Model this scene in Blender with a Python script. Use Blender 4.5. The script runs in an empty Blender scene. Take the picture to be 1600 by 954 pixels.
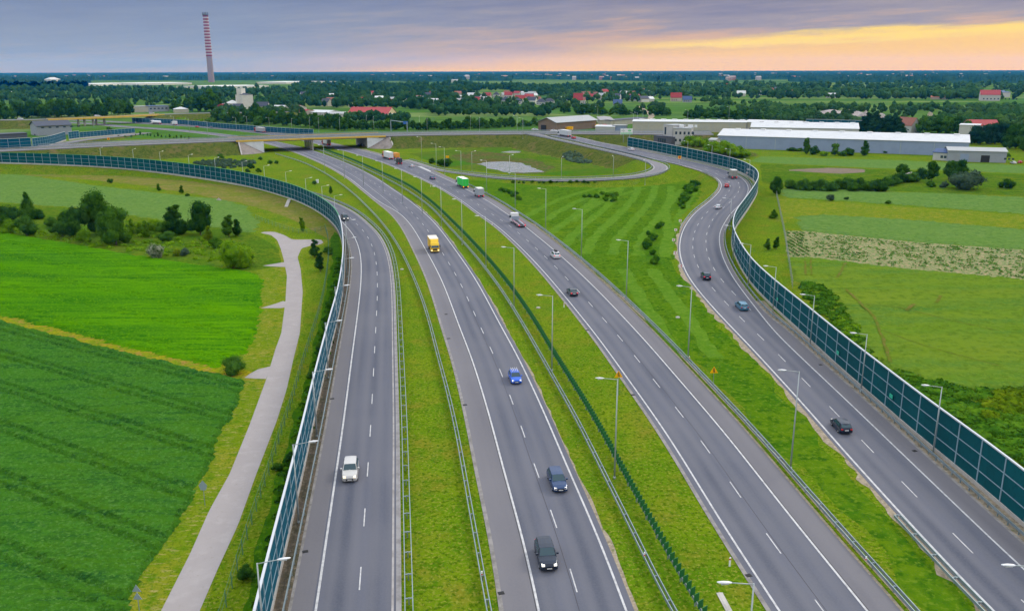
import bpy, bmesh, math, random
import numpy as np
from mathutils import Vector, Matrix
S = bpy.context.scene
COL = S.collection
R = math.radians
random.seed(7); rng = np.random.default_rng(7)

# ------------------------------------------------------------------ camera
H = 48.0; F = 1340.0; PITCH = R(15.33); ROLL = R(-0.15)
cam = bpy.data.objects.new('camera', bpy.data.cameras.new('camera')); COL.objects.link(cam)
cam.location = (0, 0, H)
CM = Matrix.Rotation(R(90) - PITCH, 3, 'X') @ Matrix.Rotation(ROLL, 3, 'Z')
cam.rotation_euler = CM.to_euler()
cam.data.sensor_width = 36; cam.data.lens = 36 * F / 1600
cam.data.clip_start = 1; cam.data.clip_end = 80000
S.camera = cam

# ------------------------------------------------------------------ sky, sun, exposure
SUN_EL, SUN_AZ = R(34), R(48)
w = bpy.data.worlds.new('World'); S.world = w; w.use_nodes = True
nt = w.node_tree; nt.nodes.clear()
def N(t, tree=None, **k):
    n = (tree or nt).nodes.new(t)
    for a, b in k.items(): setattr(n, a, b)
    return n
def LK(a, b, tree=None): (tree or nt).links.new(a, b)
sky = N('ShaderNodeTexSky', sky_type='NISHITA', sun_disc=False, sun_elevation=SUN_EL, sun_rotation=SUN_AZ)
geo = N('ShaderNodeTexCoord'); sep = N('ShaderNodeSeparateXYZ'); LK(geo.outputs['Generated'], sep.inputs[0])
def M(op, a, b=None, c=None, tree=None, clamp=False):
    n = N('ShaderNodeMath', tree, operation=op); n.use_clamp = clamp
    for i, v in enumerate((a, b, c)):
        if v is None: continue
        if isinstance(v, (int, float)): n.inputs[i].default_value = v
        else: LK(v, n.inputs[i], tree)
    return n.outputs[0]
def RAMP(fac, stops, tree=None, interp='LINEAR'):
    n = N('ShaderNodeValToRGB', tree); cr = n.color_ramp; cr.interpolation = interp
    while len(cr.elements) < len(stops): cr.elements.new(0.5)
    for e, (p, c) in zip(cr.elements, stops): e.position = p; e.color = (*c, 1) if len(c) == 3 else c
    LK(fac, n.inputs[0], tree); return n.outputs[0]
def MIX(f, a, b, tree=None, blend='MIX'):
    n = N('ShaderNodeMix', tree, data_type='RGBA', blend_type=blend)
    for i, v in ((0, f), (6, a), (7, b)):
        if isinstance(v, (int, float)): n.inputs[i].default_value = v
        elif isinstance(v, tuple): n.inputs[i].default_value = (*v, 1)
        else: LK(v, n.inputs[i], tree)
    return n.outputs[2]
x_, y_, z_ = sep.outputs
az = M('ARCTAN2', x_, y_)                       # 0 ahead, + to the right
el = M('ARCSINE', z_)
mp = N('ShaderNodeCombineXYZ'); LK(M('MULTIPLY', az, 2.2), mp.inputs[0]); LK(M('ADD', M('MULTIPLY', el, 26.0), M('MULTIPLY', az, -1.3)), mp.inputs[1])
no = N('ShaderNodeTexNoise'); no.inputs['Scale'].default_value = 2.6; no.inputs['Detail'].default_value = 9; no.inputs['Roughness'].default_value = .62
LK(mp.outputs[0], no.inputs['Vector'])
nz = M('SUBTRACT', no.outputs[0], 0.5)
# grey-blue overcast: colour by azimuth, then by elevation
left = RAMP(M('ADD', M('DIVIDE', el, 0.09), M('MULTIPLY', nz, .9)), [(0, (.46, .42, .43)), (.25, (.31, .36, .48)), (.7, (.23, .28, .43)), (1, (.185, .23, .40))])
right = RAMP(M('ADD', M('DIVIDE', el, 0.10), M('MULTIPLY', nz, 1.3)), [(0, (.85, .50, .20)), (.28, (.62, .40, .28)), (.5, (.34, .29, .34)), (.75, (.24, .22, .32)), (1, (.18, .18, .30))])
base = MIX(RAMP(M('ADD', M('MULTIPLY', az, 1.0), .5), [(.2, (0, 0, 0)), (.62, (1, 1, 1))]), left, right)
# band of clear orange air under the cloud edge, deeper to the right
edge = M('ADD', M('ADD', M('MULTIPLY', az, 0.058), 0.020), M('MULTIPLY', nz, 0.034))
under = M('DIVIDE', M('SUBTRACT', edge, el), 0.020)
under = M('MULTIPLY', RAMP(under, [(0, (0, 0, 0)), (1, (1, 1, 1))], interp='EASE'), RAMP(M('ADD', M('MULTIPLY', az, 1.0), .5), [(.16, (0, 0, 0)), (.50, (1, 1, 1))], interp='EASE'))
orange = RAMP(M('DIVIDE', el, 0.055), [(0, (1.0, .60, .0)), (.35, (1.0, .61, .04)), (.7, (1.0, .62, .12)), (1, (1.0, .68, .18))])
base = MIX(under, base, orange)
yl = M('SUBTRACT', M('SUBTRACT', el, M('ADD', M('MULTIPLY', az, 0.035), 0.0205)), M('MULTIPLY', nz, 0.028))
yl = M('MULTIPLY', RAMP(M('ABSOLUTE', M('DIVIDE', yl, 0.0095)), [(0, (1, 1, 1)), (1, (0, 0, 0))], interp='EASE'), RAMP(M('ADD', az, .5), [(.54, (0, 0, 0)), (.72, (1, 1, 1))], interp='EASE'))
base = MIX(yl, base, (1.08, .76, .09))
up = RAMP(M('DIVIDE', el, 1.2), [(.10, (0, 0, 0)), (.34, (1, 1, 1))], interp='EASE')
base = MIX(up, base, (1.62, 1.70, 1.85))
bgS = N('ShaderNodeBackground'); LK(sky.outputs[0], bgS.inputs[0]); bgS.inputs[1].default_value = .1
bgC = N('ShaderNodeBackground'); LK(base, bgC.inputs[0]); bgC.inputs[1].default_value = 1.0
mx = N('ShaderNodeMixShader'); mx.inputs[0].default_value = .93; LK(bgS.outputs[0], mx.inputs[1]); LK(bgC.outputs[0], mx.inputs[2])
wo = N('ShaderNodeOutputWorld'); LK(mx.outputs[0], wo.inputs[0])
sun = bpy.data.objects.new('sun', bpy.data.lights.new('sun', 'SUN')); COL.objects.link(sun)
sun.data.energy = 1.5; sun.data.angle = R(12); sun.data.color = (1, .9, .76)
sd = Vector((math.sin(SUN_AZ) * math.cos(SUN_EL), math.cos(SUN_AZ) * math.cos(SUN_EL), math.sin(SUN_EL)))
sun.rotation_euler = sd.to_track_quat('Z', 'Y').to_euler()
S.view_settings.view_transform = 'Standard'; S.view_settings.look = 'None'
S.view_settings.exposure = -0.08; S.view_settings.gamma = 1

# ------------------------------------------------------------------ helpers
CI = np.array(CM)
def P(x, y, z=0.0):
    """photo pixel (1600 wide) -> the place at height z that it shows"""
    d = CI @ np.array([(x - 800) / F, -(y - 477) / F, -1.0])
    t = (z - H) / d[2]
    return np.array([d[0] * t, d[1] * t, z])
def PZ(p): return P(p[0], p[1], p[2] if len(p) > 2 else 0.0)

def tag(o, label=None, cat=None, group=None, kind=None):
    if label: o['label'] = label
    if cat: o['category'] = cat
    if group: o['group'] = group
    if kind: o['kind'] = kind
    return o
def empty(name, loc, rz=0, label=None, cat=None, group=None):
    o = bpy.data.objects.new(name, None); COL.objects.link(o); o.empty_display_size = .5
    o.location = loc; o.rotation_euler = (0, 0, rz); return tag(o, label, cat, group)
def link(name, me, parent=None, loc=None, rz=0, scale=None):
    o = bpy.data.objects.new(name, me); COL.objects.link(o)
    if parent: o.parent = parent
    if loc is not None: o.location = loc
    o.rotation_euler = (0, 0, rz)
    if scale is not None: o.scale = scale
    return o
KIDS = {}
def copy_tree(o, kids, loc, rz):
    c = o.copy(); COL.objects.link(c); c.location = loc; c.rotation_euler = (0, 0, rz)
    for k, sub in kids:
        q = k.copy(); COL.objects.link(q); q.parent = c
        for g in sub:
            h = g.copy(); COL.objects.link(h); h.parent = q
    return c
def kids_of(o): 
    al = [x for x in COL.objects if x.parent == o]
    return [(k, [g for g in COL.objects if g.parent == k]) for k in al]

def fast_mesh(name, V, FQ, mat, smooth=False, uv=None):
    """V (n,3); FQ list of arrays (faces,k)"""
    me = bpy.data.meshes.new(name)
    V = np.asarray(V, dtype=np.float32); FQ = [np.asarray(f, dtype=np.int32) for f in FQ if len(f)]
    me.vertices.add(len(V)); me.vertices.foreach_set('co', V.ravel())
    loops = np.concatenate([f.ravel() for f in FQ]); me.loops.add(len(loops)); me.loops.foreach_set('vertex_index', loops)
    tot = np.concatenate([np.full(len(f), f.shape[1], dtype=np.int32) for f in FQ]); st = np.concatenate([[0], np.cumsum(tot)[:-1]]).astype(np.int32)
    me.polygons.add(len(tot)); me.polygons.foreach_set('loop_start', st); me.polygons.foreach_set('loop_total', tot)
    me.polygons.foreach_set('use_smooth', np.full(len(tot), smooth))
    me.update(calc_edges=True); me.validate()
    if uv is not None:
        l = me.uv_layers.new(name='UVMap'); l.data.foreach_set('uv', np.asarray(uv, dtype=np.float32)[loops].ravel())
    if mat: me.materials.append(mat)
    return me

class MB:
    def __init__(s): s.v = []; s.f = []
    def add(s, vs, fs):
        b = len(s.v); s.v += [tuple(map(float, p)) for p in vs]; s.f += [tuple(i + b for i in f) for f in fs]; return s
    def box(s, x0, x1, y0, y1, z0, z1):
        return s.add([(x, y, z) for z in (z0, z1) for y in (y0, y1) for x in (x0, x1)],
                     [(0, 2, 3, 1), (4, 5, 7, 6), (0, 1, 5, 4), (2, 6, 7, 3), (0, 4, 6, 2), (1, 3, 7, 5)])
    def hexa(s, b, t):   # b, t: 4 pts each, ccw
        return s.add(list(b) + list(t), [(3, 2, 1, 0), (4, 5, 6, 7), (0, 1, 5, 4), (1, 2, 6, 5), (2, 3, 7, 6), (3, 0, 4, 7)])
    def slab(s, a, b, hw, z0, z1):   # a,b world xy(z) segment with thickness, heights above the ends' own z
        a = np.array(a, float); b = np.array(b, float); d = (b - a)[:2]; d /= max(1e-9, np.linalg.norm(d)); n = np.array([-d[1], d[0]]) * hw
        q = lambda p, sg, z: (p[0] + sg * n[0], p[1] + sg * n[1], (p[2] if len(p) > 2 else 0) + z)
        return s.hexa([q(a, -1, z0), q(b, -1, z0), q(b, 1, z0), q(a, 1, z0)], [q(a, -1, z1), q(b, -1, z1), q(b, 1, z1), q(a, 1, z1)])
    def tube(s, a, b, r0, r1=None, n=8, caps=True):
        a = Vector(a); b = Vector(b); r1 = r0 if r1 is None else r1
        q = (b - a).to_track_quat('Z', 'Y'); vs = []
        for p, r in ((a, r0), (b, r1)):
            for i in range(n):
                t = 2 * math.pi * i / n; vs.append(tuple(p + q @ Vector((r * math.cos(t), r * math.sin(t), 0))))
        fs = [(i, (i + 1) % n, n + (i + 1) % n, n + i) for i in range(n)]
        if caps: fs += [tuple(range(n - 1, -1, -1)), tuple(range(n, 2 * n))]
        return s.add(vs, fs)
    def poly(s, pts): return s.add(pts, [tuple(range(len(pts)))])
    def mesh(s, name, mat, smooth=False):
        me = bpy.data.meshes.new(name); me.from_pydata(s.v, [], s.f); me.update()
        if smooth: me.polygons.foreach_set('use_smooth', [True] * len(me.polygons))
        if mat: me.materials.append(mat)
        return me
    def build(s, name, mat, parent=None, loc=None, rz=0, smooth=False): return link(name, s.mesh(name, mat, smooth), parent, loc, rz)

# ------------------------------------------------------------------ materials
def mat(name, col, rough=.8, metal=0, emit=None, es=1, noise=None, spec=None, bump=None, alpha=None):
    """noise: list of (scale, detail, amount, colour) layers mixed over col by object-space noise"""
    m = bpy.data.materials.new(name); m.use_nodes = True; t = m.node_tree; b = t.nodes['Principled BSDF']
    b.inputs['Base Color'].default_value = (*col, 1); b.inputs['Roughness'].default_value = rough; b.inputs['Metallic'].default_value = metal
    if spec is not None: b.inputs['Specular IOR Level'].default_value = spec
    if emit: b.inputs['Emission Color'].default_value = (*emit, 1); b.inputs['Emission Strength'].default_value = es
    if alpha is not None: b.inputs['Alpha'].default_value = alpha
    if noise or bump:
        g = N('ShaderNodeNewGeometry', t); c = None
        cur = None
        for (sc, det, lo, hi, cc, *st) in (noise or []):
            n = N('ShaderNodeTexNoise', t); n.inputs['Scale'].default_value = sc; n.inputs['Detail'].default_value = det; n.inputs['Roughness'].default_value = .65
            v = g.outputs['Position']
            if st:
                mpn = N('ShaderNodeMapping', t); LK(v, mpn.inputs[0], t); mpn.inputs['Rotation'].default_value = (0, 0, st[0]); mpn.inputs['Scale'].default_value = st[1]; v = mpn.outputs[0]
            LK(v, n.inputs['Vector'], t)
            f = RAMP(n.outputs[0], [(lo, (0, 0, 0)), (hi, (1, 1, 1))], t)
            cur = MIX(f, cur if cur is not None else tuple(col), tuple(cc), t)
        if cur is not None: LK(cur, b.inputs['Base Color'], t)
        if bump:
            n = N('ShaderNodeTexNoise', t); n.inputs['Scale'].default_value = bump[0]; n.inputs['Detail'].default_value = 6; LK(g.outputs['Position'], n.inputs['Vector'], t)
            bn = N('ShaderNodeBump', t); bn.inputs['Strength'].default_value = bump[1]; bn.inputs['Distance'].default_value = bump[2]
            LK(n.outputs[0], bn.inputs['Height'], t); LK(bn.outputs[0], b.inputs['Normal'], t)
    return m
def foliage(name, c1, c2, c3, sc=.35, trans=.25):
    m = bpy.data.materials.new(name); m.use_nodes = True; t = m.node_tree; b = t.nodes['Principled BSDF']
    g = N('ShaderNodeNewGeometry', t); oi = N('ShaderNodeObjectInfo', t)
    n = N('ShaderNodeTexNoise', t); n.inputs['Scale'].default_value = sc; n.inputs['Detail'].default_value = 3; LK(g.outputs['Position'], n.inputs['Vector'], t)
    w_ = N('ShaderNodeTexWhiteNoise', t); w_.noise_dimensions = '3D'
    sn = N('ShaderNodeVectorMath', t, operation='SNAP'); LK(g.outputs['Position'], sn.inputs[0], t); sn.inputs[1].default_value = (.7, .7, .7); LK(sn.outputs[0], w_.inputs['Vector'], t)
    f = M('ADD', M('MULTIPLY', n.outputs[0], .75, tree=t), M('ADD', M('MULTIPLY', w_.outputs[0], .22, tree=t), M('MULTIPLY', M('SUBTRACT', oi.outputs['Random'], .5, tree=t), .25, tree=t), tree=t), tree=t)
    c = RAMP(f, [(.3, c1), (.5, c2), (.72, c3)], t)
    LK(c, b.inputs['Base Color'], t); b.inputs['Roughness'].default_value = .75; b.inputs['Specular IOR Level'].default_value = 0
    tr = N('ShaderNodeBsdfTranslucent', t); LK(c, tr.inputs[0], t); ms = N('ShaderNodeMixShader', t); ms.inputs[0].default_value = trans
    LK(b.outputs[0], ms.inputs[1], t); LK(tr.outputs[0], ms.inputs[2], t); LK(ms.outputs[0], t.nodes['Material Output'].inputs[0], t)
    return m
MT = {}
MT['ground'] = mat('grass_ground', (.088, .170, .005), .95, noise=[(.010, 3, .40, .66, (.075, .165, .005)), (.05, 4, .42, .60, (.125, .190, .006)), (.13, 7, .50, .66, (.160, .160, .014)), (.45, 8, .50, .64, (.062, .140, .004)), (1.7, 8, .50, .60, (.050, .100, .003)), (2.6, 8, .53, .62, (.20, .22, .030))], bump=(2.5, .7, .25), spec=0)
MT['mown'] = mat('mown_grass', (.085, .175, .012), .95, noise=[(.12, 6, .42, .60, (.065, .155, .008)), (.5, 6, .46, .62, (.11, .20, .02)), (1.6, 5, .5, .7, (.05, .12, .008))], spec=0)
MT['deepgreen'] = mat('deep_green_grass', (.070, .140, .008), .95, noise=[(.05, 4, .42, .60, (.11, .15, .010)), (.25, 6, .47, .62, (.045, .115, .006)), (1.1, 6, .5, .62, (.035, .080, .006))], bump=(2, .6, .2), spec=0)
_r = P(335, 568) - P(0, 487); MT['lush'] = mat('lush_weeds', (.040, .120, .004), .95, noise=[(.3, 7, .44, .60, (.022, .080, .004)), (1.2, 7, .5, .62, (.075, .165, .006))], bump=(2, .9, .4), spec=0); ROW = math.atan2(_r[1], _r[0])
MT['crop_dark'] = mat('dark_crop', (.034, .128, .012), .95, noise=[(.035, 3, .40, .62, (.045, .135, .008)), (.5, 7, .47, .68, (.016, .075, .014), ROW, (.16, 1.5, 1)), (.10, 5, .54, .76, (.014, .075, .018), ROW, (.5, 2, 1)), (1.1, 6, .49, .62, (.045, .150, .014)), (2.4, 6, .52, .64, (.075, .185, .030))], bump=(2.2, 1, .5), spec=0)
MT['crop_bright'] = mat('bright_crop', (.050, .180, .001), .95, noise=[(.02, 4, .38, .60, (.085, .235, .001), ROW, (.6, 1.4, 1)), (.03, 4, .48, .64, (.025, .120, .006), ROW, (.5, 2.2, 1)), (.35, 7, .49, .62, (.020, .115, .005), ROW, (.10, 1.8, 1)), (.9, 7, .50, .62, (.034, .140, .002), ROW, (.25, 1.2, 1)), (2.0, 6, .52, .62, (.095, .23, .002))], bump=(1.8, .9, .4), spec=0)
MT['crop_pale'] = mat('pale_crop', (.098, .182, .036), .95, noise=[(.03, 4, .40, .66, (.085, .168, .034), ROW, (.3, 2, 1)), (.3, 6, .45, .64, (.118, .198, .046)), (.9, 6, .50, .62, (.070, .138, .024))], bump=(1.8, .6, .2), spec=0)
MT['crop_olive'] = mat('olive_crop', (.095, .175, .012), .95, noise=[(.025, 4, .40, .60, (.135, .19, .016), R(-4), (.3, 2, 1)), (.06, 5, .48, .66, (.060, .145, .022), R(-4), (.3, 2, 1)), (.5, 6, .47, .62, (.075, .135, .010)), (1.6, 6, .5, .62, (.12, .19, .02))], bump=(1.8, .8, .3), spec=0)
MT['yellow_verge'] = mat('yellow_verge', (.27, .24, .008), .95, noise=[(.25, 5, .40, .60, (.13, .20, .008)), (.6, 6, .50, .62, (.28, .17, .045)), (1.6, 6, .5, .62, (.12, .14, .008))], bump=(2.5, .8, .3), spec=0)
MT['dry_verge'] = mat('dry_verge', (.13, .19, .008), .95, noise=[(.12, 5, .44, .62, (.19, .20, .015)), (.6, 8, .49, .62, (.075, .155, .005)), (1.6, 8, .54, .64, (.27, .24, .08), R(65), (.4, 1.4, 1)), (3.2, 7, .52, .62, (.07, .12, .005))], bump=(2.5, .8, .3), spec=0)
MT['bank'] = mat('embankment_grass', (.070, .095, .014), .95, noise=[(.04, 4, .42, .60, (.095, .105, .022)), (.12, 4, .54, .66, (.14, .110, .050)), (.4, 6, .47, .60, (.040, .070, .008)), (1.3, 6, .5, .62, (.11, .12, .025))], spec=0)
MT['infield'] = mat('infield_grass', (.065, .130, .008), .95, noise=[(.03, 4, .42, .58, (.095, .135, .014)), (.02, 3, .52, .60, (.045, .14, .008)), (.4, 6, .46, .64, (.050, .095, .010))], spec=0)
MT['marsh'] = mat('marsh_soil', (.075, .080, .020), .95, noise=[(.05, 5, .42, .56, (.055, .105, .012)), (.12, 5, .55, .66, (.11, .075, .035)), (.5, 6, .5, .65, (.15, .10, .06))], spec=0)
MT['soil'] = mat('brown_soil', (.13, .085, .055), .95, noise=[(.1, 5, .45, .65, (.08, .075, .03)), (1.2, 5, .5, .65, (.17, .12, .08))])
MT['sand'] = mat('sandy_edge', (.27, .22, .15), .95, noise=[(.8, 6, .45, .62, (.17, .14, .09)), (2.5, 5, .5, .66, (.36, .31, .23)), (.5, 5, .58, .68, (.12, .13, .04))], bump=(4, .8, .1))
MT['dirt'] = mat('dark_verge_dirt', (.105, .078, .050), .95, noise=[(.35, 6, .42, .60, (.055, .050, .022)), (1.6, 5, .52, .68, (.19, .155, .11))], bump=(3, .8, .15))
MT['path'] = mat('pale_path_asphalt', (.31, .285, .28), .9, noise=[(.12, 5, .40, .64, (.29, .265, .26)), (.5, 7, .50, .66, (.33, .305, .30)), (1.6, 7, .58, .72, (.27, .245, .225))], spec=0)
MT['concrete'] = mat('concrete', (.42, .40, .37), .85, noise=[(.4, 6, .42, .7, (.30, .28, .26)), (3, 4, .5, .8, (.48, .46, .43))])
MT['pale_concrete'] = mat('pale_concrete', (.62, .64, .68), .8, noise=[(.35, 6, .45, .75, (.48, .49, .52))])
MT['paving'] = mat('stone_slope_paving', (.20, .175, .155), .9, noise=[(1.2, 6, .42, .64, (.26, .22, .20)), (.3, 4, .5, .7, (.15, .13, .115))])
MT['paint'] = mat('road_paint', (.50, .50, .50), .75, noise=[(1.3, 6, .44, .68, (.30, .30, .31))])
MT['paint_worn'] = mat('worn_paint', (.34, .32, .31), .8, noise=[(.6, 6, .42, .66, (.22, .20, .19))])
MT['galv'] = mat('galvanised_steel', (.27, .33, .35), .5, .4, noise=[(.5, 3, .4, .7, (.20, .26, .28))])
MT['lamp_pole'] = mat('grey_pole_paint', (.36, .40, .40), .5, .3)
MT['lamp_head'] = mat('lamp_housing', (.72, .73, .74), .4)
MT['lamp_glass'] = mat('lamp_glass', (.55, .57, .6), .15)
MT['green_fin'] = mat('green_screen', (.004, .12, .022), .6, noise=[(.7, 3, .4, .7, (.006, .11, .028))])
MT['panel_blue'] = mat('wall_panel_blue', (.001, .068, .115), .85, noise=[(.09, 4, .4, .66, (.002, .090, .135)), (1.6, 5, .52, .75, (.001, .052, .085))], spec=.15)
MT['panel_teal'] = mat('wall_panel_teal', (.001, .064, .078), .85, noise=[(.09, 4, .4, .66, (.001, .084, .098)), (1.6, 5, .52, .75, (.001, .046, .056))], spec=.15)
MT['wall_frame'] = mat('wall_frame', (.24, .34, .40), .6, .1)
MT['wall_cap'] = mat('green_cap', (.03, .25, .10), .5)
MT['wall_cap_grey'] = mat('grey_cap', (.50, .53, .56), .5)
MT['fence_green'] = mat('green_fence', (.07, .20, .12), .6)
MT['fence_grey'] = mat('grey_fence', (.25, .29, .28), .6)
MT['wire'] = mat('wire_net', (.16, .24, .16), .6, alpha=.14)
MT['yellow_beam'] = mat('yellow_girder', (.62, .40, .03), .6, noise=[(.2, 4, .45, .7, (.50, .33, .05))])
MT['dark_deck'] = mat('deck_underside', (.14, .14, .14), .8)
MT['rubber'] = mat('rubber', (.014, .014, .015), .8)
MT['rim'] = mat('rim', (.45, .46, .48), .35, .7)
MT['glass'] = mat('car_glass', (.008, .045, .060), .08, spec=.6)  # teal stands in for what the panes reflect, painted into the base colour
MT['black'] = mat('black_plastic', (.012, .012, .014), .6)
MT['chassis'] = mat('truck_chassis', (.03, .025, .03), .7)
MT['head'] = mat('headlight', (.9, .9, .85), .1, emit=(1, .92, .75), es=1.3)
MT['headwarm'] = mat('warm_headlight', (.9, .8, .6), .1, emit=(1, .72, .35), es=1.5)
MT['tail'] = mat('tail_light', (.5, .01, .02), .25, emit=(1, .04, .08), es=.7)
MT['amber'] = mat('amber_light', (.8, .3, .02), .25, emit=(1, .35, .02), es=1.3)
MT['plate'] = mat('number_plate', (.7, .7, .68), .5)
MT['red'] = mat('red_paint', (.50, .02, .02), .5)
MT['white'] = mat('white_paint', (.75, .75, .75), .6)
MT['sign_yellow'] = mat('sign_yellow', (.85, .42, .01), .8, spec=0)
MT['sign_green'] = mat('sign_green', (.02, .42, .26), .5)
MT['sign_back'] = mat('sign_back', (.32, .38, .46), .5, .4)
MT['blue'] = mat('blue_paint', (.02, .13, .42), .5)
MT['window'] = mat('window_glass', (.03, .05, .07), .1, spec=.8)
MT['bark'] = mat('bark', (.10, .075, .055), .9, noise=[(6, 4, .4, .7, (.06, .045, .03))])
MT['rubble'] = mat('rubble', (.36, .32, .30), .95, noise=[(.2, 6, .42, .64, (.25, .21, .20)), (.9, 5, .5, .7, (.48, .43, .41))])
MT['sandpile'] = mat('sand_heap', (.42, .36, .26), .95, noise=[(.4, 5, .4, .7, (.34, .29, .21))])
def wallmat(n, c): return mat(n, c, .8, noise=[(.25, 5, .45, .8, tuple(v * .86 for v in c))])
def carpaint(n, c):
    m = mat('paint_' + n, c, .3, .35, spec=.45); b = m.node_tree.nodes['Principled BSDF']; b.inputs['Coat Weight'].default_value = .25; b.inputs['Coat Roughness'].default_value = .06; return m

# pond colour with the sky's reflection painted in, plus pale reeds
MT['water'] = mat('pond_water', (.20, .21, .22), .25, spec=.6, noise=[(.35, 7, .46, .56, (.30, .30, .32)), (.25, 6, .53, .60, (.13, .14, .05)), (.9, 6, .50, .56, (.10, .11, .05))])

# asphalt with lengthwise wear, from the strip's own u (metres across) and v (metres along)
def asphalt(name, col, light, dark, lanes):
    m = bpy.data.materials.new(name); m.use_nodes = True; t = m.node_tree; b = t.nodes['Principled BSDF']
    uv = N('ShaderNodeUVMap', t); sp = N('ShaderNodeSeparateXYZ', t); LK(uv.outputs[0], sp.inputs[0], t)
    g = N('ShaderNodeNewGeometry', t)
    st = N('ShaderNodeCombineXYZ', t); LK(sp.outputs[0], st.inputs[0], t); LK(M('MULTIPLY', sp.outputs[1], .03, tree=t), st.inputs[1], t)
    n1 = N('ShaderNodeTexNoise', t); n1.inputs['Scale'].default_value = .55; n1.inputs['Detail'].default_value = 4; LK(st.outputs[0], n1.inputs['Vector'], t)
    n2 = N('ShaderNodeTexNoise', t); n2.inputs['Scale'].default_value = 5; n2.inputs['Detail'].default_value = 6; LK(g.outputs['Position'], n2.inputs['Vector'], t)
    n3 = N('ShaderNodeTexNoise', t); n3.inputs['Scale'].default_value = .05; n3.inputs['Detail'].default_value = 4; LK(g.outputs['Position'], n3.inputs['Vector'], t)
    c = MIX(RAMP(n1.outputs[0], [(.38, (0, 0, 0)), (.64, (1, 1, 1))], t), dark, col, t)
    # wheel tracks: |sin| across each lane
    tr = M('MULTIPLY', M('POWER', M('ABSOLUTE', M('SINE', M('MULTIPLY', sp.outputs[0], math.pi * 2 / lanes, tree=t), tree=t), tree=t), 2, tree=t), .5, tree=t)
    c = MIX(tr, c, light, t)
    c = MIX(RAMP(n2.outputs[0], [(.35, (0, 0, 0)), (.75, (.35, .35, .35))], t), c, light, t)
    c = MIX(RAMP(n3.outputs[0], [(.40, (0, 0, 0)), (.70, (.5, .5, .5))], t), c, light, t)
    LK(c, b.inputs['Base Color'], t); b.inputs['Roughness'].default_value = .9; b.inputs['Specular IOR Level'].default_value = .25
    return m
MT['road'] = asphalt('asphalt_lanes', (.100, .106, .136), (.138, .139, .160), (.064, .072, .099), 4.0)
MT['shoulder'] = asphalt('asphalt_shoulder', (.140, .136, .150), (.168, .162, .174), (.118, .115, .130), 9)
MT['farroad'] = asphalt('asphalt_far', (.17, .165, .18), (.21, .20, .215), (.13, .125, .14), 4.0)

# ------------------------------------------------------------------ curves
def catmull(pts, step=3.0):
    pts = np.asarray(pts, float); e = np.vstack([2 * pts[0] - pts[1], pts, 2 * pts[-1] - pts[-2]]); out = []
    for i in range(1, len(e) - 2):
        p0, p1, p2, p3 = e[i - 1], e[i], e[i + 1], e[i + 2]
        n = max(2, int(np.linalg.norm(p2 - p1) / 1.0))
        t = np.linspace(0, 1, n, endpoint=False)[:, None]
        d = max(1e-6, 1)
        m1 = (p2 - p0) * np.linalg.norm(p2 - p1) / max(1e-6, np.linalg.norm(p2 - p1) + np.linalg.norm(p1 - p0))
        m2 = (p3 - p1) * np.linalg.norm(p2 - p1) / max(1e-6, np.linalg.norm(p3 - p2) + np.linalg.norm(p2 - p1))
        out.append((2 * t**3 - 3 * t**2 + 1) * p1 + (t**3 - 2 * t**2 + t) * m1 + (-2 * t**3 + 3 * t**2) * p2 + (t**3 - t**2) * m2)
    out.append(e[-2:-1]); return resample(np.vstack(out), step)
def resample(p, step):
    s = np.concatenate([[0], np.cumsum(np.linalg.norm(np.diff(p[:, :2], axis=0), axis=1))])
    n = max(2, int(s[-1] / step) + 1); q = np.linspace(0, s[-1], n)
    return np.stack([np.interp(q, s, p[:, k]) for k in range(3)], 1)
def smooth(p, it):
    p = p.copy()
    for _ in range(it): p[1:-1] = .25 * p[:-2] + .5 * p[1:-1] + .25 * p[2:]
    return p
def line(px, step=3.0, sm=12, dz=0):
    w_ = np.array([PZ(p) for p in px]); w_[:, 2] += dz
    return smooth(catmull(w_, step), sm)
def normals(p):
    d = np.gradient(p[:, :2], axis=0); d /= np.linalg.norm(d, axis=1)[:, None] + 1e-9
    return np.stack([d[:, 1], -d[:, 0]], 1)     # to the right of travel
def off(p, o):
    q = p.copy(); q[:, :2] += normals(p) * (np.asarray(o).reshape(-1, 1) if np.ndim(o) else o); return q
def arclen(p): return np.concatenate([[0], np.cumsum(np.linalg.norm(np.diff(p[:, :2], axis=0), axis=1))])
def dist_to(p, Q):
    """distance of each p to polyline Q"""
    d = np.full(len(p), 1e9)
    for a, b in zip(Q[:-1, :2], Q[1:, :2]):
        ab = b - a; t = np.clip(((p[:, :2] - a) @ ab) / (ab @ ab + 1e-9), 0, 1)
        d = np.minimum(d, np.linalg.norm(a + t[:, None] * ab - p[:, :2], axis=1))
    return d
def smooth1(a, it=20):
    a = a.copy()
    for _ in range(it): a[1:-1] = .25 * a[:-2] + .5 * a[1:-1] + .25 * a[2:]
    return a
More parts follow.
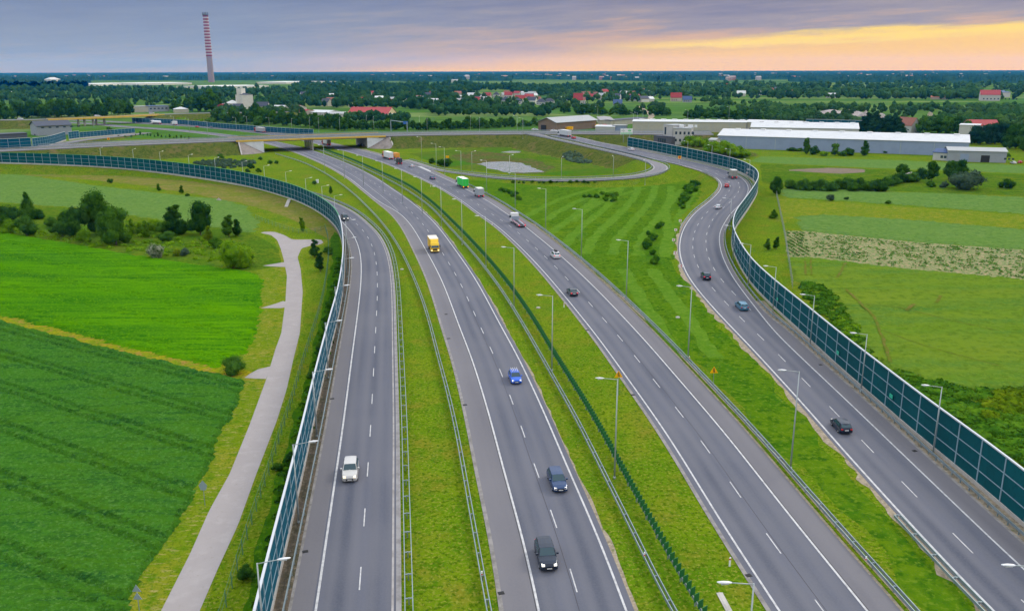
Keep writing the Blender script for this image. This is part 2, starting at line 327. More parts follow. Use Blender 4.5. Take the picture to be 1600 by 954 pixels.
def strip(name, p, o0, o1, z, m, kind='structure', skirt=0, cuts=1, parent=None):
    o0 = np.broadcast_to(o0, len(p)); o1 = np.broadcast_to(o1, len(p)); s = arclen(p); n = len(p)
    rows = []; us = []
    ks = np.linspace(0, 1, cuts + 1)
    if skirt: rows.append(off(p, o0) + [0, 0, z - skirt]); us.append(o0)
    for k in ks: rows.append(off(p, o0 + (o1 - o0) * k) + [0, 0, z]); us.append(o0 + (o1 - o0) * k)
    if skirt: rows.append(off(p, o1) + [0, 0, z - skirt]); us.append(o1)
    V = np.concatenate(rows); UV = np.concatenate([np.stack([u, s], 1) for u in us])
    i = np.arange(n - 1); F_ = []
    for r in range(len(rows) - 1):
        a = r * n + i; b = (r + 1) * n + i
        F_.append(np.stack([a, b, b + 1, a + 1], 1))
    me = fast_mesh(name, V, [np.concatenate(F_)], m, uv=UV)
    o = link(name, me, parent)
    if not parent: tag(o, kind=kind)
    return o
def dashes(name, p, o, z, on, gap, w_, m, s0=0, s1=None, phase=0, label=None):
    s = arclen(p); q = off(p, o); s = arclen(q); s1 = s1 or s[-1]; V = []; Fc = []; nn = normals(q)
    a = s0 + phase
    while a + on < s1:
        pts = [a, a + on / 2, a + on]; b = len(V)
        for k in pts:
            c = np.array([np.interp(k, s, q[:, j]) for j in range(3)]); nv = np.array([np.interp(k, s, nn[:, j]) for j in range(2)])
            for sg in (-1, 1): V.append([c[0] + nv[0] * sg * w_ / 2, c[1] + nv[1] * sg * w_ / 2, c[2] + z])
        Fc += [[b, b + 1, b + 3, b + 2], [b + 2, b + 3, b + 5, b + 4]]
        a += on + gap
    o_ = link(name, fast_mesh(name, V, [Fc], m)); return tag(o_, label, kind='structure')

# ------------------------------------------------------------------ traced lines (photo pixels, optional height)
A_L = [(470,1100),(494.7,954),(511,832),(525.3,740),(537.4,656),(547.5,575.5),(557.5,500),(562.9,456),(564.9,415.8),(561.6,388),(551.6,365.5),(537.7,346.7)]
B_L = [(870,1080),(842.1,954),(810.7,822),(781.8,714),(768,661),(740.3,565),(720.8,503.6),(700.6,456),(675.5,405.5),(650,368),(635,347),(604,311),(566,282.6),(528.7,262),(483.4,243),(461,236.5)]
B_R = [(1025,1080),(978,954),(951.6,877.5),(918.9,802),(879,714),(863.5,674),(835.8,613),(805.7,550),(786,516),(761,468.4),(740.9,433),(713.2,393),(683,352.7),(661.9,332),(640,314),(613.6,295.8),(585,277),(547.5,258),(509.8,243),(483,234),(455,226.5),(420,219.5),(385,214.3),(340,208.5),(268.8,201.6),(200,197.4),(165,194),(124,191.5),(90,190)]
B_OUT = [(635,347),(623,338),(601,321),(585,305.5),(543.8,279.5),(502,261),(453,238.5)]
C_L = [(1300,1080),(1218.6,954),(1158,865),(1110.4,789.5),(1081,740),(1044.7,681),(1006.9,628),(969.2,575.5),(939,533),(909.4,496),(876.7,455.8),(844,418),(808.8,382),(776,352.7),(748.7,334),(720.4,313),(680.8,289.6),(635.5,268.5),(594,252),(560,241.5),(520,230.5),(470,219),(420,210),(392,207),(337.5,201.5),(282.5,197),(200,192.5),(165,190.5),(124,188.8),(90,187.8)]
C_R = [(1450,1080),(1355.7,954),(1291.5,872.5),(1226,794.5),(1160.7,714),(1100,640.9),(1062.3,593),(1022,547.8),(975.5,498),(952,471),(901.9,423),(866.7,391.7),(826.4,359),(767.5,317),(735.5,300),(709,285),(680.8,273.6),(654,260),(592,242.5),(560,234)]
D_L = [(1640,1040),(1535.8,940),(1488.7,890),(1432,829),(1369,760),(1297,680),(1253.8,630),(1210.4,583),(1170.8,539.6),(1132,500),(1090.9,453.6),(1073,428),(1063,400.8),(1062,380.6,0),(1068,358,.2),(1085.8,332.8,.6),(1111,312.7,1.3),(1127,294,2.1),(1123.6,281,2.6),(1107,271.5,3.1),(1076.7,261,3.8),(1045,253.5,4.5),(1020,247.7,5),(965,235.3,5.8),(896,218.8,6.9),(858,211.5,7.4)]
D_R = [(1720,1010),(1600,890),(1545,837),(1462,760),(1409.4,708),(1356.6,658),(1304.7,609),(1257.5,564),(1214,524.5),(1191.5,493.8),(1171.4,468.7),(1148.7,438.5),(1131,405.8),(1124,380.6,0),(1126,358,.2),(1141,337.9,.6),(1157,318,1.3),(1168,302,2.0),(1168,288,2.5),(1155,275.5,3),(1127,263.5,3.5),(1076.7,250,4.2),(1020,239.4,5),(979,231,5.7),(937.5,223.6,6.3),(900,214.5,6.9),(870,209.5,7.4)]
E_IN = [(640,249.5,0),(658,254.7,0),(692,265,0),(739,271.2,.2),(786,276,.6),(860,279.5,1.6),(900,279,2),(976,275.5,2.8),(1007,270,3.3),(1021,263.6,3.8),(1018,258,4.2),(1006,251.8,4.6),(965,240.8,5.3),(910,228.4,6.2),(855,216,7.1),(820,209.5,7.5)]
E_OUT = [(630,252,0),(660,260,0),(701.5,269.3,0),(748.7,276.6,.2),(805,282.5,.6),(860,284.5,1.3),(900,284,1.7),(976,281,2.5),(1013.8,276,3),(1039,268.5,3.6),(1047.8,261.5,4),(1043,256.5,4.3),(1020,250.4,4.8),(992.6,244.2,5.2),(937.5,233,6),(882.5,219.4,6.8),(850,211.5,7.4)]
O_NEAR = [(-260,250,7.5),(-100,241,7.5),(0,236.5,7.5),(69,233.2,7.5),(137.5,229.6,7.5),(200,227,7.5),(282.5,223.5,7.5),(365,220.3,7.5),(500,215.6,7.5),(604,212.3,7.5),(700,210.6,7.5),(800,209.6,7.5),(900,209.3,7.5),(985,209.6,7.5),(1060,210.2,7.5),(1115,210.6,7.5)]
O2 = [(-60,187.5,7),(30,187.2,7),(75.5,186.2,7),(165,182.7,7),(251.6,178.6,7),(310,176.8,7),(377,175.6,7),(450,175,7)]
H1 = [(230,207.5,0),(205,210.5,0.5),(137,217.8,2.5),(103,223,4.5),(80,228.5,6.3),(55,231.5,7.5)]
H2 = [(372,216,0),(300,217.5,1.0),(220,220.3,3.5),(150,223.5,6),(95,228.5,7.5)]
WL = [(405,1040,0),(423,954,0),(450.6,834.8,0),(478,714,0),(485.8,676,0),(501,608,0),(522,520,0),(528,498,0),(534,463,0),(537.5,430,0),(537.5,400,0),(532,368,0),(521,350.4,0),(501,334,0),(476,320,0),(451,310,0),(400,295,0),(352,285,.4),(276.7,273.6,1.1),(201,264.8,2.1),(120.8,259.3,3.2),(0,254.8,4.5),(-90,253.5,5.2)]
WR = [(1700,908),(1640,858),(1600,822),(1530,760),(1469.8,712),(1413,664),(1364,621),(1315,578.5),(1251.9,520),(1201.6,473.7),(1171.4,441),(1151,405.8),(1143,380,.1),(1149,355,.3),(1158.8,340.4,.6),(1173.9,317.7,1.3),(1183,300,2.0),(1182,287,2.5),(1170,276.5,2.9),(1149.7,267,3.5),(1102,254.8,4.1),(1051.6,243.5,4.9),(1001,233.2,5.6),(980.6,229.6,6)]

def back(p, m=72.0):
    """the road goes on behind the camera"""
    st = np.linalg.norm(p[1, :2] - p[0, :2]); d = (p[0] - p[3]); d[2] = 0; d /= np.linalg.norm(d); n = int(round(m / st))
    return np.vstack([p[0] + d * (m * (n - i) / n) for i in range(n)] + [p])
lB = back(line(B_R, 3, 16)); lC = back(line(C_L, 3, 16)); lD = back(line(D_L, 3, 10))
lBL = back(line(B_L, 3, 12)); lCR = back(line(C_R, 3, 12)); lDR = back(line(D_R, 3, 10))
lWL = back(line(WL, 2, 14))
lAn = back(line(A_L, 3, 10))
# road A: traced left line near, then parallel to the wall
wa = off(lWL, 0)
k = np.argmin(np.linalg.norm(lWL[:, :2] - lAn[-1, :2], axis=1))
tail = off(lWL, 4.1)[k + 8::4]
lA = smooth(catmull(np.vstack([lAn[::4][:-1], tail]), 3), 16)
lEi = line(E_IN, 3, 10); lEo = line(E_OUT, 3, 10)
lON = line(O_NEAR, 4, 30); lO = off(lON, -15.0) if off(lON, -15.0)[len(lON)//2, 1] > lON[len(lON)//2, 1] else off(lON, 15.0)
O_SIGN = -1 if off(lON, -15.0)[len(lON)//2, 1] > lON[len(lON)//2, 1] else 1
lO2 = line(O2, 4, 20); lH1 = line(H1, 3, 6); lH2 = line(H2, 3, 6)
widthC = smooth1(np.clip(dist_to(lC, lCR), 7.9, 11.5), 30); 
sC = arclen(lC); endC = np.argmin(np.linalg.norm(lC[:, :2] - lCR[-1, :2], axis=1)); widthC[endC:] = widthC[endC]; widthC = smooth1(np.where(np.arange(len(widthC)) > endC, 8.0, widthC), 20)
widthD = smooth1(np.clip(dist_to(lD, lDR), 7.0, 11.6), 10)
bo = line(B_OUT, 3, 8)
auxB = np.zeros(len(lB)); k0 = np.argmin(np.linalg.norm(lB[:, :2] - bo[0, :2], axis=1)); k1 = np.argmin(np.linalg.norm(lB[:, :2] - bo[-1, :2], axis=1))
auxB[k0 + 12:k1] = 3.6; auxB[k1:k1 + 20] = 3.0; auxB = smooth1(auxB, 40)
# loop ramp centre from its two edges
dE = dist_to(lEi, lEo); wE = np.clip(smooth1(dE, 20), 5.5, 9); 
sgnE = 1
t_ = off(lEi, 3.0); 
if dist_to(t_, lEo).mean() > dist_to(off(lEi, -3.0), lEo).mean(): sgnE = -1
lE = off(lEi, sgnE * wE / 2)

# bridge axes
def nearest_i(p, q): return int(np.argmin(np.linalg.norm(p[:, :2] - np.asarray(q)[:2], axis=1)))
sO = arclen(lON)
iL = nearest_i(lON, P(372, 220.2, 7.5)); iAL = nearest_i(lON, P(408, 219.2, 7.5)); iAR = nearest_i(lON, P(572, 213.2, 7.5)); iR = nearest_i(lON, P(604, 212.3, 7.5))

# ------------------------------------------------------------------ ground sheet with embankments
def axis(lo, hi, fine, lim, g=1.12):
    a = list(np.arange(lo, hi + .01, fine)); d = fine
    while a[-1] < lim: d *= g; a.append(min(a[-1] + d, lim))
    d = fine; b = []; x = lo
    while x > -lim: d *= g; x = max(x - d, -lim); b.append(x)
    return np.array(b[::-1] + a)
gx = axis(-430, 330, 2.5, 20500); gy = axis(200, 900, 2.5, 20500)
GX, GY = np.meshgrid(gx, gy)
Z = np.zeros_like(GX)
def raise_to(p, hw, slope=2.0, skip=None, drop=.35):
    global Z
    P2 = p[::2] if len(p) > 60 else p
    for i, (a, b) in enumerate(zip(P2[:-1], P2[1:])):
        if max(a[2], b[2]) < .3: continue
        if skip is not None and skip(.5 * (a + b)): continue
        r = hw + 2 * max(a[2], b[2]) + 4
        m = (GX > min(a[0], b[0]) - r) & (GX < max(a[0], b[0]) + r) & (GY > min(a[1], b[1]) - r) & (GY < max(a[1], b[1]) + r)
        if not m.any(): continue
        x, y = GX[m], GY[m]; ab = b[:2] - a[:2]; L2 = ab @ ab
        t = np.clip(((x - a[0]) * ab[0] + (y - a[1]) * ab[1]) / L2, 0, 1)
        d = np.hypot(x - a[0] - t * ab[0], y - a[1] - t * ab[1]); zz = a[2] + t * (b[2] - a[2]) - drop
        Z[m] = np.maximum(Z[m], zz - np.maximum(0, d - hw) / slope)
def seg_s(p, c):  # position of c along p
    return nearest_i(p, c)
raise_to(lO[:nearest_i(lO, lON[iL]) - 1], 15.5, 1.5); raise_to(lO[nearest_i(lO, lON[iR]) + 2:], 15.5, 1.5)
_d = lON[iAR, :2] - lON[iAL, :2]; _L = np.linalg.norm(_d); _d /= _L; _n = np.array([_d[1], -_d[0]]); _n = _n if _n[1] < 0 else -_n
_s = (GX - lON[iAL, 0]) * _d[0] + (GY - lON[iAL, 1]) * _d[1]; _t = (GX - lON[iAL, 0]) * _n[0] + (GY - lON[iAL, 1]) * _n[1]
Z[(_s > -13.2) & (_s < _L + 13.2) & (_t > -.5) & (_t < 26)] = 0; Z[(_s > 0) & (_s < _L) & (_t < 2) & (_t > -45)] = 0
raise_to(np.array([P(1005, 225, 4), P(1060, 227, 4), P(1117, 230, 4)]), 16, 2.0, drop=0)
# bury the deck ends up to the abutments
raise_to(lO2[:nearest_i(lO2, P(78, 186.5, 7))], 7); raise_to(lO2[nearest_i(lO2, P(248, 179, 7)):], 7)
raise_to(off(lWL, 4.0), 7.5); raise_to(lH1, 5); raise_to(lH2, 4.5); raise_to(lE, 5.0)
lDm = off(lD, widthD / 2); raise_to(lDm, 8.5)
Z = np.maximum(Z, 0)
ny, nx = GX.shape
V = np.stack([GX, GY, Z], -1).reshape(-1, 3)
ii = (np.arange(ny - 1)[:, None] * nx + np.arange(nx - 1)[None]).ravel()
# the bank faces (steep cells) read browner: they get the embankment grass as second material
me = fast_mesh('ground', V, [np.stack([ii, ii + 1, ii + nx + 1, ii + nx], 1)], MT['ground'], smooth=True)
MT['farland'] = None
me.materials.append(MT['bank'])
zf = V[:, 2]; cells = np.stack([zf[ii], zf[ii + 1], zf[ii + nx + 1], zf[ii + nx]], 1)
cy = V[ii, 1]; cx = V[ii, 0]
ismat = ((cells.max(1) > .35) & (cy > 432)).astype(np.int32)
# far country gets its own patchwork of fields
fm = bpy.data.materials.new('far_fields'); fm.use_nodes = True; t = fm.node_tree; b = t.nodes['Principled BSDF']
g = N('ShaderNodeNewGeometry', t); mpn = N('ShaderNodeMapping', t); mpn.inputs['Scale'].default_value = (.0016, .009, .01); mpn.inputs['Rotation'].default_value = (0, 0, R(4)); LK(g.outputs['Position'], mpn.inputs[0], t)
vo = N('ShaderNodeTexVoronoi', t); vo.inputs['Scale'].default_value = 1; LK(mpn.outputs[0], vo.inputs['Vector'], t)
spv = N('ShaderNodeSeparateColor', t); LK(vo.outputs['Color'], spv.inputs[0], t)
c = RAMP(spv.outputs[0], [(0, (.075, .15, .030)), (.3, (.115, .185, .045)), (.5, (.06, .14, .02)), (.65, (.14, .20, .06)), (.8, (.05, .115, .02)), (1, (.16, .19, .08))], t, 'CONSTANT')
n = N('ShaderNodeTexNoise', t); n.inputs['Scale'].default_value = .03; n.inputs['Detail'].default_value = 6; LK(g.outputs['Position'], n.inputs['Vector'], t)
c = MIX(RAMP(n.outputs[0], [(.45, (0, 0, 0)), (.65, (.7, .7, .7))], t), c, (.04, .09, .02), t)
LK(c, b.inputs['Base Color'], t); b.inputs['Roughness'].default_value = .95; b.inputs['Specular IOR Level'].default_value = 0
me.materials.append(fm)
ismat[(cy > 640) & (ismat == 0)] = 2
ismat[(cy > 420) & (np.abs(cx) > 330) & (ismat == 0)] = 2
me.polygons.foreach_set('material_index', ismat)
tag(link('ground', me), kind='structure')
def gz(x, y):
    i = np.clip(np.searchsorted(gx, x) - 1, 0, nx - 2); j = np.clip(np.searchsorted(gy, y) - 1, 0, ny - 2)
    u = (x - gx[i]) / (gx[i + 1] - gx[i]); v = (y - gy[j]) / (gy[j + 1] - gy[j])
    return Z[j, i] * (1 - u) * (1 - v) + Z[j, i + 1] * u * (1 - v) + Z[j + 1, i] * (1 - u) * v + Z[j + 1, i + 1] * u * v
def PG(x, y):
    """photo pixel -> where its ray meets the ground sheet"""
    z = 0.0
    for _ in range(12):
        p = P(x, y, z); z = .5 * z + .5 * float(gz(p[0], p[1]))
    return P(x, y, z)

# ------------------------------------------------------------------ fields, as sheets and crop relief
def inside(px, py, poly):
    c = np.zeros(px.shape, bool); n = len(poly); j = n - 1
    for i in range(n):
        xi, yi = poly[i][:2]; xj, yj = poly[j][:2]
        c ^= ((yi > py) != (yj > py)) & (px < (xj - xi) * (py - yi) / (yj - yi + 1e-12) + xi); j = i
    return c
def fnoise(x, y, s, seed):
    r_ = np.random.default_rng(seed); T = r_.random((128, 128)); x = x / s; y = y / s
    i = np.floor(x).astype(int); j = np.floor(y).astype(int); u = x - i; v = y - j; u = u * u * (3 - 2 * u); v = v * v * (3 - 2 * v)
    g = lambda a, b: T[a % 128, b % 128]
    return (g(i, j) * (1 - u) + g(i + 1, j) * u) * (1 - v) + (g(i, j + 1) * (1 - u) + g(i + 1, j + 1) * u) * v
def sheet(name, px, z, m, wobble=0.0, seed=0, kind='structure'):
    """flat field patch; its outline wanders a little so that it does not read as cut with a knife"""
    w_ = np.array([PZ(p) for p in px]); c = resample(np.vstack([w_, w_[:1]]), 2.0 if w_[:, 1].max() < 330 else 5.0)[:-1]
    if wobble:
        c[:, 0] += (fnoise(c[:, 0] + c[:, 1] * .7, c[:, 1], 4, seed) - .5) * wobble; c[:, 1] += (fnoise(c[:, 0], c[:, 1], 4, seed + 1) - .5) * wobble
    bm = bmesh.new(); vs = [bm.verts.new((p[0], p[1], z)) for p in c]; f = bm.faces.new(vs); f.normal_update()
    if f.normal.z < 0: f.normal_flip()
    bmesh.ops.triangulate(bm, faces=[f], ngon_method='EAR_CLIP')
    me = bpy.data.meshes.new(name); bm.to_mesh(me); bm.free(); me.materials.append(m)
    return tag(link(name, me), kind=kind)
def crop(name, px, m, step, h, rowdir, rowsp, label, seed, amp=.5):
    """a standing crop: a grid with real height, rows and uneven growth, cut to the field's outline"""
    w_ = np.array([PZ(p) for p in px]); ex = resample(np.vstack([w_, w_[:1]]), 2)[:-1]
    x = np.arange(w_[:, 0].min() - 2, w_[:, 0].max() + 2, step); y = np.arange(w_[:, 1].min() - 2, w_[:, 1].max() + 2, step)
    X, Y = np.meshgrid(x, y); jx = (fnoise(X, Y, 3, seed) - .5) * 1.2; jy = (fnoise(X, Y, 3, seed + 1) - .5) * 1.2
    ins = inside(X + jx, Y + jy, w_)
    a = X * math.cos(rowdir) + Y * math.sin(rowdir); c_ = -X * math.sin(rowdir) + Y * math.cos(rowdir)
    z = h * (.65 + .25 * fnoise(X, Y, 1.1, seed + 2) + .25 * fnoise(X, Y, .45, seed + 3) + .18 * fnoise(a / 10, c_, 1.3, seed + 4))
    tr = np.minimum(np.abs((c_ % rowsp) - rowsp * .42), np.abs((c_ % rowsp) - rowsp * .42 - 1.9))
    z *= np.where(tr < .35, amp, 1)
    z = np.where(ins, z, 0) + .02
    idx = -np.ones(X.shape, int); cell = ins[:-1, :-1] | ins[1:, :-1] | ins[:-1, 1:] | ins[1:, 1:]
    use = np.zeros(X.shape, bool); use[:-1, :-1] |= cell; use[1:, :-1] |= cell; use[:-1, 1:] |= cell; use[1:, 1:] |= cell
    idx[use] = np.arange(use.sum()); J, I = np.nonzero(cell)
    Xj = X + rng.uniform(-.3, .3, X.shape) * step; Yj = Y + rng.uniform(-.3, .3, X.shape) * step
    V = np.stack([Xj[use], Yj[use], z[use]], 1)
    me = fast_mesh(name, V, [np.stack([idx[J, I], idx[J, I + 1], idx[J + 1, I + 1], idx[J + 1, I]], 1)], m, smooth=False)
    return tag(link(name, me), label, 'crop', kind='stuff')
crop('crop_field', [(-60,500),(0,503),(100,529),(200,554),(330,587),(378,598),(372,625),(325,715),(262,845),(190,954),(140,1060),(-60,1060)], MT['crop_dark'], .42, .55, ROW, 9.0, 'dark green standing crop in the bottom left corner of the land', 11, .35)
crop('crop_field', [(-60,355),(0,364),(100,381),(200,399),(300,414),(388,426),(408,440),(405,480),(395,530),(370,560),(335,573),(250,552),(120,520),(0,490),(-60,476)], MT['crop_bright'], .8, .45, ROW, 10.0, 'bright green standing crop between the bushes and the yellow strip', 21, .4)
sheet('yellow_verge', [(-60,470),(0,487),(120,516),(250,548),(335,568),(372,574),(395,580),(392,594),(330,592),(200,559),(100,535),(-60,497)], .012, MT['yellow_verge'], 1.2, 3)
sheet('verge', [(388,420),(412,405),(446,415),(449,440),(446,471),(438,520),(422,575),(392,660),(358,741),(328,797),(297,865),(252,954),(200,1060),(130,1060),(190,950),(262,842),(325,712),(372,622),(380,598),(372,575),(395,532),(405,480),(410,440)], .006, MT['dry_verge'], 1.0, 5)
crop('crop_field', [(-90,268),(0,271),(40,275),(140,290),(240,302),(340,312),(378,322),(398,345),(396,362),(370,360),(330,352),(250,342),(150,326),(60,319),(-90,310)], MT['crop_pale'], 1.6, .3, ROW, 12.0, 'pale green mown crop between the long left wall and the bushes', 31, .6)
MT['dry_bank'] = mat('dry_bank_grass', (.15, .15, .028), .95, noise=[(.05, 4, .42, .60, (.11, .15, .015)), (.2, 6, .46, .62, (.19, .155, .055)), (.9, 6, .5, .62, (.09, .12, .012))], spec=0)
sheet('bank_strip', [(-90,254),(0,255.5),(120,261),(276,275),(352,287),(400,297),(450,312),(476,322),(500,336),(519,352),(529,368),(524,380),(500,365),(470,349),(430,333),(380,318),(300,303),(200,287),(100,277),(-90,268)], .01, MT['dry_bank'], 1.5, 7)
sheet('bush_belt_grass', [(-90,312),(60,321),(150,328),(250,344),(330,354),(395,364),(410,372),(438,390),(446,416),(412,418),(388,424),(300,412),(200,397),(100,379),(-90,350)], .008, MT['deepgreen'], 1.5, 9)
sheet('wall_foot_grass', [(345,1090),(378,960),(414,810),(436,735),(459,650),(481,580),(498,510),(512,440),(520,400),(516,370),(524,362),(530,372),(536,400),(535,440),(531,470),(524,510),(500,606),(484,676),(476,714),(449,834),(421,954),(400,1060)], .014, MT['lush'], 1.0, 61)
# right hand fields
crop('crop_field', [(1226,295),(1300,297),(1376,300),(1450,302),(1700,313),(1700,342),(1600,333),(1401,319),(1300,312),(1228,308)], MT['crop_pale'], 2.0, .35, R(-3), 12, 'long pale green crop strip below the hedge on the right', 41, .7)
crop('crop_field', [(1247.8,338),(1288,336.6),(1400,343),(1600,359),(1700,368),(1700,402),(1600,389.4),(1426,377),(1257.9,360)], MT['crop_pale'], 1.6, .4, R(-3), 12, 'pale green crop strip directly above the potato field', 43, .7)
crop('crop_field', [(1230,403),(1268,403.5),(1376,417),(1600,438.5),(1700,450),(1700,640),(1600,606),(1522,611),(1450,595),(1398,580),(1345,540),(1330,505),(1320,480),(1290,455),(1252,440),(1238,430)], MT['crop_olive'], .9, .4, R(-3), 14, 'olive green field beside the long right wall', 45, .6)
# potatoes: low plants in ridges on sandy soil
MT['potato_soil'] = mat('potato_soil', (.26, .19, .085), .95, noise=[(1.3, 7, .46, .53, (.07, .14, .012)), (.8, 6, .5, .6, (.30, .22, .11)), (1.1, 7, .51, .57, (.07, .15, .015), R(5), (1.5, .7, 1))])
sheet('soil_field', [(1226,360.5),(1258,361),(1426,378),(1600,390.5),(1700,400),(1700,450),(1600,438),(1376,416.5),(1268,403),(1230,402)], .02, MT['potato_soil'], .8, 11)
def plants(name, px, n, r0, r1, m, label, seed, rows=None, hz=.6):
    """low plants as many small tilted leaf faces"""
    r_ = np.random.default_rng(seed); w_ = np.array([PZ(p) for p in px]); pts = []
    while len(pts) < n:
        x = r_.uniform(w_[:, 0].min(), w_[:, 0].max(), n); y = r_.uniform(w_[:, 1].min(), w_[:, 1].max(), n)
        if rows: x, y = rows(x, y)
        k = inside(x, y, w_) & (fnoise(x, y, 1.6, seed + 1) > .45 if rows is None or rows == 1 else np.ones(n, bool)); pts += list(zip(x[k], y[k]))
    pts = np.array(pts[:n]); V = []; q = 5; k = np.arange(n)
    C = np.repeat(np.concatenate([pts, np.zeros((n, 1))], 1), q, 0) + r_.normal(0, 1, (n * q, 3)) * [r1 * .5, r1 * .5, 0]
    C[:, 2] = r_.uniform(.05, hz, n * q)
    u = r_.normal(0, 1, (n * q, 3)); u[:, 2] *= .4; u /= np.linalg.norm(u, axis=1)[:, None]; v = np.cross(u, r_.normal(0, 1, (n * q, 3)) + [0, 0, 1.5]); v /= np.linalg.norm(v, axis=1)[:, None]
    s = r_.uniform(r0, r1, (n * q, 1)) * .5
    VV = np.stack([C - u * s - v * s * .6, C + u * s - v * s * .6, C + u * s + v * s * .6, C - u * s + v * s * .6], 1).reshape(-1, 3)
    o = link(name, fast_mesh(name, VV, [np.arange(len(VV)).reshape(-1, 4)], m)); return tag(o, label, 'plants', kind='stuff')
FO = {
 'dark': foliage('leaves_dark', (.013, .055, .006), (.036, .105, .009), (.072, .170, .014)),
 'mid': foliage('leaves_mid', (.018, .062, .012), (.044, .120, .014), (.085, .190, .020)),
 'light': foliage('leaves_light', (.070, .165, .006), (.13, .26, .008), (.21, .35, .014)),
 'yellow': foliage('leaves_yellow', (.08, .15, .006), (.15, .23, .008), (.25, .29, .015)),
 'grey': foliage('leaves_grey', (.045, .085, .050), (.075, .125, .075), (.11, .17, .10)),
 'flower': foliage('leaves_flowering', (.05, .10, .03), (.30, .32, .22), (.72, .68, .60), sc=1.6),
 'far': foliage('leaves_far', (.012, .048, .018), (.032, .090, .022), (.080, .150, .030), sc=.045, trans=.1),
 'conifer': foliage('needles', (.006, .032, .018), (.013, .052, .022), (.026, .078, .028)),
 'potato': foliage('potato_leaves', (.05, .14, .018), (.08, .20, .022), (.13, .27, .035), sc=.6), 'scrub': foliage('scrub_leaves', (.022, .085, .008), (.055, .155, .010), (.11, .23, .014), sc=.25),
}
plants('potato_plants', [(1262,363),(1426,380),(1600,392),(1640,396),(1640,440),(1600,436),(1376,414),(1272,401)], 1500, .20, .38, FO['potato'], 'low dark green leafy crop on bare sandy soil on the right', 5, hz=.3)
def rowsf(x, y): return np.round(x / 1.5) * 1.5 + .12 * (y - 230) * 0, y
plants('potato_plants', [(1228,362),(1257,362),(1266,402),(1232,401)], 260, .25, .4, FO['potato'], 'thin young rows of plants on bare soil near the grey fence', 6, rows=rowsf, hz=.35)
sheet('field_strip', [(1190,244.5),(1200,244.7),(1400,250.5),(1600,258.6),(1720,264),(1720,277),(1600,271),(1351,262),(1200,254.8),(1170,252.5)], .02, MT['crop_pale'], 1, 13)
sheet('soil_strip', [(1266,263),(1300,262.5),(1345,264),(1357,269),(1320,271.5),(1270,269.5),(1225,266)], .025, MT['soil'], 3, 15)
sheet('rough_grass', [(1188,256),(1200,256),(1360,264),(1600,273),(1720,279),(1720,310),(1600,307),(1380,298),(1226,292),(1190,285)], .01, MT['deepgreen'], 2, 17)
sheet('wild_grass', [(1215,311),(1228,310),(1401,322),(1600,336),(1700,345),(1700,366),(1600,357),(1288,335),(1245,337),(1222,350)], .01, MT['dry_verge'], 1.5, 19)
MT['track'] = mat('trodden_crop', (.105, .120, .014), .95, noise=[(.5, 6, .45, .6, (.15, .115, .035)), (1.5, 5, .5, .6, (.085, .145, .012))], spec=0)
for a, w_ in (([(1322,455),(1345,478),(1366,500),(1378,530),(1390,570)], .55), ([(1308,436),(1316,422),(1322,413)], .6), ([(1462,476),(1470,465)], .7), ([(1417,488),(1428,478)], .7), ([(1259,432),(1258,420),(1257,410)], .5), ([(1268,432),(1267,418),(1266,406)], .4), ([(1345,478),(1400,482),(1470,500),(1560,520)], .15), ([(1380,520),(1450,545),(1560,575)], .15)):
    q = line(a, 1.5, 1); e0 = (fnoise(q[:, 0], q[:, 1], 2, 5) - .5) * w_; strip('field_track', q, -w_ * .5 + e0, w_ * .5 + e0 * .5, .50, MT['track'])
# infield of the loop and the marsh
MT['wedge'] = mat('fresh_green_grass', (.058, .135, .004), .95, noise=[(.03, 4, .42, .60, (.090, .160, .005)), (.12, 6, .46, .60, (.040, .120, .005)), (.5, 7, .49, .60, (.030, .095, .004)), (1.3, 7, .52, .62, (.105, .175, .012))], bump=(2.5, .6, .2), spec=0)
_w = [(1450,960),(1330,815),(1205,690),(1115,596),(1030,516),(960,452),(900,400),(850,357),(800,324),(755,300),(712,280),(800,287),(900,288),(980,285),(1045,275),(1090,275),(1118,290),(1110,303),(1078,328),(1056,362),(1053,402),(1068,440),(1110,488),(1160,548),(1235,630),(1310,715),(1400,820),(1500,930),(1520,960)]
sheet('green_verge', _w, .008, MT['wedge'], 3, 51)
sheet('infield_grass', [(640,240),(720,232),(820,228),(900,238),(990,256),(1008,263),(990,270),(900,275),(800,272),(740,266),(690,259)], .012, MT['infield'], 2, 21)
sheet('marsh', [(700,247),(712,240),(742,236),(790,240),(800,246),(840,250),(868,262),(850,270),(812,272),(790,266),(750,258)], .016, MT['marsh'], 3, 23)
pw = sheet('pond_water', [(744,256.5),(760,253),(790,252.5),(818,255),(834,261.5),(848,268.5),(820,270),(792,269.5),(768,263.5),(752,259)], .022, MT['water'], 4, 25)
sheet('pond_water', [(782,238),(800,235.5),(815,237),(806,240)], .022, MT['water'], 3, 27)
sheet('reed_grass', [(805,240),(860,243),(920,252),(930,256),(890,259),(835,249)], .018, MT['deepgreen'], 2, 29)
# mown arcs between the motorway and the loop
kk = 0
for a, offs in (([(956,398),(966,372),(985,350),(1006,327),(1020,305),(1023,290)], (-21, -14, -7, 0, 7, 14)), ([(1040,402),(1046,372),(1042,350),(1040,330),(1050,312),(1066,296)], (0, 6)), ([(870,345),(905,322),(945,305),(990,293)], (-12, -4, 5)), ([(1090,560),(1060,510),(1025,460),(1000,420)], (-4, 3))):
    q = line(a, 2, 4)
    for o_ in offs:
        kk += 1; e0 = (fnoise(q[:, 0], q[:, 1], 3, 60 + kk) - .5) * 1.2; e1 = (fnoise(q[:, 0], q[:, 1], 3, 80 + kk) - .5) * 1.2
        strip('mown_stripe', q, o_ - 1.5 + e0, o_ + 1.5 + e1, .012 + .002 * kk, MT['mown'])

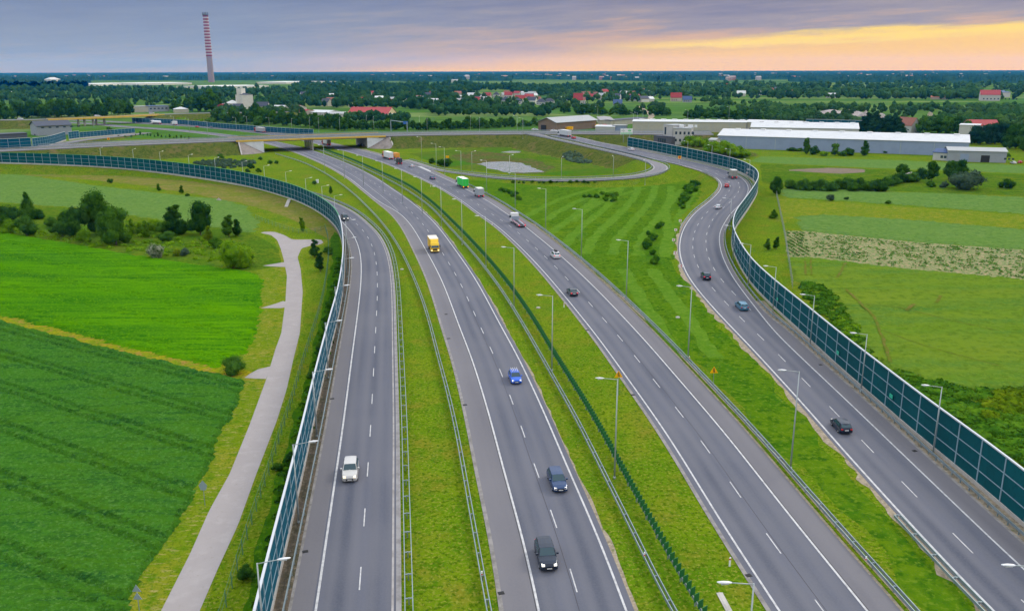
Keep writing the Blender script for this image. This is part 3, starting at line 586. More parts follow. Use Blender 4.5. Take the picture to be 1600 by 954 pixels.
# ------------------------------------------------------------------ service path
G_L = [(180,1100),(251.6,954),(296.9,865),(327,797),(358.8,740),(390,663.5),(416.7,590.6),(430.5,545),(439.6,520),(446,471),(448.4,431),(443.4,405.8),(438.4,388),(433,375),(423,367),(407,364)]
G_R = [(251,1100),(312,954),(339.6,890),(372,819.7),(400,741.7),(433,656),(448,608),(458,563),(468.6,520),(473,456),(469.8,420.9),(465,402),(471,388),(486,383.6),(501,382),(505.8,379),(501,374),(457,374.5),(443.4,367),(428,362),(415.7,361.8),(407,363)]
sheet('service_path', G_L + [p for p in G_R[::-1]], .035, MT['path'], 0, 0)
sheet('path_edge', [(p[0] - 4, p[1]) for p in G_L[:-2]] + [p for p in [(455,372.5),(509,374),(512,380),(500,386),(474,391)]][::1] + [(p[0] + 4, p[1]) for p in G_R[:11][::-1]], .02, MT['dry_verge'], .8, 41)
for pts in ([(411,415),(430,412),(448,409),(448,417),(425,416.5)], [(407,481),(425,476),(447,469),(447,481.5),(425,481)], [(381,590),(400,578),(424,572),(417,592.5),(395,591)]): sheet('field_access', pts, .033, MT['path'], .4, 2)

# ------------------------------------------------------------------ roads
MT['gutter'] = mat('gutter_concrete', (.24, .225, .215), .9, noise=[(.8, 6, .42, .62, (.15, .14, .13))])
# A
wA = 7.2
strip('slip_road', lA, -1.2, wA + .15, .045, MT['road'], skirt=.1, cuts=6)
strip('slip_road_shoulder', lA, -2.25, -.3, .052, MT['shoulder'])
strip('kerb_line', lA, wA + .15, wA + .65, .058, MT['paint_worn'], skirt=.05)
strip('edge_line', lA, -.12, .12, .062, MT['paint'])
strip('edge_line', lA, wA - .28, wA - .06, .062, MT['paint_worn'])
dashes('lane_line', lA, wA / 2 + .25, .062, 4, 8, .13, MT['paint'], phase=3)
strip('gutter', lA, -2.55, -2.25, .056, MT['gutter'])
strip('wall_verge', lA, -4.15, -2.55, .035, MT['dirt'])
# B : reference is the right hand line
wB = 8.0
strip('motorway', lB, -wB - auxB - .1, .75, .045, MT['road'], skirt=.1, cuts=6)
hwB = 3.0 - .62 * auxB
strip('motorway_shoulder', lB, -wB - auxB - hwB - .2, -wB - auxB - .1, .050, MT['shoulder'])
strip('shoulder_kerb', lB, -wB - auxB - hwB - .65, -wB - auxB - hwB - .2, .054, MT['gutter'])
strip('edge_line', lB, -.11, .11, .062, MT['paint'])
strip('edge_line', lB, -wB - auxB - .11, -wB - auxB + .11, .062, MT['paint'])
dashes('lane_line', lB, -wB / 2, .062, 4, 8, .13, MT['paint'], phase=2)
sB = arclen(lB)
dashes('merge_line', lB, -wB, .064, 1.2, 1.2, .26, MT['paint'], s0=sB[k0 + 8], s1=sB[min(len(sB) - 1, k1 + 20)])
strip('tar_seam', lB, -wB - auxB - .24, -wB - auxB - .17, .056, MT['black']); strip('tar_seam', lB, -wB / 2 - .32, -wB / 2 - .27, .056, MT['chassis'])
# C : reference is the left hand line
strip('motorway', lC, -.75, widthC + .1, .045, MT['road'], skirt=.1, cuts=6)
strip('motorway_shoulder', lC, widthC + .1, widthC + 3.1, .050, MT['shoulder'])
strip('shoulder_kerb', lC, widthC + 3.1, widthC + 3.4, .054, MT['sand'])
strip('shoulder_kerb', lC, -1.2, -.75, .054, MT['gutter'])
strip('edge_line', lC, -.11, .11, .062, MT['paint'])
strip('edge_line', lC, widthC - .11, widthC + .11, .062, MT['paint'])
dashes('lane_line', lC, 4.0, .062, 4, 8, .13, MT['paint'], phase=8)
strip('tar_seam', lC, widthC + .17, widthC + .24, .056, MT['black']); strip('tar_seam', lC, 4.27, 4.32, .056, MT['chassis'])
# D
strip('ramp_road', lD, -.55, widthD + .1, .05, MT['road'], skirt=.35, cuts=6)
shD = np.where(np.arange(len(lD)) < nearest_i(lD, P(1170, 500)), 2.7, .9); shD = smooth1(shD.astype(float), 8)
strip('ramp_shoulder', lD, widthD + .1, widthD + shD, .055, MT['shoulder'])
strip('ramp_gutter', lD, widthD + shD, widthD + shD + .35, .058, MT['gutter'])
strip('edge_line', lD, -.13, .13, .066, MT['paint'])
strip('edge_line', lD, widthD - .11, widthD + .11, .066, MT['paint'])
dashes('lane_line', lD, 3.6, .066, 4, 8, .13, MT['paint'], phase=5)
kD = nearest_i(lD, P(1130, 488)); sD = arclen(lD)
dashes('lane_line', lD, 7.3, .066, 4, 8, .13, MT['paint'], s0=sD[kD], phase=1)
# sandy, ragged road edges
def ragged(p, o, side, w0, w1, m, seed, z=.03, rng_=None):
    q = resample(p, 1.2) if rng_ is None else resample(p[rng_[0]:rng_[1]], 1.2)
    n_ = w0 + (w1 - w0) * (fnoise(q[:, 0] * 1.0, q[:, 1], 2.2, seed) * .6 + fnoise(q[:, 0], q[:, 1], 9, seed + 1) * .7) ** 2
    strip('road_edge_sand', q, o if side > 0 else o - n_, o + n_ if side > 0 else o, z, m)
ragged(lD, -.55, -1, .1, 1.7, MT['sand'], 3, rng_=(0, 102)); ragged(lD, -.55, -1, .1, .8, MT['sand'], 13, rng_=(101, 144)); ragged(lB, .75, 1, .02, .5, MT['sand'], 5, rng_=(0, 114)); ragged(lB, .75, 1, .1, .8, MT['bank'], 6, rng_=(112, 224))
wC_ = widthC[0] + 3.4; 
for (a_, b_) in ((0, 144), (143, 199)): ragged(lC, float(widthC[a_:b_].mean()) + 3.35, 1, .1, .9, MT['sand'], 7 + a_, rng_=(a_, b_))
sDv = widthD + shD + .35
strip('wall_verge', lD[:nearest_i(lD, P(1100, 466))], sDv[:nearest_i(lD, P(1100, 466))], sDv[:nearest_i(lD, P(1100, 466))] + 1.9, .03, MT['sand'])
# E loop
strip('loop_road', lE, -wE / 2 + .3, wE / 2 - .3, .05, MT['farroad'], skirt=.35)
strip('edge_line', lE, -wE / 2 + .75, -wE / 2 + .95, .062, MT['paint']); strip('edge_line', lE, wE / 2 - .95, wE / 2 - .75, .062, MT['paint'])
# gore paint between C and the loop
sheet('gore_paint', [(652,260.2),(657,259.3),(676,268.6),(672,268.8)], .07, MT['paint'], 0); 
# overpass road
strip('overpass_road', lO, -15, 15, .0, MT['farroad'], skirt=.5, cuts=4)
for o_ in (-13.8, -10.2, 10.2, 13.8): strip('edge_line', lO, o_ - .12, o_ + .12, .02, MT['paint'])
for o_ in (-1.4, 1.4): strip('edge_line', lO, o_ - .12, o_ + .12, .02, MT['paint'])
strip('overpass_median', lO, -1.0, 1.0, .03, MT['bank'])
strip('overpass_verge', lO, -9.6, -7.9, .03, MT['bank']); 
dashes('lane_line', lO, 4.8, .02, 4, 8, .13, MT['paint']); dashes('lane_line', lO, -4.8, .02, 4, 8, .13, MT['paint'])
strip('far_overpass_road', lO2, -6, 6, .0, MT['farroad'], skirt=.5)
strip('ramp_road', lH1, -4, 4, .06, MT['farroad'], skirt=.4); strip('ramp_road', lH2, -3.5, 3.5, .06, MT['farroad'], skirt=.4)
lF = line([(1005,190),(1018,182),(1012,175),(1005,171),(1000,166)], 6, 3); strip('farm_track', lF, -3.2, 3.2, .03, MT['sand'])

# ------------------------------------------------------------------ overpass bridge
def fr(i, t, z):   # frame at near-edge sample i: t metres inwards from the near edge, height z
    n_ = normals(lON)[i] * O_SIGN; return np.array([lON[i, 0] + n_[0] * t, lON[i, 1] + n_[1] * t, z])
br = empty('overpass_bridge', tuple(fr((iAL + iAR) // 2, 15, 0)), 0, 'concrete road bridge with a yellow edge girder crossing the motorway', 'bridge')
bro = np.array(br.location)
def bpart(mb, name, m, parent=None, label=None):
    mb.v = [(v[0] - bro[0], v[1] - bro[1], v[2] - bro[2]) for v in mb.v]
    o = mb.build(name, m, parent or br); 
    if label: o['label'] = label
    return o
mb = MB()
for i in range(iL, iR): mb.hexa([fr(i, .3, 6.3), fr(i + 1, .3, 6.3), fr(i + 1, 29.7, 6.3), fr(i, 29.7, 6.3)], [fr(i, .3, 7.45), fr(i + 1, .3, 7.45), fr(i + 1, 29.7, 7.45), fr(i, 29.7, 7.45)])
bpart(mb, 'deck', MT['dark_deck'])
for t0 in (-.35, 29.72):
    mb = MB()
    for i in range(iL, iR): mb.hexa([fr(i, t0, 6.75), fr(i + 1, t0, 6.75), fr(i + 1, t0 + .6, 6.75), fr(i, t0 + .6, 6.75)], [fr(i, t0, 7.75), fr(i + 1, t0, 7.75), fr(i + 1, t0 + .6, 7.75), fr(i, t0 + .6, 7.75)])
    bpart(mb, 'edge_girder', MT['yellow_beam'])
    mb = MB()
    for i in range(iL, iR):
        for z0 in (8.3, 8.75): mb.hexa([fr(i, t0 + .25, z0), fr(i + 1, t0 + .25, z0), fr(i + 1, t0 + .33, z0), fr(i, t0 + .33, z0)], [fr(i, t0 + .25, z0 + .08), fr(i + 1, t0 + .25, z0 + .08), fr(i + 1, t0 + .33, z0 + .08), fr(i, t0 + .33, z0 + .08)])
        p = fr(i, t0 + .3, 7.75); mb.tube(p, p + [0, 0, 1.1], .06, n=5)
    bpart(mb, 'railing', MT['galv'])
# abutments with wing walls, paved cones and stairs
dO = (lON[iAR, :2] - lON[iAL, :2]); dO /= np.linalg.norm(dO); nO = np.array([dO[1], -dO[0]]); nO = nO if nO[1] < 0 else -nO   # nO towards the camera
def bp(p, s, t, z): return (p[0] + dO[0] * s - nO[0] * t, p[1] + dO[1] * s - nO[1] * t, z)
for (i, sg) in ((iAL, -1), (iAR, 1)):
    p0 = lON[i]; mb = MB(); q = lambda s, t, z: bp(p0, s * sg, t, z)
    mb.hexa([q(0, .2, 0), q(1.2, .2, 0), q(1.2, 29.8, 0), q(0, 29.8, 0)], [q(0, .2, 6.4), q(1.2, .2, 6.4), q(1.2, 29.8, 6.4), q(0, 29.8, 6.4)])
    bpart(mb, 'abutment', MT['concrete'])
    mb = MB(); mb.hexa([q(0, -.25, 0), q(13, -.25, 0), q(13, .25, 0), q(0, .25, 0)], [q(0, -.25, 6.74), q(13, -.25, 6.74), q(13, .25, 6.74), q(0, .25, 6.74)])
    bpart(mb, 'wing_wall', MT['pale_concrete'])
    mb = MB(); mb.add([q(13.5, -.3, 6.95), q(.3, -.3, .05), q(3, -5.5, .05), q(8.5, -9.5, .05), q(13.5, -10.8, .05), q(15, -10.8, .05), q(15, -.3, 6.95)], [(0, 1, 2), (0, 2, 3), (0, 3, 4), (0, 4, 5, 6)] if sg < 0 else [(0, 2, 1), (0, 3, 2), (0, 4, 3), (0, 6, 5, 4)])
    bpart(mb, 'paved_slope', MT['paving'])
    mb = MB(); mb.slab(q(14.6, -.3, 7.1), q(14.6, -11, .15), .35, -.2, .25); bpart(mb, 'stairs', MT['concrete'])
pr0 = P(489, 234.6, 0); k = nearest_i(lON, pr0); 
for t0 in (2, 8, 14, 20, 26):
    mb = MB(); c0 = np.array(bp(np.array([pr0[0], pr0[1], 0]), 0, t0 - 2, 0)); mb.tube(c0, c0 + [0, 0, 6.3], .48, n=10); bpart(mb, 'pier', MT['concrete'])
for i in range(5): pass
# far bridge
fb_i0, fb_i1 = nearest_i(lO2, P(75.5, 186.2, 7)), nearest_i(lO2, P(251.6, 178.6, 7))
fb = empty('far_bridge', tuple(lO2[(fb_i0 + fb_i1) // 2] * [1, 1, 0]), 0, 'distant road bridge with yellow girder at the upper left', 'bridge'); bro = np.array(fb.location)
def fpart(mb, name, m): mb.v = [(v[0] - bro[0], v[1] - bro[1], v[2]) for v in mb.v]; return mb.build(name, m, fb)
mb = MB(); m2 = MB(); m3 = MB(); n2 = normals(lO2)
for i in range(fb_i0, fb_i1):
    a, b = lO2[i], lO2[i + 1]; mb.slab(a, b, 5.9, -1.2, -.05)
    for sg in (-1, 1):
        oa, ob = a.copy(), b.copy(); oa[:2] += n2[i] * 6.2 * sg; ob[:2] += n2[i + 1] * 6.2 * sg; (m2 if sg < 0 else m3).slab(oa, ob, .25, -1.0, .35)
fpart(mb, 'deck', MT['dark_deck']); fpart(m2, 'edge_girder', MT['yellow_beam']); fpart(m3, 'edge_girder', MT['yellow_beam'])
for fx, fy in ((118, 196), (124, 197), (162, 193), (167, 194), (205, 190)):
    c0 = lO2[nearest_i(lO2, P(fx, 184.5, 7))]; mb = MB(); mb.tube((c0[0] + (fx % 5 - 2) * 1.5, c0[1] - 3 + (fx % 3) * 3, 0), (c0[0] + (fx % 5 - 2) * 1.5, c0[1] - 3 + (fx % 3) * 3, 6), 1.0, n=8); fpart(mb, 'pier', MT['concrete'])
for i, sg in ((fb_i0, 1), (fb_i1, -1)):
    c0 = lO2[i]; d = (lO2[i + 1] - lO2[i - 1])[:2]; d /= np.linalg.norm(d); n_ = np.array([d[1], -d[0]]); n_ = n_ if n_[1] < 0 else -n_
    mb = MB(); e = c0[:2] + n_ * 6.0; mb.add([(e[0], e[1], 6), (e[0] + d[0] * 12 * sg, e[1] + d[1] * 12 * sg, 6), (e[0] + d[0] * 12 * sg, e[1] + d[1] * 12 * sg, 0), (e[0], e[1], 0)], [(0, 1, 2, 3)]); fpart(mb, 'wing_wall', MT['pale_concrete'])

# ------------------------------------------------------------------ noise walls
def nwall(base, height, bay, pm, capm, label, name='noise_wall', rows=3, seed=0, capw=.12, base_z=0.0, extra_rows=()):
    q = resample(base, bay); n = len(q); hs = np.interp(np.linspace(0, 1, n), np.linspace(0, 1, len(height)), height)
    nn = normals(q); root = empty(name, tuple(q[0]), 0, label, 'noise wall'); o = q[0]
    d = np.where(q[:, 1] < 45, 1e6, np.hypot(q[:, 0], q[:, 1])); order = list(np.argsort(d[:-1])); near = set(order[:100])
    def P_(i, t, z): return (q[i, 0] - o[0] + nn[i, 0] * t, q[i, 1] - o[1] + nn[i, 1] * t, q[i, 2] - o[2] + z)
    def bayhex(mb, i, t0, t1, z0, z1, sc=True):
        a0, a1 = (z0 * hs[i], z0 * hs[i + 1]) if sc else (z0, z0); b0, b1 = (z1 * hs[i], z1 * hs[i + 1]) if sc else (z1, z1)
        mb.hexa([P_(i, t0, a0), P_(i + 1, t0, a1), P_(i + 1, t1, a1), P_(i, t1, a0)], [P_(i, t0, b0), P_(i + 1, t0, b1), P_(i + 1, t1, b1), P_(i, t1, b0)])
    rest = MB(); restp = MB()
    for i in range(n - 1):
        mb = MB() if i in near else rest
        bayhex(mb, i, -.06, .06, .06, .985)
        if i in near: mb.build('panel', pm, root)
    if rest.v: tag(rest.build('panels', pm, root), kind='stuff')
    for i in range(n):
        mb = MB() if i in near else restp
        dd = nn[i]; tt = np.array([-dd[1], dd[0]]); c = np.array(P_(i, 0, 0))
        b_ = [c + [dd[0] * a * .13 + tt[0] * e * .09, dd[1] * a * .13 + tt[1] * e * .09, 0] for a, e in ((-1, -1), (1, -1), (1, 1), (-1, 1))]
        mb.hexa(b_, [p + [0, 0, hs[i] * 1.0] for p in b_])
        if i in near: mb.build('post', MT['wall_frame'], root)
    if restp.v: tag(restp.build('posts', MT['wall_frame'], root), kind='stuff')
    for r in range(1, rows):
        mb = MB()
        for i in range(n - 1): bayhex(mb, i, -.11, .11, r / rows - .008, r / rows + .010)
        mb.build('rail', MT['wall_frame'], root)
    mb = MB()
    for i in range(n - 1): bayhex(mb, i, -capw, capw, .985, 1.012)
    mb.build('cap', capm, root)
    mb = MB()
    for i in range(n - 1): bayhex(mb, i, -.2, .2, -.4, .5, False)
    mb.build('plinth', MT['concrete'], root)
    for (i0, cnt) in extra_rows:
        mb = MB()
        for r in range(1, 9):
            if r % 3: 
                for i in range(i0, min(n - 1, i0 + cnt)): bayhex(mb, i, -.10, .10, r / 9 - .006, r / 9 + .006)
        mb.build('louvre_rail', MT['wall_frame'], root)
    return q
iS = nearest_i(lWL, P(532, 366)); 
hL = np.interp(arclen(lWL), [0, arclen(lWL)[iS] * .8, arclen(lWL)[iS] * 1.05, arclen(lWL)[-1] * .75, arclen(lWL)[-1]], [5.3, 5.2, 6.0, 6.0, 5.0])
nwall(lWL[:iS + 1], hL[:iS + 1], 4, MT['panel_blue'], MT['wall_cap_grey'], 'tall blue green noise wall close on the left side of the left slip road')
nwall(lWL[iS:], hL[iS:], 4, MT['panel_teal'], MT['wall_cap'], 'long teal noise wall with bright green top edge curving away to the left edge', extra_rows=((45, 1), (62, 1)))
lWR = back(line(WR, 2, 14))
hR = np.interp(arclen(lWR), [0, 190, 370, arclen(lWR)[-1]], [6.1, 5.8, 5.4, 5.4])
nwall(lWR, hR, 4.8, MT['panel_teal'], MT['wall_cap_grey'], 'long teal noise wall along the right ramp, following its double bend', extra_rows=((79, 1),))
def farwall(px, h, label, bay=5): 
    p = line(px, 3, 3); return nwall(p, [h, h], bay, MT['panel_blue'], MT['wall_cap_grey'], label, rows=3)
farwall([(-60,235,7.2),(0,234,7.2),(49.5,231,7.2)], 5.6, 'blue noise wall bay at the far left edge beside the overpass road')
farwall([(52,231.6,6.8),(77,227.5,5.5),(103,218.8,3.6)], 5.5, 'short blue noise wall stepping down behind the slip road at the far left')
farwall([(108,218.3,3.2),(124,216.2,2.5)], 5.2, 'shortest blue noise wall piece in front of the dark roofed shed')
farwall([(125,216,2.4),(165,212.5,1.2),(211,208.5,0)], 4.2, 'low blue noise wall along the slip road behind the overpass, ending in a point')
farwall([(207,191.6),(277,194.8),(351,201.8),(396.6,205.3),(440,208.8),(490,211.5)], 4.6, 'long blue noise wall beyond the far carriageway in front of the young trees')
farwall([(1258,204),(1300,205),(1346,206.5)], 9.0, 'dark blue noise wall behind the white warehouse roofs, left of the firs')

# ------------------------------------------------------------------ guardrails
def guardrail(p, label, double=True, bay=4.0, z0=0, gap=.36, fins=False, name='guardrail'):
    q = resample(p, bay); nn = normals(q); o = q[0]; root = empty(name, tuple(o), 0, label, 'guardrail'); n = len(q)
    near = set(np.argsort(np.where(q[:, 1] < 40, 1e6, np.hypot(q[:, 0], q[:, 1])))[:100])
    def P_(i, t, z): return (q[i, 0] - o[0] + nn[i, 0] * t, q[i, 1] - o[1] + nn[i, 1] * t, q[i, 2] - o[2] + z)
    for sg in ((-1, 1) if double else (1,)):
        mb = MB(); t0, t1 = (gap * sg - .04, gap * sg + .04) if double else (-.05, .05)
        for (za, zb, ins) in ((.44, .57, 0), (.57, .63, .03), (.63, .76, 0)):
            for i in range(n - 1): mb.hexa([P_(i, t0 + ins, za), P_(i + 1, t0 + ins, za), P_(i + 1, t1 - ins, za), P_(i, t1 - ins, za)], [P_(i, t0 + ins, zb), P_(i + 1, t0 + ins, zb), P_(i + 1, t1 - ins, zb), P_(i, t1 - ins, zb)])
        mb.build('rail', MT['galv'], root)
    pm = MB(); pm.box(-.05, .05, -.06, .06, -.35, .74)
    if double: pm.box(-.06, .06, -gap, gap, .62, .70)
    pme = pm.mesh('post', MT['galv']); rest = MB()
    for i in range(n):
        d = q[min(i + 1, n - 1)] - q[max(i - 1, 0)]; rz = math.atan2(d[1], d[0])
        if i in near: link('post', pme, root, (q[i] - o), rz)
        else:
            c_, s_ = math.cos(rz), math.sin(rz); rest.add([(q[i, 0] - o[0] + x * c_ - y * s_, q[i, 1] - o[1] + x * s_ + y * c_, q[i, 2] - o[2] + z) for x, y, z in pm.v], pm.f)
    if rest.v: tag(rest.build('posts', MT['galv'], root), kind='stuff')
    if fins:
        f = resample(p, 1.0); fo = normals(f); bm_ = MB(); bm_.box(-.03, .03, -.32, .32, .72, 1.55); bme = bm_.mesh('screen_blade', MT['green_fin']); rest = MB()
        near = set(np.argsort(np.where(f[:, 1] < 45, 1e6, np.hypot(f[:, 0], f[:, 1])))[:100])
        for i in range(len(f)):
            d = f[min(i + 1, len(f) - 1)] - f[max(i - 1, 0)]; rz = math.atan2(d[1], d[0]) + R(28)
            if i in near: link('screen_blade', bme, root, f[i] - o, rz)
            else:
                c_, s_ = math.cos(rz), math.sin(rz); rest.add([(f[i, 0] - o[0] + x * c_ - y * s_, f[i, 1] - o[1] + x * s_ + y * c_, f[i, 2] - o[2] + z) for x, y, z in bm_.v], bm_.f)
        tag(rest.build('screen_blades', MT['green_fin'], root), kind='stuff')
def zl(px, z): return [(p[0], p[1], (p[2] if len(p) > 2 else 0) + z) for p in px]
G1 = [(1130,1080),(1049.7,953),(1005.7,860),(966.7,782),(944,739),(913.8,676),(876,608),(843.4,551),(813,498),(776,441),(738,393),(700.6,352),(673,322.6),(635.5,296),(597.7,275.5),(560,258.5),(528.7,246),(504,235.5),(480,228)]
G2 = [(1180,1080),(1092.5,953),(1052,877.5),(1022,824.7),(991.8,769),(974,739),(941.5,676),(901,608),(863.5,550),(834,500),(796,445.8),(756,398),(718,357.7),(673,315),(635.5,288.7),(597.7,270.8),(560,254),(536,244.5),(506,234)]
G3 = [(790,1080),(763,953),(750,870),(736,800),(724.8,733),(712,663.5),(697,600.6),(685,557),(668,491),(650,440.8),(625,388),(602,353.5),(575.8,324),(547.5,297.7),(509.8,271),(472,252.5),(430.6,239.5)]
def rline(px): q = line(zl(px, .7), 3, 12); q[:, 2] -= .7; return back(q)
guardrail(rline(G1), 'double steel guardrail in the median, left of the green screen', gap=.2)
guardrail(rline(G2), 'steel guardrail carrying a long dark green screen of upright blades', fins=True, double=False)
guardrail(rline(G3), 'steel guardrail on the grass between the left slip road and the motorway', gap=.2)
guardrail(off(lA, wA + 1.35), 'ladder like double guardrail on the right edge of the left slip road')
guardrail(off(lA, -2.85)[:nearest_i(lA, P(545, 350))], 'steel guardrail between the left slip road and the blue green wall', double=False, bay=2.0)
k = nearest_i(lC, P(690, 285))
guardrail(off(lC, widthC + 3.95)[:k], 'double steel guardrail on the right edge of the motorway, continuing up to the loop', gap=.24)
guardrail(off(lD, sDv + .3)[:nearest_i(lD, P(1040, 255))], 'steel guardrail with dark posts at the foot of the long right wall', double=False, bay=2.0)
guardrail(off(lD, -1.15)[:nearest_i(lD, P(1396, 800))], 'short guardrail starting on the left edge of the right ramp in the lower right corner')
guardrail(off(lD, -1.0)[nearest_i(lD, P(1066, 362)):nearest_i(lD, P(1120, 279))], 'guardrail round the inner bend of the right ramp', double=False)
guardrail(off(lE, -wE / 2 - .3), 'guardrail on the inner side of the loop ramp' if sgnE > 0 else 'guardrail on the outer side of the loop ramp', double=False)
guardrail(off(lE, wE / 2 + .3), 'guardrail on the outer side of the loop ramp' if sgnE > 0 else 'guardrail on the inner side of the loop ramp', double=False)
def sub(p, z): q = p.copy(); q[:, 2] += z; return q
guardrail(off(lO, -1.0 * 15 * -O_SIGN * -1 + 0)[::1] if False else off(lO, 14.3), 'guardrail along one edge of the overpass road', double=False)
guardrail(off(lO, -14.3), 'guardrail along the other edge of the overpass road', double=False)
guardrail(off(lO, 0.0), 'double guardrail on the centre strip of the overpass road')

# ------------------------------------------------------------------ wire fences
def wfence(px, label, h=1.8, bay=3.0, pm='fence_green'):
    q = resample(line(px, 3, 4), bay); o = q[0]; root = empty('wire_fence', tuple(o), 0, label, 'fence'); n = len(q)
    mb = MB()
    for i in range(n - 1): a, b = q[i] - o, q[i + 1] - o; mb.add([a + [0, 0, .05], b + [0, 0, .05], b + [0, 0, h - .1], a + [0, 0, h - .1]], [(0, 1, 2, 3)])
    mb.build('wire_mesh', MT['wire'], root)
    mb = MB()
    for i in range(n - 1):
        for z in (h - .08, h * .5): mb.slab(q[i] - o, q[i + 1] - o, .01, z - .01, z + .01)
    mb.build('wire', MT[pm], root)
    pb = MB(); pb.box(-.035, .035, -.035, .035, 0, h); pme = pb.mesh('post', MT[pm]); near = set(np.argsort(np.where(q[:, 1] < 40, 1e6, np.hypot(q[:, 0], q[:, 1])))[:100]); rest = MB()
    for i in range(n):
        if i in near: link('post', pme, root, q[i] - o)
        else: rest.add([tuple(np.array(v) + q[i] - o) for v in pb.v], pb.f)
    if rest.v: tag(rest.build('posts', MT[pm], root), kind='stuff')
wfence([(310,1090),(353,950),(369.6,898),(384,850),(396,810),(408,779),(419,746),(429,717),(440,680),(455,637),(468,590),(484,538),(497,497),(507,455),(512,420),(514,395),(512,370),(508,358)], 'thin green wire fence on the grass between the pale path and the left wall')
wfence([(508,358),(480,368),(456,362),(425,352),(400,342)], 'thin green wire fence turning left above the end of the pale path', h=1.5)
wfence([(1238,450),(1232,410),(1226,370),(1219,335),(1213,306)], 'grey wire fence between the right wall and the potato field', h=2.0, pm='fence_grey')

# ------------------------------------------------------------------ street lamps
ORD = ['nearest', 'second nearest', 'third nearest', 'fourth nearest', 'fifth nearest', 'sixth nearest', 'seventh nearest', 'eighth nearest', 'ninth nearest', 'tenth nearest', 'eleventh nearest', 'twelfth nearest', 'thirteenth nearest', 'fourteenth nearest', 'fifteenth nearest', 'sixteenth nearest', 'seventeenth nearest', 'eighteenth nearest', 'nineteenth nearest', 'twentieth nearest']
def lamp_proto(h, arms=1, arm=1.7):
    pole = MB(); pole.tube((0, 0, 0), (0, 0, h), .115, .06, 8); pole.tube((0, 0, 0), (0, 0, .35), .17, .17, 8)
    arml = []; heads = []
    for sg in ((1,) if arms == 1 else (1, -1)):
        a = MB(); a.tube((0, 0, h - .06), (sg * arm, 0, h + .18), .045, .035, 6); arml.append(a)
        hd = MB(); x0 = sg * (arm - .1); pts = []
        for (dx, wy, zt, zb) in ((0, .08, .03, -.03), (.2, .17, .09, -.06), (.6, .2, .12, -.08), (1.0, .14, .06, -.05), (1.1, .05, .02, -.02)):
            x = x0 + sg * dx; z = h + .2 + dx * .08; pts += [(x, -wy, z), (x, 0, z + zt), (x, wy, z), (x, 0, z + zb)]
        fs = []
        for r in range(4):
            for j in range(4): fs.append((r * 4 + j, r * 4 + (j + 1) % 4, r * 4 + 4 + (j + 1) % 4, r * 4 + 4 + j))
        fs += [(0, 1, 2, 3), (16, 17, 18, 19)]; hd.add(pts, fs)
        gl = MB(); gl.box(min(x0 + sg * .25, x0 + sg * .8), max(x0 + sg * .25, x0 + sg * .8), -.12, .12, h + .12, h + .17); heads.append((hd, gl))
    return (pole.mesh('pole', MT['lamp_pole'], True), [a.mesh('arm', MT['lamp_pole'], True) for a in arml], [(a.mesh('lamp_head', MT['lamp_head'], True), b.mesh('lens', MT['lamp_glass'])) for a, b in heads])
LP = {}
def lamp(x, y, z, h, rz, label, group, arms=1):
    if (h, arms) not in LP: LP[(h, arms)] = lamp_proto(h, arms)
    pm, am, hm = LP[(h, arms)]; r_ = empty('street_lamp', (x, y, z), rz, label, 'street lamp', group)
    link('pole', pm, r_); [link('arm', a, r_) for a in am]
    for a, b in hm: q = link('lamp_head', a, r_); link('lens', b, q)
def lamprow(tops, h, az, text, group, arms=1, zs=0, far=False):
    for i, p in enumerate(tops):
        zg = p[2] if len(p) > 2 else zs
        q = P(p[0], p[1], h + zg); lamp(q[0], q[1], zg, h, az(q) if callable(az) else az, f'{ORD[i]} {text}', group, arms)
def az_side(ref, sgn):
    def f(q):
        i = nearest_i(ref, q); n_ = normals(ref)[i] * sgn; return math.atan2(n_[1], n_[0])
    return f
lamprow([(1177.8,911),(965,592),(863.5,462),(803,387),(758.5,338),(721,312),(688.5,292),(658,277),(627,264),(596.8,252),(566,243.5),(536,235),(505,227)], 12.9, az_side(lB, -1), 'tall grey street lamp in the median beside the green bladed screen', 'tall lamps in the median')
lamprow([(1618,884),(1249,580),(1081,448),(981.6,376),(909.7,327),(853,295),(805,271),(760,251),(720,236),(694,230),(681,224.5),(658,214)], 12.9, az_side(lC, -1), 'tall grey lamp on the grass right of the motorway, arm to the left', 'tall lamps right of the motorway')
lamprow([(401.6,879),(457.7,694),(488.4,580.5),(508,503.8),(523.4,448),(533.5,405),(539,373),(540,345)], 9.4, az_side(lA, 1), 'short grey lamp inside the near left wall, arm over the slip road', 'short lamps along the near left wall')
lamprow([(522,306),(502.5,291),(477,279),(446,268.5),(412,259.5),(378,253),(335,247),(294,242.5),(249,237.5),(207,233.5),(156,231.5)], 9.4, az_side(lA, 1), 'short street lamp showing above the long left wall', 'short lamps behind the long left wall')
lamprow([(1472,604),(1355,522),(1272.8,461.6),(1212.9,417),(1173.4,382),(1148.7,354),(1143,311,.8),(1178,266,2.4),(1172,250,3),(1141,233,3.6),(1113,227,4.1),(1075,221,4.6)], 9.4, az_side(lD, -1), 'grey street lamp in front of the long right wall, arm to the left', 'lamps along the right wall')
lamprow([(877.5,246,1.7),(959,245,3.2),(1009,252,3.8),(796,243,.6),(737,237,.2)], 9.4, az_side(lE, -sgnE), 'street lamp on the grass inside the loop ramp', 'lamps inside the loop ramp')
lamprow([(455,186),(483,184),(497,185),(530,184),(572,181),(583,183),(655,182.5),(667,186),(735,182),(749,184)][:10], 10.9, R(90), 'distant street lamp beyond the overpass road', 'distant lamps beyond the overpass')
lamprow([(385,182),(368,184),(420,184),(323,190),(294,185.5),(271,182)], 10.9, R(200), 'distant street lamp beside the far carriageways on the left', 'distant lamps beside the far carriageways')
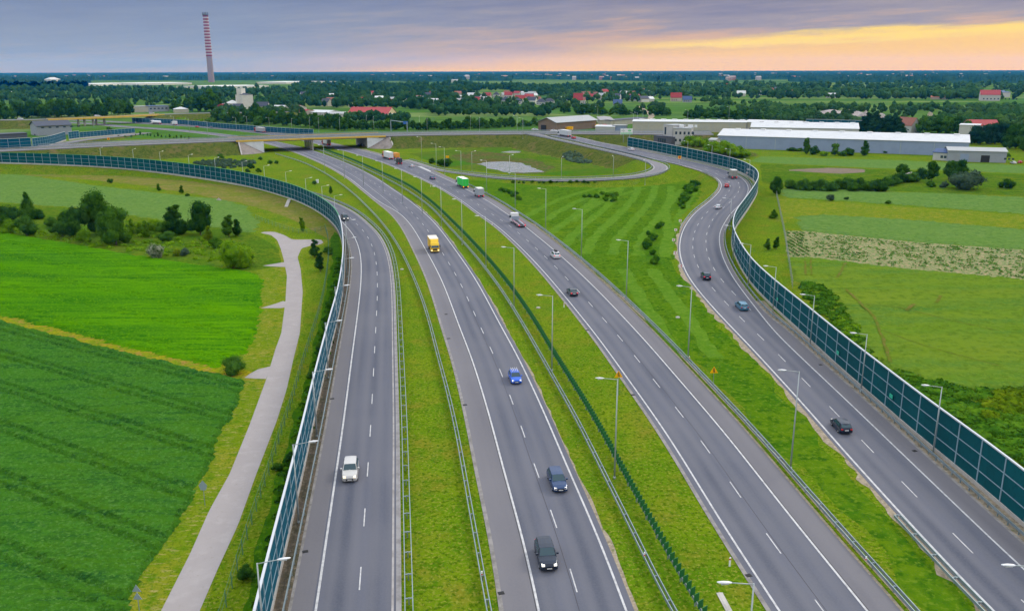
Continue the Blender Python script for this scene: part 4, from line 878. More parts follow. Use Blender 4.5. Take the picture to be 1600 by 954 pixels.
lamprow([(808,181,6),(817,184.5,6),(1005,173),(996,176),(990,177),(934,167),(1140,167),(1075,172)], 13, R(180), 'distant street lamp near the sheds and warehouses', 'distant lamps by the sheds')

# ------------------------------------------------------------------ vehicles
def ring(st):   # st: x, w_low, w_belt, w_top, z_bot, z_mid, z_belt, z_top
    x, wl, wb, wt, zb, zm, zg, zt = st
    return [(x, -wl * .9, zb), (x, -wl, zb + .12), (x, -wl * 1.01, zm), (x, -wb, zg), (x, -wt, zt - .03), (x, -wt * .6, zt), (x, 0, zt + .02), (x, wt * .6, zt), (x, wt, zt - .03), (x, wb, zg), (x, wl * 1.01, zm), (x, wl, zb + .12), (x, wl * .9, zb)]
def loft(mb, sts):
    V = []; n = len(ring(sts[0]))
    for s in sts: V += ring(s)
    Fc = []
    for i in range(len(sts) - 1):
        for j in range(n - 1): Fc.append((i * n + j, (i + 1) * n + j, (i + 1) * n + j + 1, i * n + j + 1))
        Fc.append((i * n + n - 1, (i + 1) * n + n - 1, (i + 1) * n, i * n))
    Fc += [tuple(range(n)), tuple(range((len(sts) - 1) * n, len(sts) * n))[::-1]]
    mb.add(V, Fc)
def wheel_meshes(r, wd):
    t = MB(); t.tube((0, -wd / 2, 0), (0, wd / 2, 0), r, r, 16); ri = MB()
    for sg in (-1, 1):
        y = sg * (wd / 2 + .006); n = 10; pts = [(0, y + .0 * sg, 0)]
        for k_ in range(n): a = 2 * math.pi * k_ / n; pts.append((r * .66 * math.cos(a), y, r * .66 * math.sin(a)))
        ri.add(pts, [(0, 1 + k_, 1 + (k_ + 1) % n) for k_ in range(n)])
    return t.mesh('tyre', MT['rubber']), ri.mesh('rim', MT['rim'])
WM = {}
def wheel(par, x, y, r=.33, wd=.22):
    if (r, wd) not in WM: WM[(r, wd)] = wheel_meshes(r, wd)
    o = empty('wheel', (x, y, r)); o.parent = par; a, b = WM[(r, wd)]; link('tyre', a, o); link('rim', b, o)
SHAPES = {   # x positions front->rear: L, hood end, windscreen top, roof end, tail glass base ; heights
 'hatch':  dict(L=4.1, W=1.76, hood=.92, belt=.98, roof=1.48, ws0=1.02, ws1=.25, rr=-1.45, rb=-1.95, tail=1.0),
 'sedan':  dict(L=4.7, W=1.82, hood=.88, belt=.95, roof=1.44, ws0=1.0, ws1=.22, rr=-1.15, rb=-1.75, tail=1.02),
 'wagon':  dict(L=4.8, W=1.84, hood=.90, belt=.98, roof=1.50, ws0=1.08, ws1=.30, rr=-1.95, rb=-2.32, tail=1.02),
 'suv':    dict(L=4.65, W=1.90, hood=1.06, belt=1.12, roof=1.70, ws0=1.05, ws1=.40, rr=-1.85, rb=-2.2, tail=1.15),
 'van':    dict(L=4.9, W=1.94, hood=1.12, belt=1.15, roof=1.92, ws0=1.45, ws1=.85, rr=-2.2, rb=-2.4, tail=1.15),
}
CAR = {}
def car_meshes(kind, paint):
    s = SHAPES[kind]; h = s['L'] / 2; w_ = s['W'] / 2; b = MB(); wt = w_ * .76; zb = .2
    sts = [(h, w_ * .80, w_ * .70, w_ * .55, .28, .50, .60, .66), (h - .12, w_ * .92, w_ * .82, w_ * .70, .22, .52, .68, s['hood'] - .16), (h - .55, w_ * .99, w_ * .92, w_ * .80, zb, .55, s['hood'] - .12, s['hood'] - .04),
           (s['ws0'], w_, w_ * .95, w_ * .86, zb, .58, s['hood'] - .02, s['hood'] + .03), (s['ws1'], w_, w_ * .95, wt, zb, .6, s['belt'], s['roof'] - .03),
           (s['ws1'] - .7, w_, w_ * .955, wt, zb, .6, s['belt'], s['roof']), (s['rr'] + .5, w_, w_ * .95, wt * .98, zb, .6, s['belt'] + .01, s['roof'] - .01), (s['rr'], w_ * .99, w_ * .94, wt * .94, zb, .6, s['belt'] + .02, s['roof'] - .05),
           (s['rb'], w_ * .97, w_ * .90, w_ * .82, .24, .6, s['tail'] - .06, s['tail'] + .0), (-h + .05, w_ * .93, w_ * .86, w_ * .76, .28, .55, s['tail'] - .16, s['tail'] - .08), (-h, w_ * .85, w_ * .78, w_ * .68, .32, .5, s['tail'] - .28, s['tail'] - .22)]
    loft(b, sts); out = [('body', b.mesh('body', paint, False))]
    e = .012
    g = MB(); a, c = s['ws0'] - .04, s['ws1'] + .05; z0, z1 = s['hood'] + .06, s['roof'] - .06
    g.add([(a + e, -w_ * .82, z0 + e), (a + e, w_ * .82, z0 + e), (c + e, wt * .92, z1 + e + .02), (c + e, -wt * .92, z1 + e + .02)], [(0, 1, 2, 3)]); out.append(('windscreen', g.mesh('windscreen', MT['glass'])))
    g = MB(); a, c = s['rb'] + .03, s['rr'] - .02; z0, z1 = s['tail'] + .05, s['roof'] - .09
    a2 = s['rr'] + (s['rb'] - s['rr']) * .92; g.add([(a2 - e * 2, -w_ * .78, z0 + .02), (a2 - e * 2, w_ * .78, z0 + .02), (c - e, wt * .86, z1), (c - e, -wt * .86, z1)], [(3, 2, 1, 0)]); out.append(('rear_window', g.mesh('rear_window', MT['glass'])))
    for sg in (-1, 1):
        g = MB(); xs = [s['ws0'] - .30, s['ws1'] - .1, s['rr'] + .35, s['rr'] + .0]; yb = w_ * .957 + e; yt = wt + .02; zb_, zt_ = s['belt'] + .02, s['roof'] - .1
        f = .93
        g.add([(xs[0], sg * (yb), zb_), (xs[3] - .12, sg * (yb - .01), zb_ + .02), (xs[2] - .1, sg * (yb + (yt - yb) * f), zt_), (xs[1], sg * (yb + (yt - yb) * f), zt_)], [(0, 1, 2, 3)] if sg < 0 else [(3, 2, 1, 0)])
        out.append(('side_window', g.mesh('side_window', MT['glass'])))
        m_ = MB(); m_.box(s['ws0'] - .38, s['ws0'] - .18, min(sg * w_ * .97, sg * (w_ + .2)), max(sg * w_ * .97, sg * (w_ + .2)), s['belt'] + .0, s['belt'] + .17); out.append(('mirror', m_.mesh('mirror', paint)))
    g = MB(); g.box(h - .0, h + .02, -w_ * .45, w_ * .45, .36, .56); out.append(('grille', g.mesh('grille', MT['black'])))
    return out, s, h, w_
def car(px, py, kind, paint, ref, sgn, label, towards, head='head', lat=None, lit=True, box=None, group=None, rack=False, name='car', z=None, rz=None):
    zz = z or 0; p = P(px, py, zz)
    if ref is not None:
        for _ in range(4): i = nearest_i(ref, p); p = P(px, py, ref[i, 2] + .05)
        d = ref[min(i + 2, len(ref) - 1)] - ref[max(i - 2, 0)]; rz = math.atan2(d[1] * sgn, d[0] * sgn)
    if (kind, paint.name) not in CAR: CAR[(kind, paint.name)] = car_meshes(kind, paint)
    out, s, h, w_ = CAR[(kind, paint.name)]; r_ = empty(name, tuple(p + [0, 0, .01]), rz, label, 'car', group)
    for nm, me in out: link(nm, me, r_)
    for x in (h - .85, -h + .85):
        for y in (-w_ + .12, w_ - .12): wheel(r_, x, y, .35 if kind in ('suv', 'van') else .32)
    for sg in (-1, 1):
        m_ = MB(); y0, y1 = sorted((sg * w_ * .48, sg * w_ * .80)); z0 = s['hood'] - .36; m_.hexa([(h - .12, y0, z0), (h + .01, y0, z0), (h - .0 , y1, z0), (h - .18, y1, z0)] if sg > 0 else [(h - .18, y0, z0), (h, y0, z0), (h + .01, y1, z0), (h - .12, y1, z0)], [(h - .22, y0, z0 + .2), (h - .09, y0, z0 + .18), (h - .13, y1, z0 + .18), (h - .3, y1, z0 + .2)] if sg > 0 else [(h - .3, y0, z0 + .2), (h - .13, y0, z0 + .18), (h - .09, y1, z0 + .18), (h - .22, y1, z0 + .2)])
        m_.build('headlight', MT[head], r_)
        m_ = MB(); y0, y1 = sorted((sg * w_ * .56, sg * w_ * .88)); z0 = s['tail'] - .30; m_.box(-h - .02, -h + .14, y0, y1, z0, z0 + .2); m_.build('tail_light', MT['tail'] if lit else MT['red'], r_)
    m_ = MB(); m_.box(-h - .025, -h + .02, -.26, .26, .62, .74); m_.build('number_plate', MT['plate'], r_)
    m_ = MB(); m_.box(h - .02, h + .035, -.26, .26, .40, .50); m_.build('number_plate', MT['plate'], r_)
    if box:
        m_ = MB(); z0 = s['roof'] + .10
        loft(m_, [(.55, .2, .2, .15, z0, z0 + .08, z0 + .12, z0 + .2), (.3, .38, .36, .3, z0, z0 + .12, z0 + .2, z0 + .36), (-1.1, .40, .38, .32, z0, z0 + .12, z0 + .22, z0 + .38), (-1.4, .34, .32, .28, z0, z0 + .1, z0 + .18, z0 + .32)]); m_.build('roof_box', MT[box], r_)
    if rack:
        for y in (-.45, -.15, .18, .48):
            m_ = MB(); m_.tube((-1.5, y, s['roof'] + .16), (.15, y * .9, s['roof'] + .16), .035, n=6); m_.tube((-1.2, y, s['roof'] - .02), (-1.2, y, s['roof'] + .2), .03, n=5); m_.tube((.0, y * .9, s['roof'] - .02), (.0, y * .9, s['roof'] + .2), .03, n=5); m_.build('roof_rack_bar', MT['lamp_head'], r_)
    return r_
def truck(px, py, ref, sgn, label, L, W, Hh, boxm, cabm, roofm=None, articulated=False, cablen=2.0, lit='tail', headm='headwarm', flat=False, tank=False, name='truck', z=None, rz=None, box0=1.0, cabh=2.9, low=False, group=None, vent=False):
    zz = z or 0; p = P(px, py, zz)
    if ref is not None:
        for _ in range(4): i = nearest_i(ref, p); p = P(px, py, ref[i, 2] + .05)
        d = ref[min(i + 2, len(ref) - 1)] - ref[max(i - 2, 0)]; rz = math.atan2(d[1] * sgn, d[0] * sgn)
    r_ = empty(name, tuple(p + [0, 0, .01]), rz, label, 'truck', group); h = L / 2; w_ = W / 2
    c = MB(); c.box(-h + .1, h - .3, -w_ * .42, w_ * .42, .55, .95); c.box(-h + .15, -h + .35, -w_ * .9, w_ * .9, .45, .62)
    if articulated or L > 9: c.box(-h + 3.9, h - cablen - 2.2, -w_ * .94, w_ * .94, .45, .8)
    c.build('chassis', MT['chassis'], r_)
    x0 = h - cablen; b = MB(); q = [(x0, .45), (h - .02, .45), (h, 1.35), (h - .22, cabh * .80), (h - .5, cabh), (x0, cabh)]
    V_ = [(x, -w_ * .96, z_) for x, z_ in q] + [(x, w_ * .96, z_) for x, z_ in q]; n = len(q)
    b.add(V_, [tuple(range(n)), tuple(range(2 * n - 1, n - 1, -1))] + [(i, n + i, n + (i + 1) % n, (i + 1) % n) for i in range(n)])
    cab = b.build('cab', cabm, r_)
    g = MB(); e = .02; g.add([(h + e, -w_ * .86, 1.42), (h + e, w_ * .86, 1.42), (h - .20 + e, w_ * .84, cabh * .78), (h - .20 + e, -w_ * .84, cabh * .78)], [(0, 1, 2, 3)]); g.build('windscreen', MT['glass'], r_)
    for sg in (-1, 1):
        g = MB(); y = sg * (w_ * .96 + .012); g.add([(h - .25, y, 1.5), (h - .42, y, cabh * .76), (x0 + .45, y, cabh * .76), (x0 + .45, y, 1.5)], [(0, 1, 2, 3) if sg > 0 else (3, 2, 1, 0)]); g.build('side_window', MT['glass'], r_)
        g = MB(); g.box(h - .35, h - .22, min(sg * w_, sg * (w_ + .28)), max(sg * w_, sg * (w_ + .28)), 1.5, 2.15); g.build('mirror', MT['black'], r_)
        g = MB(); ys = sorted((sg * w_ * .6, sg * w_ * .92)); g.box(h - .05, h + .03, *ys, .6, .85); g.build('headlight', MT[headm], r_)
        g = MB(); g.box(-h - .03, -h + .1, *ys, .55, .95); g.build('tail_light', MT[lit], r_)
    g = MB(); g.box(h - .02, h + .025, -w_ * .5, w_ * .5, .75, 1.2); g.build('grille', MT['black'], r_)
    xb1 = x0 - (.7 if articulated else .12)
    if flat:
        g = MB()
        for s_ in (-1, 1): g.add([(xb1, s_ * w_ * .95, .95), (xb1, s_ * w_ * .5, .95), (-h, s_ * w_ * .5, .72), (-h, s_ * w_ * .95, .72), (xb1, s_ * w_ * .95, 1.08), (xb1, s_ * w_ * .5, 1.08), (-h, s_ * w_ * .5, .85), (-h, s_ * w_ * .95, .85)], [(3, 2, 1, 0), (4, 5, 6, 7), (0, 1, 5, 4), (1, 2, 6, 5), (2, 3, 7, 6), (3, 0, 4, 7)])
        g.box(xb1 - .2, xb1, -w_ * .95, w_ * .95, .9, 2.2); g.box(-h, -h + 1.5, -w_ * .95, w_ * .95, .6, .74)
        for k_ in range(5): g.box(-h + 1 + k_ * 1.1, -h + 1.2 + k_ * 1.1, -w_ * .5, w_ * .5, .8, .9)
        g.build('loading_ramp', MT['sign_back'], r_)
        g = MB()
        for s_ in (-1, 1): g.tube((xb1, s_ * w_ * .97, 1.3), (-h + .3, s_ * w_ * .97, 1.05), .07, n=6)
        g.build('side_rail', MT['red'], r_)
    elif tank:
        g = MB(); n = 14; xs = [xb1, xb1 - .4, -h + .4, -h]; rs = [w_ * .7, w_ * .98, w_ * .98, w_ * .7]
        V_ = []; 
        for x, rr in zip(xs, rs):
            for k_ in range(n): a = 2 * math.pi * k_ / n; V_.append((x, rr * math.cos(a), 2.1 + rr * math.sin(a)))
        g.add(V_, [(i * n + j, i * n + (j + 1) % n, (i + 1) * n + (j + 1) % n, (i + 1) * n + j) for i in range(3) for j in range(n)] + [tuple(range(n)), tuple(range(3 * n, 4 * n))]); g.build('tank', boxm, r_, smooth=True)
    else:
        g = MB(); g.box(-h, xb1, -w_, w_, box0, Hh); bx = g.build('cargo_box', boxm, r_)
        g = MB(); g.box(-h - .01, xb1 + .01, -w_ - .01, w_ + .01, Hh, Hh + .06); g.build('roof', roofm or MT['white'], bx)
        g = MB()
        for y in (-.02,): g.box(-h - .025, -h, -.02, .02, box0 + .1, Hh - .1); g.box(-h - .03, -h, -w_ + .06, -w_ + .12, box0 + .1, Hh - .1); g.box(-h - .03, -h, w_ - .12, w_ - .06, box0 + .1, Hh - .1)
        g.build('door_seams', MT['lamp_pole'], bx)
        if vent:
            g = MB(); g.add([(xb1, -w_ * .9, cabh), (xb1, w_ * .9, cabh), (xb1, w_ * .9, Hh), (xb1, -w_ * .9, Hh), (h - .75, -w_ * .85, cabh), (h - .75, w_ * .85, cabh), (xb1 + .5, w_ * .85, Hh - .1), (xb1 + .5, -w_ * .85, Hh - .1)], [(0, 3, 2, 1), (4, 5, 6, 7), (0, 1, 5, 4), (1, 2, 6, 5), (2, 3, 7, 6), (3, 0, 4, 7)]); g.build('wind_deflector', cabm, r_)
    rw = .48; xs = [h - 1.25] + ([x0 - .9] if articulated else []) + ([-h + 1.6, -h + 2.9, -h + 4.2] if articulated else ([-h + 1.5, -h + 2.75] if L > 8.5 else [-h + 1.5]))
    for x in xs:
        for y in (-w_ + .2, w_ - .2): wheel(r_, x, y, rw, .32)
    return r_
cp = {k: carpaint(k, v) for k, v in dict(silver=(.50, .49, .47), navy=(.014, .045, .125), black=(.010, .020, .040), blue=(.008, .10, .55), white=(.70, .70, .70), darkgrey=(.035, .045, .055), red=(.45, .02, .02), steel=(.06, .20, .30), grey=(.25, .26, .28), light=(.55, .57, .6)).items()}  # black has the blue of the reflected sky mixed into its colour
lBr = lB
car(548, 741, 'suv', cp['silver'], lA, -1, 'silver off-roader with warm headlights driving down the left slip road', True, head='headwarm')
car(539, 343.5, 'van', cp['darkgrey'], lA, -1, 'dark people carrier just coming round the left bend beside the wall', True)
truck(677.5, 391, lB, -1, 'yellow box truck with a pale roof and yellow cab on the motorway', 7.6, 2.4, 3.5, mat('truck_yellow', (.72, .43, .012), .5), mat('cab_yellow', (.78, .50, .012), .4), mat('cream_roof', (.72, .66, .55), .7), vent=True, cabh=2.6)
car(804.5, 594, 'hatch', cp['blue'], lB, -1, 'bright blue small car with bars on its roof driving towards the camera', True, rack=True)
car(870.5, 756, 'wagon', cp['navy'], lB, -1, 'dark blue estate car in the right lane of the oncoming motorway', True)
car(853, 874, 'suv', cp['black'], lB, -1, 'black off-roader nearest to the camera on the oncoming motorway', True)
car(867.5, 402, 'suv', cp['white'], lC, 1, 'white off-roader with a dark roof box on the outgoing motorway', False, box='darkbox' if 'darkbox' in MT else 'black')
car(894, 459.5, 'sedan', cp['darkgrey'], lC, 1, 'dark grey saloon with bright red tail lights, nearest on the outgoing motorway', False)
truck(809, 351, lC, 1, 'white cab car transporter with an empty blue grey ramp bed', 11.5, 2.5, 3, MT['sign_back'], mat('cab_white', (.72, .72, .72), .4), flat=True, cabh=3.2, cablen=2.2)
truck(748.5, 307, lC, 1, 'grey box truck with red tail lights behind the green one', 7.2, 2.4, 3.5, mat('box_grey', (.33, .36, .38), .6), cp['light'], mat('grey_roof', (.62, .62, .62), .7))
truck(722.5, 292, lC, 1, 'bright green box lorry with white roof and white cab', 11.5, 2.55, 4.0, mat('box_green', (.02, .55, .05), .5), mat('cab_white2', (.72, .72, .72), .4), mat('white_roof', (.74, .76, .74), .7), lit='amber', cabh=3.6)
car(675.5, 280, 'sedan', cp['navy'], lC, 1, 'small dark blue saloon ahead of the green lorry', False)
car(643, 261, 'wagon', cp['light'], lC, 1, 'pale silver car between the dark saloon and the lorries', False)
truck(623, 256.5, lC, 1, 'dark boxed van with pale lower body beside the white trailer', 6.4, 2.3, 3.2, mat('box_dark', (.02, .025, .03), .5), cp['light'], mat('dark_roof', (.05, .05, .055), .7))
truck(606, 248, lC, 1, 'white articulated lorry with an orange cab just past the bridge', 13.5, 2.55, 4.0, mat('trailer_white', (.62, .63, .62), .5), mat('cab_orange', (.62, .16, .04), .5), articulated=True, cabh=3.7, cablen=2.2)
truck(618, 247.5, lC, 1, 'orange tipper lorry beside the white trailer', 8.5, 2.5, 3.2, mat('tipper_orange', (.70, .30, .02), .5), mat('cab_orange2', (.65, .25, .02), .5), mat('tipper_load', (.55, .22, .02), .7), cabh=3.1)
truck(510, 226.5, lC, 1, 'white and red lorry in the shade under the bridge', 12, 2.55, 3.8, mat('box_white3', (.55, .56, .58), .5), mat('cab_red', (.5, .05, .03), .5), articulated=True, cabh=3.5, cablen=2.2)
car(451, 236, 'sedan', cp['black'], lB, -1, 'dark car with shining headlights coming out from under the bridge', True, head='headwarm')
car(1102.5, 435, 'suv', cp['black'], lD, 1, 'black car with glowing red tail lights on the right ramp', False)
car(1158.5, 481.5, 'wagon', cp['steel'], lD, 1, 'steel blue estate car on the right ramp beside the wall', False, lit=False)
car(1313.5, 670, 'hatch', cp['black'], lD, 1, 'black hatchback nearest to the camera on the right ramp', False, lit=False)
car(1122.5, 325.5, 'sedan', cp['light'], lD, 1, 'silver saloon in the bend of the right ramp', False, lit=False)
car(1135.5, 292, 'hatch', cp['red'], lD, 1, 'small red car below the grey box truck in the bend', False)
truck(1144.5, 278, lD, 1, 'beige grey box truck in the upper bend of the right ramp', 7.4, 2.4, 3.6, mat('box_beige', (.26, .26, .22), .6), cp['grey'], mat('roof_beige', (.5, .5, .47), .7))
car(986, 235, 'wagon', cp['white'], lD, 1, 'white car with a blue rear on the upper ramp', False)
truck(882, 213, lD, 1, 'white articulated lorry at the top of the right ramp', 14.5, 2.55, 4.0, mat('trailer_grey', (.50, .53, .54), .5), mat('cab_white4', (.7, .7, .7), .4), articulated=True, cabh=3.7, cablen=2.2)
car(896, 216.8, 'hatch', cp['red'], lD, 1, 'red car right behind the white lorry at the top of the ramp', False)
car(865.5, 205.5, 'sedan', cp['white'], lO, 1, 'white saloon on the overpass road in front of the brown shed', False, z=7.5)
car(836, 203.8, 'sedan', cp['light'], lO, 1, 'pale car on the overpass road left of the brown shed', False, z=7.5)
truck(406, 206.8, lC, 1, 'grey trailer lorry with red ends on the far carriageway', 14.5, 2.55, 4.0, mat('trailer_dusk', (.32, .31, .33), .6), mat('cab_red2', (.45, .04, .03), .5), articulated=True, cabh=3.6, cablen=2.2)
truck(244, 194, lC, 1, 'white tanker lorry on the far carriageway at the upper left', 13.5, 2.5, 3.4, mat('tank_white', (.68, .68, .70), .4), mat('cab_white5', (.7, .7, .7), .4), articulated=True, tank=True, cabh=3.5, cablen=2.2)
truck(272.5, 195.5, lC, 1, 'small white box van behind the tanker lorry', 7, 2.4, 3.6, mat('box_white6', (.68, .69, .70), .5), cp['white'])
car(308, 199.3, 'sedan', cp['red'], lC, 1, 'dark reddish car right of the white box van', False)
car(330, 199.8, 'hatch', cp['grey'], lC, 1, 'grey car between the reddish car and the grey trailer lorry', False)
car(210, 192.7, 'wagon', cp['steel'], lC, 1, 'blue grey car left of the tanker lorry', False)
car(147, 189.5, 'hatch', cp['light'], lC, 1, 'pale car seen below the distant bridge', False)
car(32, 186.5, 'sedan', cp['light'], lO2, 1, 'pale car on the distant embankment at the left edge', False, z=7)
car(152, 182, 'wagon', cp['white'], lO2, 1, 'white car on the distant bridge', False, z=7)
car(237, 178, 'van', cp['light'], lO2, 1, 'pale van at the right end of the distant bridge', False, z=7)

# ------------------------------------------------------------------ buildings
def frame_b(pa, pb, z=0):
    a = P(*pa[:2], pa[2] if len(pa) > 2 else z); b = P(*pb[:2], pb[2] if len(pb) > 2 else z); d = b - a; L = float(np.hypot(d[0], d[1])); return a, L, math.atan2(d[1], d[0])
def building(pa, pb, depth, h, rise, wm, rm, label, name='shed', drop=0, ridge='x', windows=(), doors=(), over=.4, extras=None, z=0, cat='building', hip=False, group=None):
    """front wall from pa to pb (photo pixels of its foot), local x along it, y going away"""
    a, L, rz = frame_b(pa, pb, z); r_ = empty(name, (a[0], a[1], z), rz, label, cat, group)
    mb = MB()
    if ridge == 'x': mb.add([(0, 0, 0), (L, 0, 0), (L, depth, 0), (0, depth, 0), (0, 0, h), (L, 0, h), (L, depth, h), (0, depth, h), (0, depth / 2, h + (0 if hip else rise)), (L, depth / 2, h + (0 if hip else rise))], [(0, 1, 5, 4), (2, 3, 7, 6), (1, 2, 6, 9, 5), (3, 0, 4, 8, 7)])
    else: mb.add([(0, 0, 0), (L, 0, 0), (L, depth, 0), (0, depth, 0), (0, 0, h), (L, 0, h), (L, depth, h), (0, depth, h), (L / 2, 0, h + (0 if hip else rise)), (L / 2, depth, h + (0 if hip else rise))], [(0, 1, 5, 8, 4), (2, 3, 7, 9, 6), (1, 2, 6, 5), (3, 0, 4, 7)])
    if drop: mb.v = [(x, y, -drop if z_ == 0 else z_) for x, y, z_ in mb.v]
    mb.build('wall', wm, r_)
    o, e = over, .05; rb = MB(); k = rise / (depth / 2 if ridge == 'x' else L / 2) * o; t = .25; zz = h - k + .06
    if rise <= .01: rb.box(-o, L + o, -o, depth + o, h + .02, h + .35)
    elif hip:
        q = min(depth, L) / 2
        B_ = [(-o, -o), (L + o, -o), (L + o, depth + o), (-o, depth + o)]; T_ = [(q, depth / 2), (L - q, depth / 2)] if L > depth else [(L / 2, q), (L / 2, depth - q)]
        pts = [(x, y, h + .03) for x, y in B_] + [(x, y, h + rise) for x, y in T_]
        rb.add(pts, [(0, 1, 5, 4), (1, 2, 5), (2, 3, 4, 5), (3, 0, 4), (3, 2, 1, 0)] if L > depth else [(0, 1, 4), (1, 2, 5, 4), (2, 3, 5), (3, 0, 4, 5), (3, 2, 1, 0)])
    elif ridge == 'x':
        pr = [(-o, zz), (depth / 2, h + rise + .06), (depth + o, zz), (depth + o, zz + t), (depth / 2, h + rise + .06 + t), (-o, zz + t)]
        V_ = [(-o, y, z_) for y, z_ in pr] + [(L + o, y, z_) for y, z_ in pr]; rb.add(V_, [(0, 1, 4, 5), (1, 2, 3, 4), (6 + 5, 6 + 4, 6 + 1, 6 + 0), (6 + 4, 6 + 3, 6 + 2, 6 + 1)] + [(i, (i + 1) % 6, 6 + (i + 1) % 6, 6 + i) for i in range(6)])
    else:
        pr = [(-o, zz), (L / 2, h + rise + .06), (L + o, zz), (L + o, zz + t), (L / 2, h + rise + .06 + t), (-o, zz + t)]
        V_ = [(x, -o, z_) for x, z_ in pr] + [(x, depth + o, z_) for x, z_ in pr]; rb.add(V_, [(0, 1, 4, 5), (1, 2, 3, 4), (6 + 5, 6 + 4, 6 + 1, 6 + 0), (6 + 4, 6 + 3, 6 + 2, 6 + 1)] + [(i, (i + 1) % 6, 6 + (i + 1) % 6, 6 + i) for i in range(6)])
    ro = rb.build('roof', rm, r_)
    for (face, x0, w_, z0, h_, n, gap) in windows:
        for i in range(n):
            m_ = MB(); x = x0 + i * gap
            if face == 'f': m_.box(x, x + w_, -.06, .02, z0, z0 + h_)
            elif face == 'l': m_.box(-.06, .02, x, x + w_, z0, z0 + h_)
            else: m_.box(L - .02, L + .06, x, x + w_, z0, z0 + h_)
            m_.build('window', MT['window'], r_)
    for (face, x0, w_, h_, dm) in doors:
        m_ = MB()
        if face == 'f': m_.box(x0, x0 + w_, -.07, .02, 0, h_)
        elif face == 'l': m_.box(-.07, .02, x0, x0 + w_, 0, h_)
        else: m_.box(L - .02, L + .07, x0, x0 + w_, 0, h_)
        m_.build('door', dm, r_)
    if extras: extras(r_, L, ro)
    return r_
WMt = {k: wallmat('wall_' + k, v) for k, v in dict(white=(.46, .45, .43), cream=(.42, .39, .31), blue=(.24, .30, .42), brown=(.22, .15, .10), grey=(.28, .30, .33), dark=(.08, .085, .10), tan=(.42, .36, .28), sandy=(.50, .42, .22)).items()}
RMt = {k: wallmat('roof_' + k, v) for k, v in dict(white=(.52, .54, .56), pale=(.34, .36, .37), red=(.30, .035, .035), terracotta=(.26, .10, .07), dark=(.05, .06, .085), grey=(.26, .26, .27), blue=(.05, .09, .20), green=(.25, .34, .24)).items()}
def skylights(n, y, w_=3, d=2.0):
    def f(r_, L, ro):
        zt = max(v.co.z for v in ro.data.vertices)
        for i in range(n):
            m_ = MB(); x = L * (i + .5) / n; m_.box(x, x + w_, y, y + d, zt - 1.2, zt + .35); m_.build('roof_vent', MT['white'], ro)
    return f
def seams(n, h, base):
    def f(r_, L, ro):
        base(r_, L, ro) if base else None
        for i in range(1, n):
            m_ = MB(); x = L * i / n; m_.box(x - .12, x + .12, -.1, -.01, 0, h - .3); m_.build('downpipe', MT['lamp_pole'], r_)
    return f
building((1120.8,231), (1512,244.4), 34, 7.6, 3.2, WMt['blue'], RMt['white'], 'long warehouse with pale blue walls and low white roof on the right', 'warehouse', extras=seams(8, 7.6, skylights(9, 15)))
building((1172,219.5), (1340,223), 30, 9.0, 3.0, WMt['white'], RMt['white'], 'second white roofed warehouse right behind the long blue walled one', 'warehouse', extras=skylights(7, 13))
building((988,206.5,0), (1165,208.5,0), 26, 8.2, 1.0, WMt['cream'], RMt['white'], 'long cream warehouse with white roof behind the overpass road', 'warehouse', extras=seams(7, 8, skylights(10, 10, 4, 3)), windows=[('f', 90, 2, 2.2, 1.8, 10, 4.6)])
building((1160,208), (1245,211.5), 26, 8.4, 1.2, WMt['cream'], RMt['white'], 'cream warehouse wing behind the blue walled warehouse', 'warehouse')
def cornice(r_, L, ro):
    for x, y, w_ in ((3, 4, 2.5), (8, 6, 3), (12, 5, 1.5)):
        m_ = MB(); m_.box(x, x + w_, y, y + 2, 10.2, 11.6); m_.build('roof_unit', MT['lamp_head'], ro)
building((1051,226.2), (1078.5,226.8), 15, 9.6, 0, WMt['white'], RMt['pale'], 'white two storey office building with small windows beside the right wall', 'office_building', windows=[('f', 1.2, 1.2, 2, 1.6, 5, 2.5), ('f', 1.2, 1.2, 6.2, 1.7, 5, 2.5), ('r', 3, 1.6, 6, 1.6, 4, 3), ('r', 3, 1.6, 2, 1.6, 4, 3)], extras=cornice, over=.25, z=4.0, drop=5)
building((1036,224), (1050,225.6), 10, 11.2, 0, WMt['white'], RMt['pale'], 'tall white block joined to the left end of the office building', 'office_block', windows=[('f', 1, 1.6, 5.5, 4.5, 1, 3)], over=.1, z=4.0, drop=5)
building((1021,223.6), (1049,226.6), 6, 4.4, 0, WMt['dark'], RMt['dark'], 'low dark glazed hall in front of the white office block', 'office_hall', windows=[('f', 4, 1.6, .8, 2.6, 4, 2.0)], over=.1, z=4.0, drop=5)
building((1107,229.5), (1117,230), 8, 4, .8, WMt['white'], RMt['pale'], 'small white hut between the office and the blue warehouse', 'hut', z=4.0, drop=5)
building((1480,252), (1571.5,254.5), 15, 5.6, 1.4, WMt['grey'], RMt['pale'], 'grey workshop with an open dark doorway at the right edge', 'workshop', doors=[('f', 16, 4.2, 3.6, MT['black']), ('f', 6, 4.2, 4.2, WMt['blue'])], windows=[('f', 27, 1.2, 1.6, 1, 3, 1.8)])  # the black panel is a flat sheet painted as the doorway's dark inside
building((1457,249.8), (1481,251.5), 9, 4.2, 1.6, WMt['white'], RMt['blue'], 'white annex with bluish roof at the left end of the grey workshop', 'annex', windows=[('f', 4, 1.4, 1.3, 1.4, 2, 1.8)])
building((841,203.5), (869,205.2), 52, 7.0, 3.4, WMt['brown'], RMt['pale'], 'brown timber barn with pale gable roof beyond the overpass road', 'barn', ridge='y', over=1.2, doors=[('f', 3, 6, 4.5, MT['black'])])
building((930,204.2), (960,204.8), 12, 3.2, 1.0, WMt['white'], RMt['white'], 'low white tent roof right of the brown barn', 'tent')
